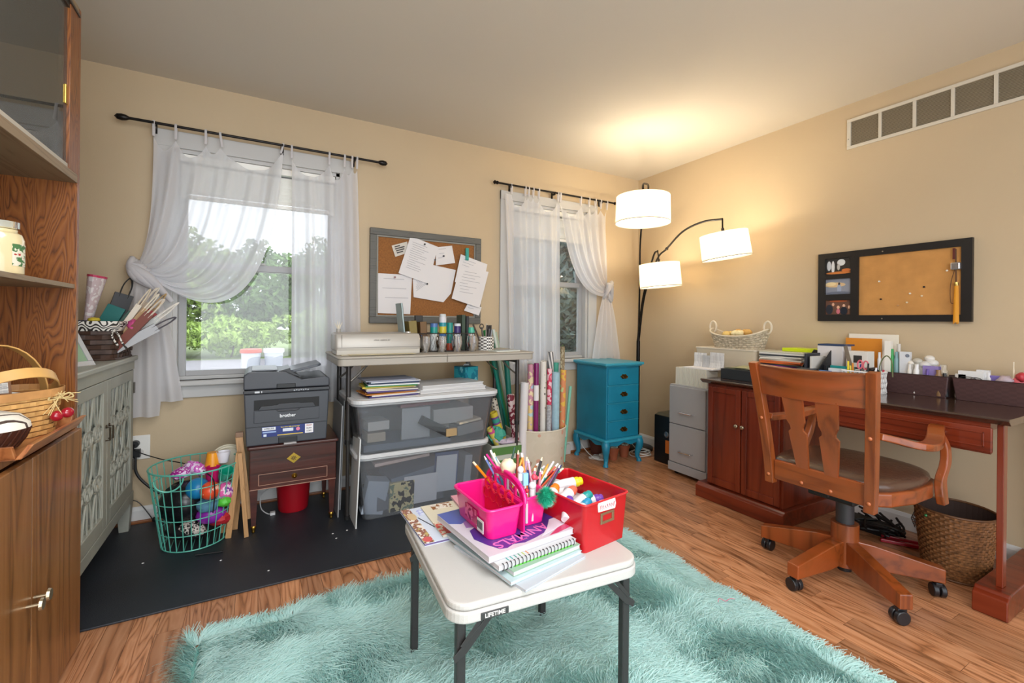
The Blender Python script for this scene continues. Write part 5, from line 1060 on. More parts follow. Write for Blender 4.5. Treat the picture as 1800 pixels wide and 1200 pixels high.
for i, (a, b, r, c, lb) in enumerate((((1.71, 2.985, .013), (1.452, 2.985, 1.045), .026, '#3f8f52', 'bright green poster tube rising above the end of the folding table'), ((1.75, 3.0, .013), (1.52, 3.0, 1.05), .012, '#c9d0c9', 'pale silver poster tube beside the bright green one'), ((1.78, 3.01, .013), (1.545, 3.01, 1.03), .010, '#a3b39c', 'thin sage tube at the right of the poster tubes'), ((1.69, 2.97, .013), (1.455, 2.93, .96), .014, '#14806f', 'short teal tube just above the table top'), ((1.58, 2.97, .013), (1.30, 2.97, .83), .016, '#77746e', 'grey metallic tube leaning under the table top'))):
    M = MB(); a = Vector(a); b = Vector(b); M.cyl((0, 0, 0), b-a, r, n=18, caps=False); M.cyl((0, 0, 0), (b-a)*.995, r*.8, n=18); single('poster_tube', M, flat(c, .35), lb, 'tube', a, smooth=.8)
t = Thing('green_storage_box', 'green and white fabric box on the floor beside the storage bins', 'box', (1.44, 2.735, .001), -.04)
M = MB(); M.shell(-.11, .11, -.12, .12, 0, .30, .004, .004, .01, 2); t.part('box_body', M, flat('#b9bdb0', .8), bevel=.002)
M = MB(); M.box(-.108, .108, -.1225, -.1205, .235, .285); M.box(-.105, .105, -.121, -.119, .14, .20); t.part('green_band', M, flat('#4f7a3c', .8))
for i, (x, y, z, c, sx, sz, lb) in enumerate(((1.42, 2.74, .335, '#3f9c86', .06, .06, 'crumpled mint green bag on the green storage box'), (1.49, 2.70, .295, '#c9b9cc', .07, .02, 'pale lilac tissue in the green storage box'))):
    M = MB(); M.ball((0, 0, 0), 1, 12, sx, .05, sz, 8, jit=.18); single('tissue_paper', M, flat(c, .6), lb, 'tissue paper', (x, y, z))
# ================================================================== TEAL NIGHTSTAND CABINET
tl_ = flat('#157a98', .38, var=.14, vscale=5, bump=.04, bscale=60); tx0, tx1, ty0, ty1 = 2.325, 2.685, 2.665, 3.06
tc_ = Thing('teal_chest', 'turquoise painted four-drawer chest on cabriole legs in the corner', 'chest of drawers', ((tx0+tx1)/2, 2.86, 0), world=True)
M = MB(); M.box(tx0+.012, tx1-.012, ty0+.012, ty1-.01, .205, .775); tc_.part('body', M, tl_, bevel=.004)
M = MB(); M.rrect(tx0-.02, tx1+.02, ty0-.02, ty1+.005, .776, .797, .012); M.rrect(tx0-.008, tx1+.008, ty0-.008, ty1, .766, .776, .01); tc_.part('top', M, flat('#3795ad', .35, var=.1, vscale=8), bevel=.005)
M = MB(); M.rrect(tx0-.015, tx1+.015, ty0-.015, ty1, .186, .206, .015); tc_.part('base_moulding', M, flat('#2f97b2', .35), bevel=.007)
def apron(a0, a1):
    pts = [(a0, .188), (a0, .14)]
    for i in range(13): q = i/12; pts.append((lerp(a0+.03, a1-.03, q), .150+.014*math.sin(q*PI)**2+.008*math.cos(q*4*PI)))
    return pts+[(a1, .14), (a1, .188)]
M = MB(); M.prism(apron(tx0+.02, tx1-.02), ty0-.006, ty0+.012, 'xz'); tc_.part('front_apron', M, tl_, bevel=.002)
for x_ in (tx0-.004, tx1-.012): M = MB(); M.prism(apron(ty0+.02, ty1-.03), x_, x_+.016, 'yz'); tc_.part('side_apron', M, tl_, bevel=.002)
for sx, x_ in ((-1, tx0+.018), (1, tx1-.018)):
    for sy, y_ in ((-1, ty0+.018), (1, ty1-.035)):
        d_ = Vector((sx, sy, 0)).normalized()
        pts = spline([Vector((x_, y_, .19)), Vector((x_, y_, .165))+d_*.014, Vector((x_, y_, .13))+d_*.018, Vector((x_, y_, .08))+d_*.004, Vector((x_, y_, .04))+d_*.002, Vector((x_, y_, .018))+d_*.014, Vector((x_, y_, .001))+d_*.016], 4)
        rs = [interp([0, .2, .35, .6, .8, .9, 1], [.030, .034, .029, .018, .015, .02, .021], i/(len(pts)-1)) for i in range(len(pts))]
        M = MB(); M.tube(pts, rs, 12); tc_.part('cabriole_leg', M, tl_, smooth=True)
brs = flat('#8a6a3a', .3, metal=1)
for k in range(4):
    z1 = .752-.1375*k; z0 = z1-.128; M = MB(); M.box(tx0+.022, tx1-.022, ty0+.002, ty0+.014, z0, z1); dr = tc_.part('drawer', M, tl_, bevel=.003)
    M = MB(); M.box(tx0+.018, tx1-.018, ty0+.004, ty0+.013, z0-.008, z0-.003); M.build('bead', flat('#3aa0ba', .35), dr, False, .002)
    xc, zc_ = (tx0+tx1)/2, (z0+z1)/2; M = MB(); M.prism([(xc+.034*math.cos(a)*(1+.12*math.cos(4*a)), zc_+.019*math.sin(a)*(1+.2*math.cos(6*a))) for a in [2*PI*i/24 for i in range(24)]], ty0-.0015, ty0+.002, 'xz'); M.build('escutcheon', brs, dr, False, .0008)
    M = MB(); M.tube(spline([(xc-.024, ty0-.002, zc_+.004), (xc-.024, ty0-.014, zc_), (xc-.014, ty0-.017, zc_-.010), (xc+.014, ty0-.017, zc_-.010), (xc+.024, ty0-.014, zc_), (xc+.024, ty0-.002, zc_+.004)], 4), .0032, 6); M.build('bail_pull', brs, dr)
# pots, cables
for i, (x, y, s_, lb) in enumerate(((2.52, 2.80, 1, 'terracotta pot behind the front leg of the turquoise chest'), (2.655, 2.82, 1, 'terracotta pot with pebbles under the turquoise chest, right'), (2.50, 2.99, 1.25, 'dark terracotta pot at the back under the turquoise chest'))):
    t = Thing('terracotta_pot', lb, 'pot', (x, y, .0006)); M = MB(); M.lathe((0, 0, 0), [(.032*s_, 0), (.044*s_, .075*s_), (.05*s_, .076*s_), (.052*s_, .10*s_), (.047*s_, .10*s_), (.042*s_, .08*s_), (0, .08*s_)], 20); t.part('pot_body', M, flat('#8e4a2c' if i < 2 else '#5c2f22', .7, var=.1), smooth=.8)
    if i < 2:
        M = MB()
        for k in range(14): a = k*2.4; r_ = .008+.028*((k*.37) % 1); M.ball((r_*math.cos(a), r_*math.sin(a), .098), .0075, 6)
        t.part('pebbles', M, flat('#bdb8a4', .6, var=.3, vscale=60), kind='stuff')
wc = flat('#c9c7c2', .4)
t = Thing('extension_cord', 'coiled white extension cord with plugs left of the chest front leg', 'cord', (2.42, 2.86, .001), world=True)
M = MB()
for k in range(4): M.tube([(2.41+.05*math.cos(a+k)+.02*math.cos(k*2), 2.84+.06*math.sin(a)+.015*math.sin(k*3), .006+.005*k+.004*math.sin(a*2)) for a in [2*PI*i/20 for i in range(20)]], .0034, 6, closed=True)
M.tube(spline([(2.36, 3.05, .12), (2.38, 2.98, .05), (2.40, 2.92, .012), (2.43, 2.86, .02)], 5), .0034, 6); t.part('cable_loops', M, wc)
M = MB(); M.box(2.42, 2.455, 2.80, 2.86, .02, .045); t.part('plug_block', M, wc, bevel=.006)
M = MB()
for k in range(4): M.tube([(2.80+(.09-.012*k)*math.cos(a)+.01*k, 2.78+(.085-.01*k)*math.sin(a), .006+.010*k+.012*math.sin(a+k)**2) for a in [2*PI*i/24 for i in range(24)]], .0032, 6, closed=True)
M.tube(spline([(2.88, 3.02, .13), (2.84, 2.95, .08), (2.80, 2.84, .05), (2.74, 2.72, .012)], 5), .0032, 6)
single('cable_coil', M, wc, 'loose coil of white cable right of the turquoise chest', 'cord')
M = MB()
for k in range(5): M.tube(spline([(2.82+.03*k, 3.05, .10-.01*k), (2.86-.02*k, 2.96, .03+.012*k), (2.93-.01*k, 2.90, .01+.01*k), (2.96, 2.99-.02*k, .03)], 5), .003, 5)
single('cable_coil', M, blk, 'tangle of dark cables in the corner behind the chest', 'cord')
M = MB(); M.box(2.0, 2.30, D-.05, D-.018, .001, .085); single('power_strip', M, flat('#c9c6c0', .4), 'white cable box against the baseboard beside the fabric bin', 'cable box', bevel=.004)
# ================================================================== ARC FLOOR LAMP
la = Thing('arc_floor_lamp', 'black arc floor lamp with three white drum shades in the corner', 'floor lamp', (2.93, 2.945, .0006), world=True); lm_ = flat('#1a1614', .35, metal=.6)
M = MB(); M.lathe((2.93, 2.945, .0006), [(.135, 0), (.135, .018), (.12, .024), (.02, .03)], 32); la.part('base', M, lm_, smooth=.8)
M = MB(); M.cyl((2.93, 2.945, .02), (2.93, 2.945, .95), .016, n=14); la.part('pole', M, lm_, smooth=True)
shade_m = bpy.data.materials.new('m_shade'); shade_m.use_nodes = True; _t = shade_m.node_tree; _b = _t.nodes['Principled BSDF']; _b.inputs['Base Color'].default_value = (*srgb('#f6efe0'), 1); _b.inputs['Roughness'].default_value = .8
_o = _t.nodes['Material Output']; _tl = _t.nodes.new('ShaderNodeBsdfTranslucent'); _tl.inputs[0].default_value = (*srgb('#fbf2dc'), 1); _mx = _t.nodes.new('ShaderNodeMixShader'); _mx.inputs[0].default_value = .55
_t.links.new(_b.outputs[0], _mx.inputs[1]); _t.links.new(_tl.outputs[0], _mx.inputs[2]); _t.links.new(_mx.outputs[0], _o.inputs[0]); _b.inputs['Emission Color'].default_value = (1, .9, .74, 1); _b.inputs['Emission Strength'].default_value = .55
BULBE = 8.5
def shade(c, r, h, tilt, ax, end, e=BULBE):
    Rm = Matrix.Rotation(tilt, 4, ax); c = Vector(c); rt_ = r*.97
    M = MB(); M.M = Matrix.Translation(c) @ Rm; n = 40
    M.lathe((0, 0, 0), [(r, -h/2), (rt_, h/2), (rt_-.002, h/2), (r-.002, -h/2)], n); M.f = [f for f in M.f if len(f) == 4]; M.mi = [0]*len(M.f)
    s_ = la.part('lamp_shade', M, shade_m, smooth=.8)
    M = MB(); M.M = Matrix.Translation(c) @ Rm; M.tube([(r*1.002*math.cos(a), r*1.002*math.sin(a), -h/2+.003) for a in [2*PI*i/n for i in range(n)]], .0016, 5, closed=True); M.build('shade_trim', flat('#6a655c', .5), s_, inv=None)
    dm = bpy.data.materials.get('m_diffuser') or None
    if dm is None:
        dm = bpy.data.materials.new('m_diffuser'); dm.use_nodes = True; q = dm.node_tree.nodes['Principled BSDF']; q.inputs['Base Color'].default_value = (.95, .93, .88, 1); q.inputs['Emission Color'].default_value = (1, .93, .8, 1); q.inputs['Emission Strength'].default_value = 3.0
    M = MB(); M.M = Matrix.Translation(c) @ Rm; M.lathe((0, 0, -h/2+.012), [(0, 0), (r-.004, 0), (r-.004, .002), (0, .002)], n); M.build('diffuser', dm, s_)
    M = MB(); M.M = Matrix.Translation(c) @ Rm; M.ball((0, 0, .015), .028, 12, 1, 1, 1.2); bm_ = bpy.data.materials.get('m_bulb')
    if bm_ is None: bm_ = bpy.data.materials.new('m_bulb'); bm_.use_nodes = True; q = bm_.node_tree.nodes['Principled BSDF']; q.inputs['Emission Color'].default_value = (1, .80, .52, 1); q.inputs['Emission Strength'].default_value = 8
    M.build('bulb', bm_, s_)
    M = MB(); M.M = Matrix.Translation(c) @ Rm; M.cyl((0, 0, .04), (0, 0, h/2+.035), .010, n=10); M.build('socket', lm_, s_)
    l = bpy.data.lights.new('lamp_bulb_light', 'POINT'); l.energy = e; l.color = (1, .87, .66); l.shadow_soft_size = .035; o = bpy.data.objects.new('lamp_bulb_light', l); C.objects.link(o); o.parent = s_; o.location = c+Rm.to_3x3() @ Vector((0, 0, .065)) if 0 else (Matrix.Translation(c) @ Rm) @ Vector((.0, .0, h/2-.012))
    return (Matrix.Translation(c) @ Rm) @ Vector((0, 0, h/2+.035))
S1 = atY(1130, 369, 2.30); S2 = atX(1274.5, 432, 2.745); S3 = atX(1160, 484, 2.76)
p1 = shade(S1, .186, .185, 0, 'X', None); p2 = shade(S2, .155, .170, -.15, Vector((.488, .873, 0)), None); p3 = shade(S3, .158, .185, -.08, Vector((.488, .873, 0)), None)
B_ = Vector((2.93, 2.945, .93))
M = MB(); M.tube(spline([B_+Vector((-.006, -.006, 0)), (2.95, 2.955, 1.4), (2.93, 2.93, 1.85), (2.86, 2.82, 2.10), (2.70, 2.62, 2.19), (p1.x+.12, p1.y+.10, p1.z+.10), (p1.x+.02, p1.y+.02, p1.z+.055), p1], 6), .0075, 8); la.part('arm', M, lm_, smooth=True)
q1 = atX(1133, 520, 2.92); q2 = atX(1155, 456, 2.88); q3 = atX(1172, 437, 2.86); q4 = atX(1200, 407, 2.84); q5 = atX(1235, 390, 2.80); q6 = atX(1270, 385, 2.76)
M = MB(); M.tube(spline([B_+Vector((.008, .004, 0)), q1, q2, q3, q4, q5, q6], 6), .0075, 8); M.tube([q6, p2], .0055, 8); M.ball(q3, .013, 10); la.part('arm', M, lm_, smooth=True)
q7 = atX(1148, 452, 2.86); q8 = atX(1156, 441, 2.82)
M = MB(); M.tube(spline([B_+Vector((.0, .010, .02)), atX(1130, 525, 2.93), q7, q8], 6), .0075, 8); M.tube([q8, p3], .005, 8); la.part('arm', M, lm_, smooth=True)
# ================================================================== WALL VENT
vt = Thing('wall_vent', 'long white return air grille high on the right wall', 'vent', (R-.006, .95, 2.165), world=True); vm = flat('#cfc8ba', .5)
vy1, vz0, vz1, pit = 1.40, 2.166, 2.345, .1555
M = MB(); M.box(R-.010, R, vy1-6*pit-.03, vy1, vz1-.018, vz1); M.box(R-.010, R, vy1-6*pit-.03, vy1, vz0, vz0+.018); M.box(R-.010, R, vy1-.021, vy1, vz0+.018, vz1-.018); M.box(R-.010, R, vy1-6*pit-.03, vy1-6*pit-.01, vz0+.018, vz1-.018); vt.part('frame', M, vm, bevel=.002)
for k in range(1, 6): M = MB(); M.box(R-.009, R, vy1-k*pit-.018, vy1-k*pit-.003, vz0+.018, vz1-.018); vt.part('divider', M, vm, bevel=.001)
for k in range(6):
    M = MB(); a, b = vy1-(k+1)*pit-.003, vy1-k*pit-.018
    for j in range(20):
        z = vz0+.022+j*.0071; M.quad((R-.0015, b, z+.005), (R-.0015, a, z+.005), (R-.0075, a, z), (R-.0075, b, z))
    vt.part('louvers', M, flat('#b9ae98', .5), kind='stuff')
M = MB(); M.box(R-.0012, R-.0004, vy1-6*pit-.01, vy1-.02, vz0+.018, vz1-.018); vt.part('dark_backing', M, flat('#857a66', .8))
M = MB(); M.ball((R-.0105, vy1-.009, vz0+.06), .003, 6); vt.part('screw', M, flat('#7c766a', .4))
# ================================================================== PHOTO / CORK BOARD ON RIGHT WALL
pbd = Thing('photo_board', 'black framed cork board with three photos on the right wall', 'notice board', (R-.01, 1.19, 1.134), world=True); bf = flat('#1d1a19', .4)
by0, by1, bz0, bz1 = .84, 1.545, 1.134, 1.551
holes = [(.881, 1.325, 1.169, 1.512), (1.366, 1.505, 1.420, 1.517), (1.366, 1.505, 1.297, 1.391), (1.366, 1.505, 1.174, 1.262)]
ys = sorted({by0, by1, .881, 1.325, 1.366, 1.505}); zs_ = sorted({bz0, bz1}|{h[2] for h in holes}|{h[3] for h in holes})
M = MB(); yv = [by0, .881, 1.325, 1.366, 1.505, by1]
M.box(R-.024, R-.001, by0, .881, bz0, bz1); M.box(R-.024, R-.001, 1.505, by1, bz0, bz1); M.box(R-.024, R-.001, 1.325, 1.366, bz0, bz1)
M.box(R-.024, R-.001, .881, 1.325, bz0, 1.169); M.box(R-.024, R-.001, .881, 1.325, 1.512, bz1)
for a, b in ((bz0, 1.174), (1.262, 1.297), (1.391, 1.420), (1.517, bz1)): M.box(R-.024, R-.001, 1.366, 1.505, a, b)
pbd.part('frame', M, bf)
M = MB(); M.box(R-.014, R-.002, .881, 1.325, 1.169, 1.512); pbd.part('cork_sheet', M, flat('#c08a4c', .85, var=.10, vscale=12, bump=.1, bscale=150))
def photo(k, base, items):
    h = holes[k]; y0, y1, z0, z1 = h; M = MB(); M.box(R-.012, R-.002, y0, y1, z0, z1); ph = pbd.part('photograph', M, flat(base, .25))
    for s, (cy, cz, ry, rz_, c) in enumerate(items):
        M = MB(); Y = lerp(y1, y0, cx_) if 0 else lerp(y1, y0, cy); Z = lerp(z0, z1, cz)
        M.prism([(Y+ry*math.cos(a), min(max(Z+rz_*math.sin(a), z0), z1)) for a in [2*PI*i/12 for i in range(12)]], R-.0126-.0002*s, R-.012, 'yz'); M.build('printed_shape', flat(c, .3), ph)
photo(1, '#35322f', [(.12, .55, .012, .03, '#c9ccd0'), (.28, .45, .009, .04, '#d6d8da'), (.60, .72, .022, .02, '#d9dcde'), (.5, .45, .008, .02, '#b9b6b2'), (.5, .08, .07, .008, '#c97a3c'), (.8, .22, .025, .01, '#c9723a')])
photo(2, '#8b8f9c', [(.35, .62, .06, .015, '#d3b48a'), (.2, .68, .03, .012, '#e6cfa0'), (.53, .35, .012, .03, '#9aa3b9'), (.53, .68, .006, .008, '#4c4238'), (.5, .08, .07, .010, '#6a7080')])
photo(3, '#6a4a3c', [(.15, .35, .02, .03, '#2b2f38'), (.30, .70, .007, .010, '#d9a98c'), (.50, .5, .008, .010, '#dca98e'), (.5, .22, .010, .016, '#c9707a'), (.72, .6, .007, .010, '#e0b49a'), (.72, .25, .02, .025, '#1f2430'), (.92, .5, .006, .010, '#d9a98c'), (.5, .92, .05, .006, '#a9552f')])
M = MB(); M.cyl((R-.0265, 1.208, 1.528), (R-.024, 1.208, 1.528), .004, n=10); M.cyl((R-.0265, 1.208, 1.149), (R-.024, 1.208, 1.149), .004, n=10); pbd.part('frame_stud', M, flat('#d9d6d0', .2, metal=1))
for i, (y, z, c) in enumerate(((1.216, 1.259, '#16161a'), (1.026, 1.317, '#16161a'), (1.225, 1.36, '#e9e2d2'), (1.085, 1.285, '#e9e2d2'), (.935, 1.395, '#e9e2d2'), (1.035, 1.27, '#d9c9a9'), (1.098, 1.237, '#e0cfae'), (1.138, 1.222, '#b88a5c'))):
    M = MB(); M.lathe((0, 0, 0), [(.004, -.003), (.003, .003), (.005, .007), (0, .008)], 8, axis=(-1, 0, 0)); single('push_pin', M, flat(c, .3), ['black pin at the lower left of the framed wall cork', 'black pin right of centre on the framed wall cork', 'white pin at the left of the framed wall cork', 'white pin in the lower middle of the framed wall cork', 'white pin beside the hanging tassel', 'cream pin right of the lower middle white pin', 'cream pin nearest the bottom edge of the wall cork', 'tan pin at the bottom of the framed wall cork'][i], 'push pin', (R-.0145, y, z), smooth=True)
t = Thing('graduation_tassel', 'orange yellow tassel with a beaded charm hanging on the wall board', 'tassel', (R-.03, .897, 1.50), world=True)
M = MB(); M.cyl((R-.03, .896, 1.13), (R-.03, .896, 1.325), .010, .006, n=12); 
for k in range(10): a = k*.63; M.cyl((R-.03+.008*math.cos(a), .896+.010*math.sin(a), 1.122+.004*(k % 3)), (R-.03+.005*math.cos(a), .896+.006*math.sin(a), 1.32), .0018, n=4)
t.part('threads', M, flat('#d9941c', .6))
M = MB(); M.lathe((R-.03, .896, 1.315), [(.0075, 0), (.0085, .008), (.0075, .018)], 12); t.part('metal_clasp', M, flat('#c9b06a', .3, metal=1))
M = MB(); M.cyl((R-.03, .897, 1.33), (R-.03, .899, 1.50), .003, n=6); M.tube(spline([(R-.03, .902, 1.40), (R-.03, .918, 1.32), (R-.03, .917, 1.235), (R-.03, .905, 1.225)], 4), .0016, 5); t.part('cord', M, flat('#5a3a22', .7))
M = MB(); M.box(R-.040, R-.022, .880, .918, 1.395, 1.433); t.part('silver_charm', M, flat('#b9b6b9', .25, metal=.8), bevel=.006)
M = MB(); M.box(R-.032, R-.026, .901, .911, 1.45, 1.505); t.part('leather_tab', M, flat('#5a1f18', .5), bevel=.001)
# ================================================================== FILE CABINET
fc = Thing('file_cabinet', 'grey two-drawer steel filing cabinet left of the desk', 'filing cabinet', (2.88, 2.20, 0), world=True); fm = flat('#a3a3a5', .4, metal=.15)
fx0, fx1, fa, fb = 2.675, 3.07, 2.035, 2.365
M = MB(); M.box(fx0+.004, fx1, fa, fb, .030, .662); fc.part('shell', M, fm, bevel=.003)
for k, (z0, z1) in enumerate(((.378, .652), (.096, .372))):
    M = MB(); M.box(fx0-.012, fx0+.003, fa+.010, fb-.010, z0, z1); dr = fc.part('drawer', M, fm, bevel=.003); zh = z0+.09
    M = MB(); M.tube(spline([(fx0-.012, 2.255, zh), (fx0-.034, 2.250, zh), (fx0-.036, 2.235, zh), (fx0-.036, 2.165, zh), (fx0-.034, 2.150, zh), (fx0-.012, 2.145, zh)], 4), .005, 7); M.build('handle', flat('#d9d9d9', .15, metal=1), dr)
M = MB(); M.box(fx0-.010, fx0+.003, fa, fb, .030, .090); fc.part('kick_panel', M, fm, bevel=.002)
for x in (fx0+.04, fx1-.05):
    for y in (fa+.04, fb-.04): M = MB(); M.cyl((x, y-.01, .016), (x, y+.01, .016), .0155, n=12); fc.part('caster', M, blk)
# shredder / black tower behind
t = Thing('computer_tower', 'black tower with an orange label behind the filing cabinet', 'computer tower', (2.93, 2.56, 0), world=True)
M = MB(); M.box(2.80, 3.06, 2.455, 2.63, .0006, .375); t.part('case', M, flat('#0f1013', .4), bevel=.008)
M = MB(); M.lathe((2.799, 2.50, .235), [(.024, 0), (.024, .004), (.015, .006), (.015, .002), (0, .002)], 20, axis=(-1, 0, 0)); t.part('round_dial', M, flat('#8b8f96', .25, metal=.8), smooth=True)
M = MB(); M.box(2.797, 2.80, 2.46, 2.51, .09, .19); t.part('orange_label', M, flat('#d9782c', .5))
M = MB(); M.prism([(2.80, .375), (3.06, .375), (3.06, .39), (2.84, .39)], 2.46, 2.625, 'xz'); t.part('top_cover', M, flat('#4a4a3e', .4), bevel=.004)
# ================================================================== DESK
dw = wood('#6e2610', '#471509', '#7c3018', axis='z', scale=.9, rough=.28, rings=4, coat=.35, key='dz'); dwy = wood('#6e2610', '#431307', '#7c3018', axis='y', scale=.9, rough=.28, rings=4, coat=.35, key='dy'); dtop = wood('#3d2c25', '#2c1f1b', '#4a372e', axis='y', scale=1.2, rough=.14, rings=4, coat=.6, key='dt')
dk = Thing('writing_desk', 'long cherry wood desk with a left cupboard along the right wall', 'desk', (2.8, 1.26, 0), world=True)
DX, dy0, dy1 = 2.53, .615, 1.925
M = MB(); M.prism([(2.495, .757), (3.088, .757), (3.088, .730), (2.515, .730), (2.500, .742), (2.490, .750)], .575, 1.955, 'xz'); dk.part('desk_top', M, dtop, bevel=.002)
M = MB(); M.box(DX, 3.07, 1.44, dy1, .09, .728); dk.part('cupboard_body', M, dw, bevel=.002)
M = MB(); M.prism([(2.475, 0.001), (3.075, .001), (3.075, .09), (2.50, .09), (2.49, .082), (2.475, .075)], 1.41, 1.97, 'xz'); dk.part('cupboard_plinth', M, dwy, bevel=.003)
M = MB(); M.prism([(2.455, 0.001), (3.075, .001), (3.075, .095), (2.485, .095), (2.475, .085), (2.455, .075)], .565, .665, 'xz'); dk.part('end_plinth', M, dwy, bevel=.004)
for k, (y0, y1) in enumerate(((1.69, 1.912), (1.455, 1.682))):
    z0, z1 = .098, .712; s_ = .032; M = MB(); M.box(DX-.016, DX-.001, y0, y0+s_, z0, z1); M.box(DX-.016, DX-.001, y1-s_, y1, z0, z1); M.box(DX-.016, DX-.001, y0+s_, y1-s_, z0, z0+s_+.01); M.box(DX-.016, DX-.001, y0+s_, y1-s_, z1-s_, z1); dr = dk.part('cupboard_door', M, dw, bevel=.004)
    M = MB(); M.box(DX-.008, DX-.0015, y0+s_, y1-s_, z0+s_+.01, z1-s_); M.build('door_panel', dw, dr)
    ky = y0+.016 if k == 0 else y1-.016
    M = MB(); M.lathe((DX-.016, ky, .497), [(.006, 0), (.005, .008), (.012, .014), (.013, .020), (.009, .025), (0, .026)], 16, axis=(-1, 0, 0)); M.build('knob', flat('#b9aa94', .25, metal=.9), dr, True)
M = MB(); M.box(DX, 3.06, dy0+.02, 1.44, .700, .729); M.box(DX+.004, DX+.02, dy0+.02, 1.44, .605, .70); dk.part('apron', M, dwy)
M = MB(); M.box(DX-.010, DX+.004, .628, 1.40, .612, .712); dr = dk.part('drawer', M, dwy, bevel=.004)
M = MB(); a, b, c, d = .650, 1.375, .632, .692
for q in ((a, b, c, c+.006), (a, b, d-.006, d), (a, a+.006, c, d), (b-.006, b, c, d)): M.box(DX-.014, DX-.0095, *q)
M.build('drawer_moulding', dwy, dr, False, .0015)
for ky in (1.265, .78): M = MB(); M.lathe((DX-.010, ky, .663), [(.006, 0), (.005, .008), (.012, .014), (.013, .020), (.009, .025), (0, .026)], 16, axis=(-1, 0, 0)); M.build('knob', flat('#b9aa94', .25, metal=.9), dr, True)
for x in (DX, 3.03): M = MB(); M.box(x, x+.04, .597, .617, .0955, .728); dk.part('end_post', M, dw, bevel=.002)
M = MB(); M.box(2.97, 3.06, .60, 1.44, .09, .12); 
M = MB(); M.box(3.055, 3.07, .60, 1.44, .30, .34)
# ------------------------------------------------------------------ things on desk and cabinet
dz = .7575
t = Thing('pleated_box', 'white pleated paper file box on the filing cabinet', 'file box', (2.755, 2.195, .6625), world=True)
M = MB(); 
for k in range(24): y = 2.06+k*.0112; M.box(2.692, 2.81, y+.001, y+.0072, .6625, .788)
t.part('pleats', M, flat('#d8d5c9', .7), kind='stuff'); M = MB(); M.box(2.704, 2.806, 2.062, 2.327, .663, .784); t.part('inner_box', M, flat('#c4c0b4', .7))
M = MB(); M.box(2.70, 2.82, 2.02, 2.26, .789, .797); single('envelope', M, flat('#e3e1e2', .6), 'flat white envelope lying on the pleated file box', 'envelope')
t = Thing('beige_box', 'beige plastic bin on the desk corner under the woven basket', 'box', (2.945, 2.03, dz), world=True)
M = MB(); M.M = Matrix.Translation((2.955, 2.04, dz+.0002)); M.shell(-.115, .115, -.235, .235, 0, .175, .004, .012, .02, 4); t.part('bin_body', M, flat('#c9bda8', .5), smooth=.8); M = MB(); M.M = Matrix.Translation((2.955, 2.04, dz+.0002)); M.rrect(-.118, .118, -.238, .238, .170, .181, .022); t.part('lid', M, flat('#cfc5b4', .5), bevel=.003)
for i, (y, z, w_, h, rz_, lb) in enumerate(((2.20, .798, .10, .10, .06, 'crumpled white receipts propped on the beige bin, left'), (2.13, .798, .09, .085, -.05, 'grey printed slip propped in front of the beige bin'), (2.05, .798, .11, .11, .0, 'clear sleeve of white papers propped on the beige bin, right'))):
    M = MB(); M.grid(lambda u, v: ((.003*math.sin(u*5+i)+.004*math.sin(v*5)), (u-.5)*w_, v*h), 8, 6); single('paper_slip', M, pattern('text', '#dcdcdc' if i != 1 else '#b9babc', '#a9a9ae', scale=30, thr=-.1, co='Object', rot=(0, PI/2, 0)), lb, 'paper', (2.80-.012*i, y, z), rot=(0, .12, rz_), solid=.001)
wbz = dz+.182
wk = Thing('woven_basket', 'whitewashed woven basket with two loop handles on the beige bin', 'basket', (2.93, 1.985, wbz), rot=(0, 0, .0))
P = woven(None, lambda z: .80+.20*z/.12, a=.10, b=.20, sq=3)
def rimz(a): return .085+.05*abs(math.sin(a))**3
M = MB(); n = 46
for j in range(7):
    for i in range(n):
        a0, a1 = 2*PI*i/n, 2*PI*(i+1)/n; am = (a0+a1)/2; s0, s1 = j/7*rimz(am), (j+.82)/7*rimz(am); off = .004 if (i+j) % 2 else -.001
        M.add([P(a0, s0, 0), P(am, s0, off), P(a1, s0, 0), P(a1, s1, 0), P(am, s1, off), P(a0, s1, 0)], [(0, 1, 4, 5), (1, 2, 3, 4)])
wkm = flat('#c2b49c', .8, var=.3, vscale=60, bump=.4, bscale=80)
wk.part('woven_side', M, wkm, solid=.003, kind='stuff')
M = MB(); M.grid(lambda u, v: P(u*2*PI, .002+v*(rimz(u*2*PI)-.004), -.004), 46, 2); M.add([P(2*PI*i/40, .003, -.003) for i in range(40)], [tuple(range(40))]); wk.part('lining', M, flat('#b9a88c', .8))
M = MB(); M.tube([Vector(P(2*PI*i/46, rimz(2*PI*i/46), .001)) for i in range(46)], .006, 7, closed=True); wk.part('braided_rim', M, flat('#d6c8b0', .7))
for s_ in (-1, 1): M = MB(); M.tube([(0, s_*(.205+.026*math.cos(a)), .148+.040*math.sin(a)) for a in [2*PI*i/20 for i in range(20)]], .0065, 8, closed=True); wk.part('loop_handle', M, flat('#dccfb8', .7))
for k in range(9):
    a = k*2.4; r_ = .09*((k*.31) % 1); M = MB(); M.ball((0, 0, 0), .026, 12, 1, 1.1, .9, jit=.06)
    single('straw_ball', M, flat(('#e3c274', '#e8d9a8', '#d9a95c')[k % 3], .7, bump=.5, bscale=60), ['deep straw', 'pale straw', 'amber'][k % 3]+' ornament ball '+['at the centre', 'left of the centre', 'near the front rim', 'at the right', 'at the far left', 'at the back', 'at the far right', 'half buried at the back left', 'half buried at the front left'][k]+' of the whitewashed basket', 'ornament', (2.93+.5*r_*math.cos(a), 1.985+1.2*r_*math.sin(a), wbz+.095+.008*(k % 3)), group='straw balls in the woven basket', smooth=1.5)
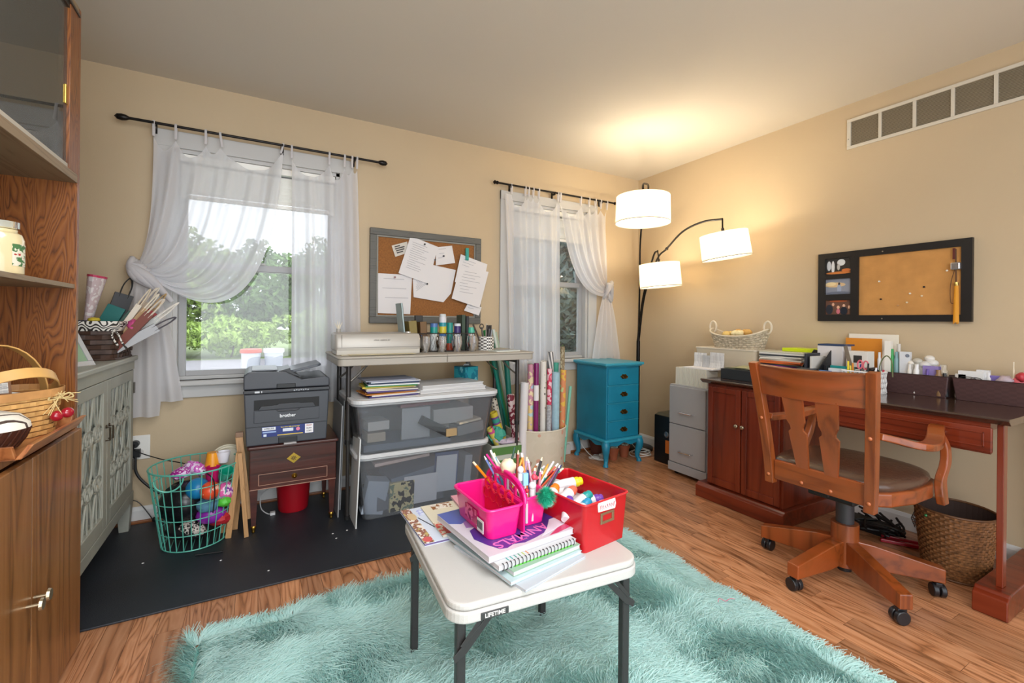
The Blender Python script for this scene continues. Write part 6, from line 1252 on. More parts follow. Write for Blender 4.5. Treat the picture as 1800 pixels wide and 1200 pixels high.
def dbox(nm, lb, cat, x0, x1, y0, y1, z0, z1, c, rz_=0, rough=.5, rot=None, bev=.0015):
    M = MB(); M.box(-(x1-x0)/2, (x1-x0)/2, -(y1-y0)/2, (y1-y0)/2, 0, z1-z0)
    return single(nm, M, c if not isinstance(c, str) else flat(c, rough), lb, cat, ((x0+x1)/2, (y0+y1)/2, z0), rot=rot or (0, 0, rz_), bevel=bev)
dbox('black_drawer_box', 'low black box at the left front of the desk', 'box', 2.62, 2.88, 1.60, 1.90, dz, .822, '#24282c')
z = .8225
for i, (c, lb, rz_, w_) in enumerate((('#5a5f4c', 'dark olive sheet lying on the low black box', .1, .30), ('#b9a98a', 'tan booklet sticking out over the low black box', -.2, .22), ('#a9a77c', 'sage paper on top of the tan booklet', .25, .20))):
    dbox('paper_sheet', lb, 'paper', 2.66, 2.84, 1.75-w_/2, 1.75+w_/2, z, z+.004, c, rz_); z += .0045
t = Thing('letter_tray', 'black wire letter tray of papers behind the low black box', 'letter tray', (2.92, 1.62, dz), world=True)
M = MB(); M.box(2.885, 3.06, 1.48, 1.79, .83, .834); M.box(2.885, 2.889, 1.48, 1.79, dz, .85); M.box(2.885, 3.06, 1.786, 1.79, dz, .93); M.box(2.885, 3.06, 1.48, 1.484, dz, .93); t.part('tray_frame', M, flat('#17181a', .4), bevel=.001)
z = .8345; rg = random.Random(8)
for i, (c, nm) in enumerate((('#2b3a6a', 'navy'), ('#7a2f8c', 'purple'), ('#30343a', 'charcoal'), ('#d96a2c', 'orange'), ('#e07a4a', 'coral'), ('#cfcbc2', 'grey white'), ('#dedad2', 'cream'), ('#d2d0cc', 'pale grey'), ('#3a4048', 'slate'), ('#e6e4e0', 'white'), ('#c9c6b4', 'sand'))):
    h = .009; dbox('folder', nm+' folder in the pile on the black letter tray', 'folder', 2.83, 3.04, 1.50, 1.775, z, z+h, c, rg.uniform(-.13, .13)); z += h+.0006
dbox('plastic_case', 'neon yellow plastic case lying behind the pile of folders', 'case', 2.92, 3.07, 1.46, 1.68, z-.005+.0056, z+.022, '#c9dc1c', .05, .35)
t = Thing('file_holder', 'black magazine holder behind the top of the chair', 'magazine holder', (2.80, 1.45, dz), world=True)
M = MB(); M.prism([(2.70, dz), (2.95, dz), (2.95, .95), (2.86, .965), (2.72, .86)], 1.455, 1.459, 'xz'); M.prism([(2.70, dz), (2.95, dz), (2.95, .95), (2.86, .965), (2.72, .86)], 1.365, 1.369, 'xz'); M.box(2.70, 2.704, 1.369, 1.455, dz, .86); M.box(2.704, 2.95, 1.369, 1.455, dz, dz+.004); t.part('holder_body', M, flat('#141416', .5))
for i, (y, h, c, lb) in enumerate(((1.43, .19, '#30323a', 'dark folder standing in the black magazine holder'), (1.40, .175, '#c9c6c0', 'grey folder standing in the black magazine holder'))): dbox('folder', lb, 'folder', 2.715, 2.94, y-.006, y+.006, dz+.0045, dz+h, c)
misc = [('index_cards', 'tall stack of white index cards beside the magazine holder', 'cards', 2.86, 2.96, 1.31, 1.44, dz, .99, '#d6d2d2', 0),
 ('notebook', 'navy notebook on top of the index cards', 'notebook', 2.86, 2.98, 1.30, 1.44, .9905, 1.0, '#2b3f63', .05),
 ('letter', 'white letter standing at the back of the desk pile', 'paper', 3.065, 3.07, 1.13, 1.37, dz, 1.06, '#e6e0d2', 0),
 ('envelope', 'orange envelope standing behind the navy notebook', 'envelope', 3.05, 3.055, 1.20, 1.38, dz, 1.035, '#d98a2c', 0),
 ('small_box', 'white little box with a dark square print behind the chair top', 'box', 2.86, 2.94, 1.19, 1.29, .88, .968, '#dcd8d0', 0),
 ('package', 'black and pink card package under the little white box', 'package', 2.84, 2.96, 1.18, 1.30, dz, .8795, '#2a2426', 0),
 ('white_cards', 'white note block leaning before the teal notebook', 'notepad', 2.765, 2.785, 1.25, 1.335, dz, .872, '#d9dce0', 0),
 ('notebook', 'teal notebook standing behind the white note block', 'notebook', 2.795, 2.81, 1.225, 1.34, dz, .885, '#188a8a', 0),
 ('binder', 'black binder standing left of the teal notebook', 'binder', 2.77, 2.81, 1.345, 1.362, dz, .885, '#1d1e22', 0),
 ('camera_case', 'black and silver gadget lying behind the crest of the chair', 'gadget', 2.66, 2.74, 1.375, 1.45, dz, .865, '#4a4c50', 0),
 ('photo_print', 'blue photo print beside the silver gadget', 'photo', 2.70, 2.71, 1.29, 1.35, dz, .862, '#3f78b8', 0)]
for nm, lb, cat, x0, x1, y0, y1, z0, z1, c, rz_ in misc: dbox(nm, lb, cat, x0, x1, y0, y1, z0+.0003, z1, c, rz_)
M = MB(); M.box(2.8595, 2.86, 1.215, 1.255, .905, .945); single('printed_label', M, flat('#35332f', .5), 'dark square label on the little white box', 'label')
# white lattice caddy
lc = Thing('lattice_caddy', 'white lattice pen caddy behind the right of the chair crest', 'pen caddy', (2.79, 1.175, dz+.0003)); lw_ = flat('#e6e6e6', .5)
M = MB(); M.box(-.05, .05, -.08, .08, 0, .004); lc.part('caddy_base', M, lw_)
M = MB()
for s_ in (-1, 1):
    for k in range(9):
        y = -.08+k*.02
        for d_ in (1, -1):
            y2 = y+d_*.02
            if -.081 < y2 < .081: M.bar((s_*.05, y, .004), (s_*.05, y2, .055), .004, .003); M.bar((s_*.05, y2, .055), (s_*.05, y, .107), .004, .003)
    for k in range(6):
        x = -.05+k*.02
        for d_ in (1, -1):
            x2 = x+d_*.02
            if -.051 < x2 < .051: M.bar((x, s_*.08, .004), (x2, s_*.08, .055), .004, .003); M.bar((x2, s_*.08, .055), (x, s_*.08, .107), .004, .003)
lc.part('lattice_sides', M, lw_, kind='stuff')
M = MB(); M.tube([(*p, .110) for p in rr(-.052, .052, -.082, .082, .006, 2)], .0045, 6, closed=True); lc.part('rim', M, lw_)
rg = random.Random(12)
for i, (dy, h, c, ln, lb) in enumerate(((.065, .155, '#e6cf2c', .0, 'yellow highlighter at the left of the lattice caddy'), (.045, .145, '#d98a2c', .1, 'orange marker in the lattice caddy'), (.02, .14, '#2a3fa0', .05, 'blue marker in the lattice caddy'), (-.02, .15, '#1c1c20', -.1, 'black marker in the lattice caddy'), (.03, .235, '#7c6f60', .25, 'wooden ruler leaning left in the lattice caddy'), (-.06, .12, '#b8304a', -.3, 'magenta pen leaning right in the lattice caddy'), (-.04, .13, '#e6e6e9', -.35, 'white pen leaning right in the lattice caddy'), (.055, .13, '#e9dc5a', .12, 'pale yellow marker cap in the lattice caddy'))):
    M = MB(); w_ = .0055
    if 'ruler' in lb: M.bar((0, 0, 0), (0, ln*h, h), .018, .003, up=(1, 0, 0))
    else: M.cyl((0, 0, 0), (0, ln*h*.5, h), w_, w_*.8, 8)
    single('pen' if 'ruler' not in lb else 'ruler', M, flat(c, .35), lb, 'pen' if 'ruler' not in lb else 'ruler', (2.79+.02*((i % 3)-1), 1.175+dy, dz+.005))
for i, (dy, c, h, lb) in enumerate(((.01, '#d9707c', .17, 'pink handled scissors standing in the lattice caddy'), (-.035, '#18181a', .12, 'black handled scissors in the lattice caddy'), (-.045, '#222226', .115, 'second pair of black scissors, further right in the lattice caddy'))):
    t = Thing('scissors', lb, 'scissors', (2.78+.012*i, 1.175+dy, dz+.005), rot=(.06*(1-i), 0, 0))
    M = MB(); M.prism([(-.006, 0), (.006, 0), (.007, h*.7), (-.007, h*.7)], -.0015, .0015, 'yz'); t.part('blades', M, flat('#b9bcc0', .25, metal=1))
    M = MB()
    for s_ in (-1, 1): M.tube([(0, s_*.013+.011*math.cos(a), h*.82+.022*math.sin(a)) for a in [2*PI*k/14 for k in range(14)]], .004, 6, closed=True)
    t.part('finger_loops', M, flat(c, .4))
M = MB(); M.tube(spline([(2.80, 1.10, dz+.06), (2.80, 1.11, .90), (2.80, 1.085, .955), (2.80, 1.06, .93), (2.80, 1.055, .85)], 5), .003, 6); single('cable_loop', M, flat('#6a6f4c', .5), 'olive cable looped out of the lattice caddy', 'cable')
# brown croc trays
cr = pattern('checker', '#4b3535', '#513a39', scale=85, rough=.35, bump=.15, sc3=(1, .5, 1.1))
def croc(lb, y0, y1):
    t = Thing('leather_tray', lb, 'tray', (2.99, (y0+y1)/2, dz+.0003)); b = (y1-y0)/2; M = MB(); M.shell(-.062, .068, -b, b, 0, .105, .005, .012, .004, 1); t.part('tray_body', M, cr)
    M = MB(); M.tube([(*p, .105) for p in rr(-.0615, .0675, -b, b, .004, 1)], .0018, 5, closed=True); t.part('stitched_edge', M, flat('#2e2020', .4)); return t
ya = atX(1545, 652, 2.93).y; yb = atX(1667, 664, 2.93).y; yc_ = atX(1673, 666, 2.93).y
croc('brown crocodile-embossed tray, left of the pair at the back of the desk', yb, max(ya, 1.20)); croc('brown crocodile-embossed tray, right of the pair at the desk end', yc_-.335, yc_)
rg = random.Random(21)
def up_item(nm, lb, cat, u, v0, v1, w_, c, kind='cyl', x=2.985, lean=0):
    top = atX(u, v0, x); z0 = dz+.006; h = top.z-z0; wm_ = w_
    M = MB()
    if kind == 'cyl': M.lathe((0, 0, 0), [(wm_*.9, 0), (wm_, .003), (wm_, h*.8), (wm_*.7, h*.86), (wm_*.7, h)], 12)
    elif kind == 'box': M.box(-.012, .012, -wm_, wm_, 0, h)
    else: M.ball((0, 0, h-wm_*.8), wm_, 12, 1, 1, .8); M.cyl((0, 0, 0), (0, 0, h-wm_*.8), wm_*.6, wm_*.8, n=12)
    return single(nm, M, c if not isinstance(c, str) else flat(c, .35), lb, cat, (x, top.y, z0), rot=(lean, 0, 0), smooth=.7)
for a in [('marker', 'white capped bottle just right of the chair post', 'bottle', 1546, 619, 0, .009, '#dfe0e2', 'cyl'), ('tube', 'white lotion tube with a brown print', 'tube', 1554, 616, 0, .010, '#cfc4ba', 'cyl'), ('carton', 'tall white carton standing in the left brown tray', 'carton', 1562, 599, 0, .014, '#e9e6de', 'box'), ('marker', 'green marker beside the tall white carton', 'marker', 1568.5, 613, 0, .009, '#2f9a4c', 'cyl'), ('bottle', 'clear teal bottle in the left brown tray', 'bottle', 1576, 618, 0, .011, '#7fa3a8', 'cyl'), ('bottle', 'clear bottle with a looped top behind the markers', 'bottle', 1580, 604, 0, .012, '#c9c4bc', 'cyl', 3.01), ('carton', 'white and blue carton with a round emblem', 'carton', 1592, 618, 0, .022, '#dadde2', 'box'), ('tube', 'gold tube leaning in the left brown tray', 'tube', 1594, 640, 0, .008, '#c9973a', 'cyl'), ('light_bulb', 'white light bulb at the middle of the left tray', 'light bulb', 1603, 633, 0, .019, '#e2ded6', 'ball'), ('light_bulb', 'clear bulb with a metal collar', 'light bulb', 1613, 629, 0, .021, '#b9b4a8', 'ball'), ('light_bulb', 'pearl white bulb, topmost in the left tray', 'light bulb', 1634, 624, 0, .022, '#d9d4cc', 'ball', 3.01), ('tissue_pack', 'purple and white tissue pack', 'pack', 1637, 643, 0, .030, '#8f7fb8', 'box', 2.97), ('jar', 'small clear glass jar at the right end of the left tray', 'jar', 1659, 641, 0, .020, glass('#e0d6c4', .05, .3), 'cyl', 2.98), ('stick', 'thin cream stick standing at the right desk end', 'stick', 1782, 636, 0, .003, '#e0d4bc', 'cyl')]:
    up_item(*a[:9], x=a[9] if len(a) > 9 else 2.985)
extra = [('bottle', 'small silver bottle between the carton and the green marker', 'bottle', 1571, 625, .007, '#b9bcc0', 3.0), ('tube', 'mint capped tube behind the teal bottle', 'tube', 1583, 622, .009, '#6fae9c', 3.01), ('tube', 'white nozzle tube leaning beside the round emblem carton', 'tube', 1599, 640, .010, '#e4e2de', 2.96), ('bag', 'clear crumpled bag heaped in the left brown tray', 'bag', 1622, 634, .026, '#c9c8c6', 2.99), ('bag', 'second clear crumpled bag nearer the purple pack', 'bag', 1645, 632, .024, '#d6d4d0', 3.01), ('tube', 'white cream tube standing beside the clear bags', 'tube', 1609, 640, .012, '#e6e4e2', 2.95), ('marker', 'violet marker lying in the left brown tray', 'marker', 1628, 648, .007, '#6a4fa0', 2.95), ('clip', 'black binder clip at the right end of the left tray', 'clip', 1664, 656, .010, '#222224', 2.95), ('tape_roll', 'brown tape roll in the left brown tray', 'tape', 1652, 650, .014, '#8a6a4a', 2.95), ('bottle', 'white bottle with a grey cap beside the white socket plate', 'bottle', 1740, 655, .010, '#dcdcde', 2.99)]
for nm, lb, cat, u, v, w_, c, x in extra: up_item(nm, lb, cat, u, v, 0, w_, c, 'ball' if cat == 'bag' else 'cyl', x=x, lean=.08*math.sin(u))
M = MB(); M.lathe((0, 0, 0), [(.009, 0), (.009, .001), (.0, .001)], 16, axis=(-1, 0, 0)); q = atX(1595, 625, 2.972); single('emblem', M, flat('#7c8390', .4), 'round grey emblem on the white and blue carton', 'emblem', q)
for i, (u, v, w_, h, c, lb, cat) in enumerate(((1708, 652, .045, .10, '#dedede', 'white card box standing left in the right brown tray', 'box'), (1729, 650, .022, .10, '#d4d4d6', 'white socket plate in the right brown tray', 'socket plate'), (1690, 657, .02, .085, '#cfcac4', 'wire rimmed white clip box', 'box'), (1752, 660, .02, .085, '#7a6ab0', 'purple eraser in the right brown tray', 'eraser'), (1768, 661, .03, .08, '#b9a9b4', 'mauve patterned pouch in the right brown tray', 'pouch'), (1793, 664, .03, .09, '#d9606c', 'pink and red cloth scrunchies at the desk end', 'scrunchie'), (1797, 655, .02, .11, '#b8303a', 'red ribbon heap at the far right', 'ribbon'))):
    p = atX(u, v, 2.985+.012*(i % 2)); M = MB(); hh = p.z-(dz+.006)
    if i < 4: M.box(-.012, .012, -w_, w_, 0, hh)
    else: M.ball((0, 0, hh-.02), 1, 12, .03, w_, .022, 8, jit=.15); M.cyl((0, 0, 0), (0, 0, hh-.03), .012, n=8)
    single(cat.replace(' ', '_'), M, flat(c, .45), lb, cat, (p.x, p.y, dz+.0058), bevel=.001 if i < 4 else 0, smooth=i >= 4 and 1.3)
M = MB(); M.tube([(2.965, atX(1700, 665, 2.96).y+.03*math.cos(a), dz+.10+.012*math.sin(a)) for a in [2*PI*i/16 for i in range(16)]], .0015, 5, closed=True); M.tube([(2.965, atX(1715, 665, 2.96).y+.02*math.cos(a), dz+.10+.011*math.sin(a)) for a in [2*PI*i/16 for i in range(16)]], .0015, 5, closed=True)
single('eyeglasses', M, flat('#2a2a2c', .3), 'thin dark wire eyeglasses on the edge of the right brown tray', 'eyeglasses')
# ------------------------------------------------------------------ under the desk
ws = Thing('waste_basket', 'round brown woven rattan waste basket beneath the desk end', 'waste basket', (2.745, .80, .0006)); P = lambda a, z, off: ((.108+.030*z/.29+off)*math.cos(a), (.108+.030*z/.29+off)*math.sin(a), z)
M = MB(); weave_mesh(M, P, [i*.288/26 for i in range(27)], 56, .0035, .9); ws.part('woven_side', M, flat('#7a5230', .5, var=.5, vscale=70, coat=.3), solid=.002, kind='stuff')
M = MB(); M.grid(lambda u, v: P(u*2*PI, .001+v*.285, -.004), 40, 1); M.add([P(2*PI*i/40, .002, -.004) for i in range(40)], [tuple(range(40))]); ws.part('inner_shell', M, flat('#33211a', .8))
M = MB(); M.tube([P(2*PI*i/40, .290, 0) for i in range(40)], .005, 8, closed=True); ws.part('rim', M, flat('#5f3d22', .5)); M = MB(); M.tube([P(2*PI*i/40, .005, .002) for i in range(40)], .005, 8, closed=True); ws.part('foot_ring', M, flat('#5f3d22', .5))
M = MB(); M.ball((2.62, .86, .262), .006, 6); single('bead', M, flat('#1f8a4c', .4), 'tiny green bead on the waste basket weave', 'bead')
M = MB()
for k in range(12):
    a = rg.random()*6; M.tube(spline([(2.90+.05*math.cos(k), 1.22+.08*math.sin(k*1.7), .02+.012*(k % 4)), (2.84+.03*math.sin(k), 1.16+.1*math.cos(k), .03+.01*(k % 5)), (2.92, 1.08+.05*math.sin(k*2), .02+.012*(k % 3)), (2.99, 1.18+.1*math.cos(k*3), .04+.02*(k % 3))], 5), .006, 6)
M.box(2.86, 2.96, 1.10, 1.30, .001, .05)
single('cable_bundle', M, flat('#0f0f11', .5), 'heap of black cables and a power strip on the floor beneath the desk', 'cables')
t = Thing('wire_whisk_lamp', 'small black wire cage work light hanging under the desk beside the waste basket', 'work light', (3.02, 1.02, .05))
for k in range(6): M = MB(); M.tube([(.03*math.cos(a)*(1-.5*abs(q)), .03*math.sin(a)*(1-.5*abs(q)), .05+.045*q) for q, a in [(j/5-1+.0, k*PI/3) for j in range(11)] if -1 <= q <= 1], .0022, 5); t.part('cage_wire', M, blk)
for k in range(4): M = MB(); r_ = .03*(1-.4*abs(k/2-.8)); M.tube([(r_*math.cos(a), r_*math.sin(a), .02+.018*k) for a in [2*PI*i/16 for i in range(16)]], .003, 5, closed=True); t.part('silver_band', M, flat('#c9ccd0', .2, metal=1))
M = MB(); M.tube(spline([(0, 0, .095), (.0, .01, .12), (.0, .05, .12), (.0, .10, .10)], 4), .005, 6); t.part('neck', M, blk)
M = MB(); M.bar((2.80, 1.10, .010), (2.92, .90, .010), .018, .016); M.bar((2.86, 1.12, .010), (2.93, .98, .010), .012, .014); single('red_bar', M, flat('#a5142c', .3), 'red plastic hanger lying on the floor beneath the desk', 'hanger', bevel=.003)
# ================================================================== DESK CHAIR
cw = wood('#88441b', '#5c260e', '#96481f', axis='z', scale=.8, rough=.3, rings=5, coat=.35, key='cw'); cwy = wood('#88441b', '#5c260e', '#96481f', axis='y', scale=.8, rough=.3, rings=5, coat=.35, key='cwy')
ch = Thing('swivel_desk_chair', 'wooden swivel desk chair with a brown leather seat facing the desk', 'chair', (2.275, 1.025, 0), world=True)
HC = Vector((2.275, 1.025, 0))
for k, ang in enumerate((104, 173, 238, 305, 28)):
    a = math.radians(ang); d_ = Vector((math.cos(a), math.sin(a), 0)); n_ = Vector((-d_.y, d_.x, 0)); w_ = .024
    prof_ = [(.03, .075), (.03, .172), (.10, .165), (.30, .125), (.335, .118), (.335, .062), (.12, .062)]
    M = MB(); vs = [HC+d_*x+n_*s*w_+Vector((0, 0, z)) for s in (-1, 1) for x, z in prof_]; m_ = len(prof_)
    M.add(vs, [tuple(range(m_-1, -1, -1)), tuple(range(m_, 2*m_))]+[(i, (i+1) % m_, m_+(i+1) % m_, m_+i) for i in range(m_)]); lg = ch.part('base_leg', M, cwy if k % 2 else cw, bevel=.004)
    e = HC+d_*.312; r2 = Matrix.Rotation(k*1.3, 4, 'Z'); M = MB(); M.M = Matrix.Translation(e) @ r2
    M.cyl((.008, -.022, .027), (.008, -.003, .027), .0262, n=18); M.cyl((.008, .003, .027), (.008, .022, .027), .0262, n=18); M.box(-.012, .022, -.012, .012, .03, .06); M.cyl((0, 0, .05), (0, 0, .066), .008, n=8); ca = M.build('caster', flat('#1b1c20', .3), lg, False, .003)
    smoothed(ca, .6)
M = MB(); M.cyl(HC+Vector((0, 0, .055)), HC+Vector((0, 0, .240)), .052, n=28); ch.part('hub', M, cw, smooth=.8, bevel=.002)
M = MB(); M.cyl(HC+Vector((0, 0, .03)), HC+Vector((0, 0, .0545)), .026, n=20); ch.part('hub_cap', M, blk, smooth=.8)
M = MB(); M.cyl(HC+Vector((0, 0, .2405)), HC+Vector((0, 0, .36)), .034, n=20); ch.part('gas_lift', M, flat('#35363a', .4), smooth=.8)
M = MB(); M.box(HC.x-.13, HC.x+.13, HC.y-.09, HC.y+.09, .36, .425); M.box(HC.x-.20, HC.x+.16, HC.y-.03, HC.y+.03, .39, .43); ch.part('tilt_mechanism', M, blk, bevel=.006)
SY = 1.0
def outline(k, dx=0):
    return [(x, SY+y) for x, y in [(1.998+k, -.185+k*.6), (2.06, -.225+k), (2.18, -.255+k), (2.32, -.258+k), (2.42-k*.4, -.235+k), (2.475-k, -.17+k), (2.492-k, -.08), (2.496-k, 0), (2.492-k, .08), (2.475-k, .17-k), (2.42-k*.4, .235-k), (2.32, .258-k), (2.18, .255-k), (2.06, .225-k), (1.998+k, .185-k*.6)]]
M = MB(); M.prism(outline(0), .432, .486, 'xy'); ch.part('seat_frame', M, cwy, bevel=.008, seg=3)
M = MB(); secs = [(0.012, .486), (.006, .500), (.012, .514), (.035, .524), (.09, .530)]
for k, z in secs: M.v += [(x, y, z) for x, y in outline(k)]
no = 15
for j in range(len(secs)-1): M.f += [(j*no+i, j*no+(i+1) % no, (j+1)*no+(i+1) % no, (j+1)*no+i) for i in range(no)]
M.f.append(tuple(range((len(secs)-1)*no, len(secs)*no))); M.mi = [0]*len(M.f); ch.part('leather_cushion', M, flat('#523c30', .22, var=.15, vscale=6, bump=.15, bscale=60), smooth=1.2, sub=1)
M = MB(); M.box(1.983, 2.003, SY-.170, SY+.170, .434, .517); lr = ch.part('lower_back_rail', M, cwy, bevel=.003)
def xback(z): return 1.993-.075*((z-.45)/.49)**1.3 if z > .45 else 1.993
for s_ in (-1, 1):
    pts = []; n = 14
    for i in range(n+1):
        z = lerp(.415, .945, i/n); q = (z-.415)/.53; pts.append(Vector((xback(z)-.004, SY+s_*(lerp(.187, .222, q**1.2)), z)))
    M = MB(); M.ribbon(pts, [.036]*(n+1), [.034]*(n+1), (0, 1, 0)); po = ch.part('back_post', M, cw, bevel=.003)
    for z in (.452, .70): M = MB(); M.lathe((xback(z)-.021, SY+s_*lerp(.187, .222, ((z-.415)/.53)**1.2), z), [(.008, 0), (.007, .003), (0, .005)], 12, axis=(-1, 0, 0)); M.build('wood_plug', flat('#b5653a', .3), po, True)
    # arm
    pts = spline([(2.0, SY+s_*.205, .703), (2.05, SY+s_*.235, .690), (2.11, SY+s_*.283, .672), (2.20, SY+s_*.290, .664), (2.32, SY+s_*.265, .668), (2.42, SY+s_*.235, .688), (2.475, SY+s_*.222, .690), (2.50, SY+s_*.218, .675)], 5)
    m = len(pts); wd_ = [interp([0, .2, .35, .6, .85, 1], [.030, .036, .055, .058, .048, .040], i/(m-1)) for i in range(m)]; M = MB(); M.ribbon(pts, wd_, [.026]*m, [(0, 1, 0)]*3+[(.35*s_*0+.0, 1, 0)]*(m-3)); ch.part('arm_rest', M, cwy, bevel=.006, seg=3)
    pts = spline([(2.425, SY+s_*.240, .678), (2.445, SY+s_*.255, .62), (2.43, SY+s_*.262, .56), (2.385, SY+s_*.262, .50), (2.365, SY+s_*.270, .45), (2.375, SY+s_*.272, .405)], 5); m = len(pts)
    M = MB(); M.ribbon(pts, [interp([0, .3, .7, 1], [.032, .040, .052, .046], i/(m-1)) for i in range(m)], [.028]*m, (1, 0, .0)); ch.part('arm_support', M, cw, bevel=.006, seg=3)
for y in (.055, -.055): M = MB(); M.lathe((1.983, SY+y, .452), [(.008, 0), (.007, .003), (0, .005)], 12, axis=(-1, 0, 0)); M.build('wood_plug', flat('#b5653a', .3), lr, True)
M = MB()
def crest(u, v):
    y = SY+lerp(.205, -.205, u); bow = -.030*(1-(2*u-1)**2); z = lerp(.808, .936-.004*math.sin(u*PI), v); return Vector((xback(z)+bow+.006, y, z))
M.grid(crest, 24, 6); ch.part('crest_rail', M, cwy, solid=.022, bevel=.003)
for yc2 in (.062, -.068):
    def spl_prof():
        L_ = []; n = 26
        for i in range(n+1):
            q = i/n; z = lerp(.815, .512, q); w_ = lerp(.041, .0235, min(1, q*1.05)) if q < .42 else lerp(.037, .0235, (q-.42)/.58)
            nt_ = .0135*math.sqrt(max(0, 1-((z-.683)/.017)**2)); L_.append((w_-nt_, z))
        return L_
    pr_ = spl_prof(); M = MB(); n = len(pr_); vs = []
    for off in (-.006, .006):
        for s_ in (-1, 1): vs += [(xback(z)+off-(.022*((z-.512)/.3)), SY+yc2*lerp(.82, 1, (z-.5)/.31)+s_*w_, z) for w_, z in pr_]
    fs = []
    for i in range(n-1):
        fs += [(i, i+1, n+i+1, n+i), (2*n+i, 3*n+i, 3*n+i+1, 2*n+i+1), (i, 2*n+i, 2*n+i+1, i+1), (n+i, n+i+1, 3*n+i+1, 3*n+i)]
    M.add(vs, fs+[(0, n, 3*n, 2*n), (n-1, 3*n-1, 4*n-1, 2*n-1)]); ch.part('back_splat', M, cw)
# ================================================================== SHAGGY RUG
rug = Thing('shaggy_rug', 'fluffy aqua green shag rug under the small white table', 'rug', (.72, 1.05, .0006), world=True)
ra = flat('#d3efec', .8, var=.10, vscale=5)
_t = ra.node_tree; _tl2 = _t.nodes.new('ShaderNodeBsdfTranslucent'); _tl2.inputs[0].default_value = (*srgb('#cdecea'), 1); _mx2 = _t.nodes.new('ShaderNodeMixShader'); _mx2.inputs[0].default_value = .5
_t.links.new(_t.nodes['Principled BSDF'].outputs[0], _mx2.inputs[1]); _t.links.new(_tl2.outputs[0], _mx2.inputs[2]); _t.links.new(_mx2.outputs[0], _t.nodes['Material Output'].inputs[0])
RX0, RX1, RY0, RY1r = -.20, 1.66, -.15, 1.88
M = MB(); M.prism(rr(RX0+.01, RX1-.01, RY0+.01, RY1r-.01, .08), .0006, .008); rug.part('backing', M, flat('#6fa79f', .9))
def fur(N, seed, x0, x1, y0, y1, seg=3, wid=.0021, ln=.064):
    rg = np.random.RandomState(seed); x = rg.uniform(x0, x1, N); y = rg.uniform(y0, y1, N)
    fx = rg.randn(14, 2)*7.5; ph = rg.uniform(0, 6.28, 14); am = 1/(1+np.arange(14)*.12)
    X = np.stack([x, y], 1); th = sum(a*np.sin(X@f+p) for a, f, p in zip(am, fx, ph))*.85+rg.randn(N)*.30
    f2 = rg.randn(10, 2)*30; p2 = rg.uniform(0, 6.28, 10); cl = sum(np.sin(X@f+p) for f, p in zip(f2, p2))/3
    th = th+cl*.6; L_ = ln*(.65+.6*rg.rand(N)); L_ = L_*(1+.16*cl)
    d = np.stack([np.cos(th), np.sin(th)], 1); lay = .55+.35*rg.rand(N)
    # edge strands fall outwards
    ex = np.where(x-x0 < .03, -1, np.where(x1-x < .03, 1, 0)); ey = np.where(y1-y < .03, 1, 0); m_ = (ex != 0)|(ey != 0)
    d[m_] = d[m_]*.45+np.stack([ex, ey], 1)[m_]; d /= np.linalg.norm(d, axis=1)[:, None]
    ts = np.linspace(0, 1, seg+1); side = np.stack([-d[:, 1], d[:, 0]], 1)
    bend = rg.randn(N)*.35; V = np.zeros((N, (seg+1)*2, 3), np.float32)
    for i, t in enumerate(ts):
        h = .007+L_*(.62*(1.15*t-.85*t*t*lay)) ; out = L_*t*lay*(.35+.65*t)
        cxy = X+d*out[:, None]+side*(bend*L_*t*t)[:, None]; w_ = wid*(1-.75*t)
        for j, s in enumerate((-1, 1)):
            V[:, i*2+j, 0] = cxy[:, 0]+side[:, 0]*w_*s; V[:, i*2+j, 1] = cxy[:, 1]+side[:, 1]*w_*s; V[:, i*2+j, 2] = h+.0006*s*(i > 0)
    nv = (seg+1)*2; base = (np.arange(N)*nv)[:, None]
    F = np.concatenate([base+np.array([2*i, 2*i+1, 2*i+3, 2*i+2]) for i in range(seg)], 1).reshape(-1)
    me = bpy.data.meshes.new('fur_pile'); me.vertices.add(N*nv); me.vertices.foreach_set('co', V.reshape(-1)); nf = N*seg
    me.loops.add(nf*4); me.loops.foreach_set('vertex_index', F.astype(np.int32)); me.polygons.add(nf); me.polygons.foreach_set('loop_start', np.arange(0, nf*4, 4, dtype=np.int32)); me.polygons.foreach_set('loop_total', np.full(nf, 4, np.int32)); me.update(calc_edges=True)
    return me
me = fur(240000, 4, RX0, RX1, .42, RY1r); me.materials.append(ra)
o = bpy.data.objects.new('fur_pile', me); C.objects.link(o); o.parent = rug.e; o.matrix_parent_inverse = rug.inv; o['kind'] = 'stuff'
p = atZ(1262, 1060, .045); M = MB(); M.tube(spline([(0, 0, 0), (.02, .008, .004), (.03, -.01, 0), (.055, -.012, .003), (.075, -.02, 0)], 4), .0012, 5); single('thread_scrap', M, flat('#d0607c', .6), 'short pink thread lying on the aqua rug', 'thread', (p.x, p.y, .050))
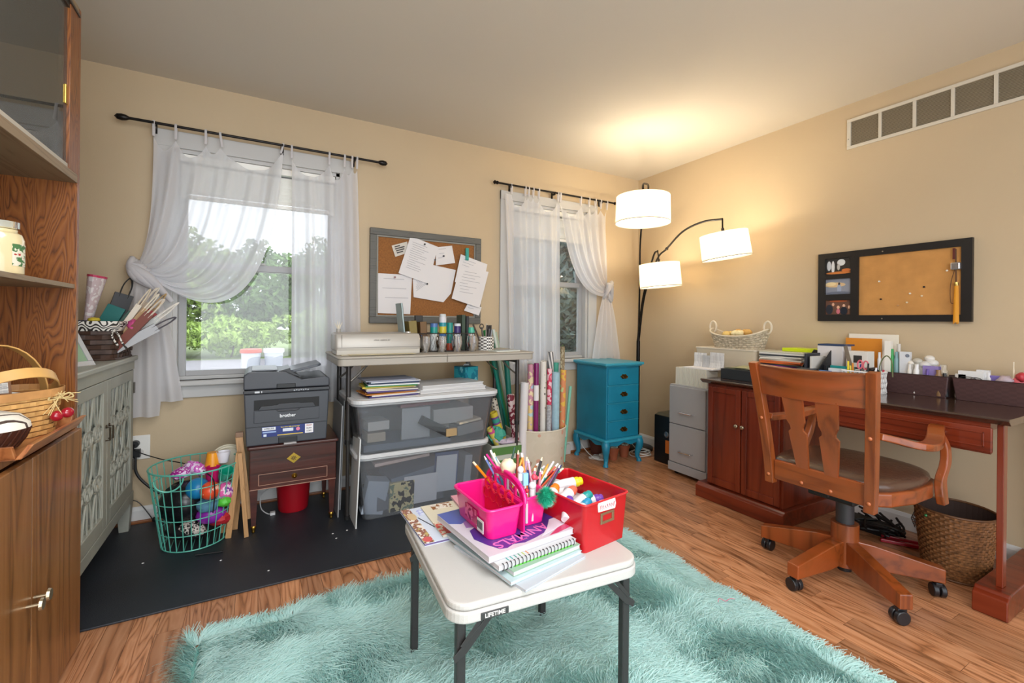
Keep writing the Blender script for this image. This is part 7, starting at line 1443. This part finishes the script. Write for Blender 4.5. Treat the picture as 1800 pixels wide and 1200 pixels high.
# ================================================================== SMALL WHITE FOLDING TABLE
TZ0 = .465; TA = -.079; TC = Vector((.678, 1.203, 0)); HW = .272
st = Thing('small_folding_table', 'small white square folding table with dark legs on the aqua rug', 'table', (TC.x, TC.y, .0006), TA); wt = flat('#c3c1bd', .45, bump=.12, bscale=500); b0 = .0006
M = MB(); M.rrect(-HW, HW, -HW, HW, TZ0-.018-b0, TZ0-b0, .05, 8); st.part('tabletop', M, wt, bevel=.006, seg=3)
M = MB(); M.rrect(-HW-.003, HW+.003, -HW-.003, HW+.003, TZ0-.046-b0, TZ0-.0185-b0, .052, 8); st.part('tabletop_skirt', M, wt, bevel=.005, seg=3)
dl = flat('#3d3b3b', .4, metal=.3)
for sx in (-1, 1):
    for sy in (-1, 1):
        x, y = sx*(HW-.032), sy*(HW-.035); M = MB(); M.bar((x, y, .004), (x, y, TZ0-.048), .023, .023, up=(0, 1, 0)); lg = st.part('leg', M, dl, bevel=.004)
        M = MB(); M.box(x-.015, x+.015, y-.015, y+.015, 0, .012); M.build('rubber_foot', flat('#1c1c1c', .7), lg)
        M = MB(); M.prism([(x-sx*.01, .34), (x+sx*.018, .325), (x+sx*.022, .34), (x-sx*.068, .42), (x-sx*.085, .42)], y-sy*.0-.0165-.003, y-.0165, 'xz'); M.prism([(x-sx*.002, .355), (x+sx*.006, .362), (x-sx*.045, .42), (x-sx*.06, .42)], y-.021, y-.0195, 'xz'); M.build('hinge_brace', dl, lg, False, .001)
M = MB(); M.box(-.035, .035, -HW-.006, -HW-.0025, TZ0-.042-b0, TZ0-.026-b0); bd = st.part('brand_badge', M, flat('#3a3a3a', .4), bevel=.001)
bd.location = (-.168, 0, 0)
text('brand_lettering', 'LIFETIME', .0135, flat('#d8d6d2', .4), basis((0, -HW-.0062, TZ0-.0345), (1, 0, 0), (0, 0, 1)), bd, None, .0003, bold=.0004)
# ---------------------------------------------------------------- stack of magazines
def mag(nm, lb, fl, w_, d_, rz_, z0, z1, c, page='#c9c7cc', cat='magazine', top=None):
    """fl = front left corner"""
    t = Thing(nm, lb, cat, (fl[0], fl[1], z0), rz_); h = z1-z0-.0004
    M = MB(); M.box(0, w_, 0, d_, h-.0012, h); M.box(0, w_, 0, d_, 0, .0012); t.part('cover', M, c if not isinstance(c, str) else flat(c, .35)); M = MB(); M.box(.0015, w_-.0015, .0015, d_-.0015, .0012, h-.0012); t.part('pages', M, flat(page, .7)); return t
mag('magazine', 'white magazine at the very bottom front of the stack on the small table', (.563, .926), .235, .29, .25, TZ0, .472, '#b9c2ca')
mag('magazine', 'pale blue white magazine second from the bottom of the stack', (.540, .957), .25, .31, .16, .4722, .4815, '#b4c9ce')
mag('drawing_pad', 'pale green pad beneath the spiral notebook', (.556, .972), .235, .28, .145, .4817, .4945, '#93b59d', cat='pad')
sn = mag('spiral_notebook', 'white spiral bound notebook with black wire coils at the front edge', (.524, .990), .258, .30, .095, .4948, .508, '#c4c6c8', cat='notebook')
for k in range(21):
    x = .012+k*.0117; M = MB(); M.tube([(x+.0012*math.sin(a), .003-.0*1+.0065*math.cos(a)-.002, .0065+.0085*math.sin(a)) for a in [2*PI*i/12 for i in range(12)]], .0011, 5, closed=True); sn.part('wire_coil', M, flat('#26262a', .3, metal=.6))
for k, c in enumerate(('#1f9a94', '#1f9a94', '#2f8a7c', '#3a8a5c', '#a9b83a', '#d97a2c')): M = MB(); M.box(.035+k*.0125, .0375+k*.0125, .010, .030, .013, .0136); sn.part('index_tab', M, flat(c, .5))
for k in range(2): M = MB(); M.box(.045+k*.11, .15+k*.09, -.004, .004, -.0005, .0006); sn.part('green_sheet', M, flat('#5cc23a', .5))
pu = mag('animals_pad', 'purple and white pad printed ANIMALS upside down, topmost of the stack', (.507, 1.012), .285, .298, .10, .5083, .525, '#c6c2cb', cat='pad')
hh = .525-.5083-.0004
def cov(pts, c, z=0, nm='printed_shape'): M = MB(); M.prism(pts, hh-.00005, hh+.00035+z); return pu.part(nm, M, flat(c, .3))
rg = random.Random(2)
def blot(cx_, cy_, rx, ry, n=22, j=.14): return [(min(max(cx_+rx*math.cos(a)*(1+rg.uniform(-j, j)), .001), .284), min(max(cy_+ry*math.sin(a)*(1+rg.uniform(-j, j)), .001), .297)) for a in [2*PI*i/n for i in range(n)]]
cov([(.045, .018), (.065, .012), (.09, .02), (.12, .010), (.16, .016), (.20, .026), (.24, .046), (.284, .085), (.284, .20), (.22, .215), (.15, .20), (.10, .17), (.075, .17), (.03, .15), (.015, .10), (.028, .055)], '#4a2f86')
cov([(.001, .22), (.03, .20), (.06, .215), (.09, .20), (.13, .235), (.16, .297), (.001, .297)], '#4a5aa0', .0001)
cov([(.03, .17), (.07, .155), (.10, .18), (.12, .22), (.08, .225), (.04, .205)], '#8d6aa0', .0002)
cov([(.20, .004), (.23, .004), (.284, .012), (.284, .035), (.25, .028), (.22, .014)], '#c4436c', .0002)
cov([(.18, .012), (.23, .024), (.283, .040), (.283, .084), (.262, .082), (.225, .045)], '#dcd6e2', .0003)
cov([(.055, .125), (.062, .123), (.082, .152), (.10, .168), (.096, .174), (.076, .158)], '#5a4a78', .0004)
o_ = text('lettering', 'ANIMALS', .047, flat('#e070b8', .4), basis((.136, .048, hh+.0006), (-1, -.12, 0), (.12, -1, 0)), pu.e, None, .0003, bold=.0003); o_.data.transform(Matrix.Translation((0, 0, .0002)))
M = MB()
for k in range(9): x = .085+k*.0062; M.box(x, x+.0042, .0205+.0004*k, .0250+.0004*k, hh, hh+.0008)
pu.part('small_print', M, flat('#c9509c', .4), kind='stuff')
# notepads at the left
np1 = mag('notepad', 'white notepad decorated with coloured pencils and birds, left corner of the table', (.421, 1.252), .14, .255, .0, TZ0, .4735, '#cdd6e6', page='#6a5a86', cat='notepad')
h1 = .4735-TZ0-.0004
M = MB(); M.box(.0005, .030, .0, .255, h1, h1+.0005); np1.part('printed_border', M, pattern('blobs', '#e2dcd4', '#8c5a4a', '#b9a86a', 55)); M = MB(); M.box(.045, .12, .19, .235, h1, h1+.0005); np1.part('printed_heading', M, pattern('blobs', '#d3daf0', '#a9b0e0', '#d3daf0', 60))
M = MB(); M.bar((.035, .175, h1+.0006), (.062, .085, h1+.0006), .003, .001); np1.part('printed_pencil', M, flat('#2b2d38', .5)); M = MB(); M.prism([(.02+.014*math.cos(a), .19+.028*math.sin(a)) for a in [2*PI*i/14 for i in range(14)]], h1+.0005, h1+.0009); np1.part('printed_bird', M, flat('#c9b08a', .6)); M = MB(); M.prism([(.016+.014*math.cos(a), .022+.016*math.sin(a)) for a in [2*PI*i/14 for i in range(14)]], h1+.0005, h1+.0009); np1.part('printed_flower', M, flat('#c95a5c', .6))
np2 = mag('notepad', 'tan notepad with a red flower print half under the purple pad', (.480, 1.262), .13, .235, -.03, .4737, .4790, '#dad3bd', cat='notepad'); h2 = .0049
M = MB(); M.box(.0, .045, .0, .09, h2, h2+.0005); np2.part('printed_flower', M, pattern('blobs', '#dad3bd', '#cf5a50', '#dad3bd', 45)); M = MB(); M.box(.03, .10, .19, .232, h2, h2+.0005); np2.part('printed_border', M, pattern('blobs', '#8a5a34', '#e2ddd4', '#8a5a34', 50))
mag('booklet', 'pink booklet poking out behind the caddy', (.592, 1.33), .13, .19, -.07, .4792, .487, '#e0a0ae', cat='booklet'); mag('booklet', 'orange red booklet on top of the pink one behind the caddy', (.615, 1.33), .12, .185, -.10, .4873, .504, '#d2603e', page='#d9d6cc', cat='booklet')
mag('booklet', 'dark blue booklet lying under the pink one', (.555, 1.33), .14, .17, -.05, TZ0+.0089, .4791, '#3d3f6a', cat='booklet') if 0 else None
# ---------------------------------------------------------------- pink caddy
pk = flat('#e3157d', .28, coat=.3); cz = .5257
cd = Thing('craft_caddy', 'hot pink two-compartment plastic caddy standing on the purple pad', 'caddy', (.637, 1.19, cz), .03)
def bowl(x0, x1, y0, y1): M = MB(); M.shell(x0, x1, y0, y1, 0, .082, .003, .009, .02, 5); return M
cd.part('compartment', bowl(-.105, .006, -.112, .112), pk, smooth=.9); cd.part('compartment', bowl(.016, .112, -.086, .108), pk, smooth=.9)
for r_ in ((-.108, .0085, -.115, .115), (.0135, .115, -.089, .111)): M = MB(); M.tube([(*p, .082) for p in rr(*r_, .022, 5)], .0042, 8, closed=True); cd.part('rolled_rim', M, pk, smooth=True)
M = MB(); n = 18; outer = []; inner = []
for i in range(n+1):
    a = PI*i/n; outer.append((-.112*math.cos(a), .082+.058*math.sin(a)**.8)); 
    if 3 <= i <= n-3: inner.append((-.112*.66*math.cos(a), .092+.030*math.sin(a)))
M = MB(); M.tube([(.011, y, z) for y, z in outer], .0062, 8)
inn = [(y*.80, .088+(z-.082)*.62) for y, z in outer]
for i in range(n): M.prism([outer[i], outer[i+1], inn[i+1], inn[i]], .0085, .0135, 'yz')
M.box(.0085, .0135, -.108, .108, 0, .089)
for k in (-2, 0, 2): M.box(.0085, .0135, k*.03-.004, k*.03+.004, .085, .088+.034*math.sqrt(max(0, 1-(k*.03/.09)**2)))
cd.part('handle_arch', M, pk, smooth=.8)
M = MB(); M.box(-.1060, -.1045, -.085, -.048, .012, .046); M.M = None; sk = cd.part('barcode_sticker', M, flat('#dcdcdc', .5))
M = MB()
for k in range(9): M.box(-.1065, -.1058, -.081+k*.0036, -.0795+k*.0036+.0008*(k % 3), .020, .040)
M.build('barcode', flat('#4a4a50', .6), sk)
M = MB(); M.box(-.1057, -.1043, -.046, .03, .022, .060); cd.part('foil_label', M, pattern('blobs', '#a81550', '#d9608c', '#8a1040', 50, rough=.25))
hc = flat('#d3203a', .25, alpha=.92); M = MB(); R6 = .0165
for i in range(3):
    for j in range(4):
        yy = -.068+j*.042+(.021 if i % 2 else 0); zc2 = .022+i*.034
        if zc2 > .1 or yy > .09: continue
        M.tube([(-.012+.006*math.cos(i), yy+.02*math.cos(a), zc2+.018*math.sin(a)) for a in [PI/6+2*PI*k/6 for k in range(6)]], .0032, 5, closed=True)
M.box(-.010, -.006, -.09, .09, .004, .078); cd.part('honeycomb_insert', M, hc)
# pencils, pens in the right compartment
rg = random.Random(33)
pens = [('orange', '#d98312', 832, 812, -.62), ('light blue', '#6f8fd0', 851, 801, -.30), ('magenta', '#c41f7c', 855, 798, -.27), ('teal', '#2a7f74', 860, 812, -.25), ('white and gold', '#e6dfcc', 862, 791, -.22), ('cream', '#e9e6df', 866, 797, -.2), ('sky blue tipped', '#5fa9c4', 868, 796, -.16), ('rust', '#a8432a', 875, 815, -.12),
 ('dark green', '#1d4a3c', 905, 786, .12), ('brick red', '#9a3a28', 911, 791, .16), ('bright orange', '#e8831c', 917, 796, .2), ('yellow orange', '#f0a92a', 920, 800, .22), ('lilac', '#c9a3c4', 926, 803, .05), ('dusty pink', '#d9a0b4', 928, 806, .02), ('brown', '#6b4a30', 934, 812, .1), ('black and white', '#2a2a2c', 953, 803, .40), ('green patterned', '#2f8a5a', 957, 819, .25), ('pale mint', '#9fc4b4', 949, 824, .2),
 ('floral pink', '#cf6a94', 940, 822, .12), ('grey blue', '#6a7f94', 962, 823, .3), ('white ended', '#dcd9de', 973, 811, .28), ('violet', '#6a3fa0', 978, 822, .35), ('coral', '#e06a5a', 981, 815, .4), ('navy', '#25346a', 987, 817, .45), ('multicolour', '#3f9a7c', 990, 823, .5), ('orange red', '#d9542c', 984, 820, .42), ('slate', '#4a5560', 979, 832, .55), ('bright pink', '#e65a9c', 974, 838, .35)]
pens += [(n_+' striped', c_, 905+rg.uniform(-4, 88), 812+rg.uniform(0, 26), 0) for n_, c_ in (('ruby', '#a3182f'), ('lime', '#8fbf3a'), ('turquoise', '#2fa3a3'), ('plum', '#5c2a5c'), ('peach', '#e8b08a'), ('charcoal', '#33343a'), ('rose', '#d9798f'), ('ivory', '#e9e2cf'), ('cobalt', '#2a4fa8'), ('copper', '#a8643a'), ('forest', '#2a5a34'), ('pearl', '#dcdce0'), ('fuchsia', '#cf2a9c'), ('amber', '#d99a2a'))]
for i, (nm, c, u, v, ln) in enumerate(pens):
    y = 1.145+.10*((i*.618) % 1); top = atY(u, v, y+.03+.02*((i*7) % 3)); top = atY(u, v, 1.26+.02*(i % 2)) if i < 8 else top; b = Vector((.70, 1.27, cz+.008)) if i == 0 else Vector((.668+.065*((i*.382) % 1), 1.135+.135*((i*.618) % 1), cz+.008)); d_ = top-b; q = d_.to_track_quat('Z', 'Y').to_euler(); Lh = d_.length
    t = Thing('pencil', nm+' pencil or pen in the pink caddy'+(', leaning far left' if i == 0 else ''), 'pencil', b, rot=q)
    M = MB(); M.cyl((0, 0, 0), (0, 0, Lh*.93), .0036 if i % 3 else .0042, n=7); t.part('barrel', M, flat(c, .35)); M = MB(); M.cyl((0, 0, Lh*.93), (0, 0, Lh), .0036, .0012 if i % 2 else .0034, 7); t.part('tip', M, flat(('#e8d9b8', '#e6e6ea', c)[i % 3], .4))
def on_stick(nm, lb, cat, u, v, y, mb, mat, stick='#c9c3c9'):
    p = atY(u, v, y); t = Thing(nm, lb, cat, (p.x, p.y, cz+.010), rot=(0, 0, 0)); hz = p.z-cz-.010
    M = MB(); M.cyl((0, 0, 0), (0, 0, hz), .004, n=8); t.part('stem', M, flat(stick, .4)); mb.v = [(a, b, c+hz) for a, b, c in mb.v]; t.part('topper', mb, mat, smooth=1.3); return t
m_ = MB(); m_.ball((0, 0, 0), .024, 16, 1, 1, 1, jit=.09); on_stick('flower_pen', 'pen topped with a big pale yellow and pink paper rose in the pink caddy', 'pen', 893, 820, 1.20, m_, flat('#e6d2b6', .8, var=.12, vscale=30))
m_ = MB(); m_.ball((0, 0, 0), .0095, 12, 1, 1, 1.1); m_.cyl((0, 0, -.03), (0, 0, -.01), .008, n=12); on_stick('bell_pen', 'pen with a round white bell top behind the teal pompom', 'pen', 915, 825, 1.13, m_, flat('#dcdce0', .3))
m_ = MB(); m_.ball((0, 0, 0), .0115, 12, 1, 1, 1.0); m_.cyl((0, 0, -.035), (0, 0, -.008), .009, n=12); on_stick('bell_pen', 'pen with a white domed top leaning over the front rim of the caddy', 'pen', 936, 853, 1.115, m_, flat('#d3cfd2', .3))
m_ = MB(); m_.box(-.008, .008, -.005, .005, -.02, .014); on_stick('block_pen', 'pen with a light blue block top in the pink caddy', 'pen', 923, 840, 1.12, m_, flat('#8fc0e0', .4))
m_ = MB(); m_.ball((0, 0, 0), .009, 10); m_.ball((.008, 0, -.004), .006, 8); on_stick('berry_pen', 'pen with a pink berry and green bead top', 'pen', 939, 838, 1.13, m_, flat('#d9465c', .4))
m_ = MB(); m_.ball((0, 0, 0), .007, 10); m_.ball((-.006, 0, -.014), .008, 8); on_stick('berry_pen', 'red and white character-less bead pen at the front of the pink compartment', 'pen', 926, 862, 1.11, m_, flat('#b3182c', .35)) ; 
bpy.data.objects['berry_pen.001']['label'] = 'pen with a red and white bead top at the front of the pink caddy'
t = Thing('pompom_pen', 'pen topped with a fluffy teal pompom hanging over the pink rim', 'pen', atY(960, 872, 1.075)); 
M = MB(); M.ball((0, 0, 0), .017, 12); t.part('pompom_core', M, flat('#12a37e', .9))
M = MB(); rg2 = np.random.RandomState(3)
for k in range(1500):
    a = rg2.normal(size=3); a /= np.linalg.norm(a); s_ = np.cross(a, [0, 0, 1.01]); s_ /= np.linalg.norm(s_); l_ = .027+.007*rg2.rand(); g_ = np.array([0, 0, -.003]); b1 = a*.012; b2 = a*l_*.7+g_*.5; b3 = a*l_+g_
    M.add([b1-s_*.0007, b1+s_*.0007, b2+s_*.0006, b2-s_*.0006, b3], [(0, 1, 2, 3), (3, 2, 4)])
t.part('pompom_fur', M, flat('#1fb18c', .8, var=.15, vscale=60), kind='stuff')
M = MB(); M.cyl((0, 0, 0), (.0, .05, -.01), .004, n=8); t.part('stem', M, flat('#1c8a74', .4))
# ---------------------------------------------------------------- red bin with dot markers
rd = flat('#b8141f', .28, coat=.3); RB = Vector((.868, 1.135, TZ0+.0003))
rb_ = Thing('red_storage_bin', 'red plastic bin with a metal label holder at the right of the small table', 'storage bin', RB, .14); a_, b_ = .094, .130
M = MB(); M.shell(-a_, a_, -b_, b_, 0, .138, .003, .008, .012, 4); rb_.part('bin_body', M, rd, smooth=.9)
M = MB(); M.tube([(*p, .138) for p in rr(-a_-.002, a_+.002, -b_-.002, b_+.002, .014, 4)], .003, 8, closed=True); rb_.part('rim', M, flat('#c9202a', .28, coat=.3), smooth=True)
M = MB()
for q in ((-.028, .030, .094, .101), (-.028, .030, .069, .076), (-.028, -.019, .076, .094), (.021, .030, .076, .094)): M.box(q[0], q[1], -b_-.001, -b_+.008, q[2], q[3])
rb_.part('label_holder', M, flat('#b9a98c', .3, metal=.9), bevel=.001)
M = MB(); M.prism([(-.040, .108), (.032, .104), (.036, .118), (.030, .139), (-.036, .141), (-.042, .128)], -b_-.0022, -b_+.0005, 'xz'); tg = rb_.part('name_sticker', M, flat('#e9e4e4', .5), bevel=.001)
M = MB(); rg = random.Random(6)
for k in range(7): x = -.034+k*.0095; M.tube(spline([(x, -b_-.0026, .112), (x+.003, -b_-.0026, .122+.006*rg.random()), (x+.006, -b_-.0026, .112+.004*rg.random())], 3), .0008, 4)
M.build('handwriting', flat('#a8283a', .5), tg)
dots = [('orange', '#e27a1c', -.060, .035, .132, (.4, 1.2, .6)), ('coral', '#ee6a50', -.018, .005, .128, (.2, 1.35, .35)), ('yellow', '#e6d21c', .045, .048, .135, (0, 1.45, -.25)), ('teal', '#1d9a98', .006, -.035, .118, (.3, 1.2, .1)), ('violet', '#7a3fb0', .040, -.045, .108, (.1, 1.4, -.3)), ('blue', '#2a9ac8', -.022, -.062, .108, (.5, 1.1, .3)), ('purple', '#6f3fa8', -.058, -.030, .110, (.6, 1.0, .8)), ('pink', '#e05aa0', .004, -.085, .098, (.5, 1.3, 0))]
Rz = Matrix.Rotation(.14, 4, 'Z')
for nm, c, x, y, z, r in dots:
    p = RB+(Rz @ Vector((x, y, 0))); t = Thing('dot_marker', 'dot marker with a %s cap in the red bin' % nm, 'marker', (p.x, p.y, TZ0+z-.01), rot=(0, r[1], r[2]))
    M = MB(); M.lathe((0, 0, 0), [(.016, -.085 if nm in ('yellow',) else -.05), (.017, -.03), (.017, -.002), (.014, 0)], 18); t.part('bottle', M, flat('#dedce0', .4), smooth=.8)
    M = MB(); M.lathe((0, 0, 0), [(.014, 0), (.0155, .002), (.0155, .012), (.0125, .014), (.013, .022), (.011, .026), (0, .027)], 18); t.part('cap', M, flat(c, .35), smooth=.8)
M = MB(); M.box(-.075, .075, -.105, .105, 0, .075); single('craft_supplies', M, flat('#d6d3d6', .6), 'white packets filling the lower half of the red bin', 'packets', RB+Vector((0, 0, .004)), .14)
M = MB(); M.M = Matrix.Rotation(.14, 4, 'Z'); M.quad((-.05, .02, .0), (.03, .06, .035), (.0, .11, .04), (-.08, .08, .01)); single('paper_sheet', M, flat('#e2e0e2', .6), 'white paper sticking up at the back of the red bin', 'paper', RB+Vector((-.005, .0, .092)), solid=.001)
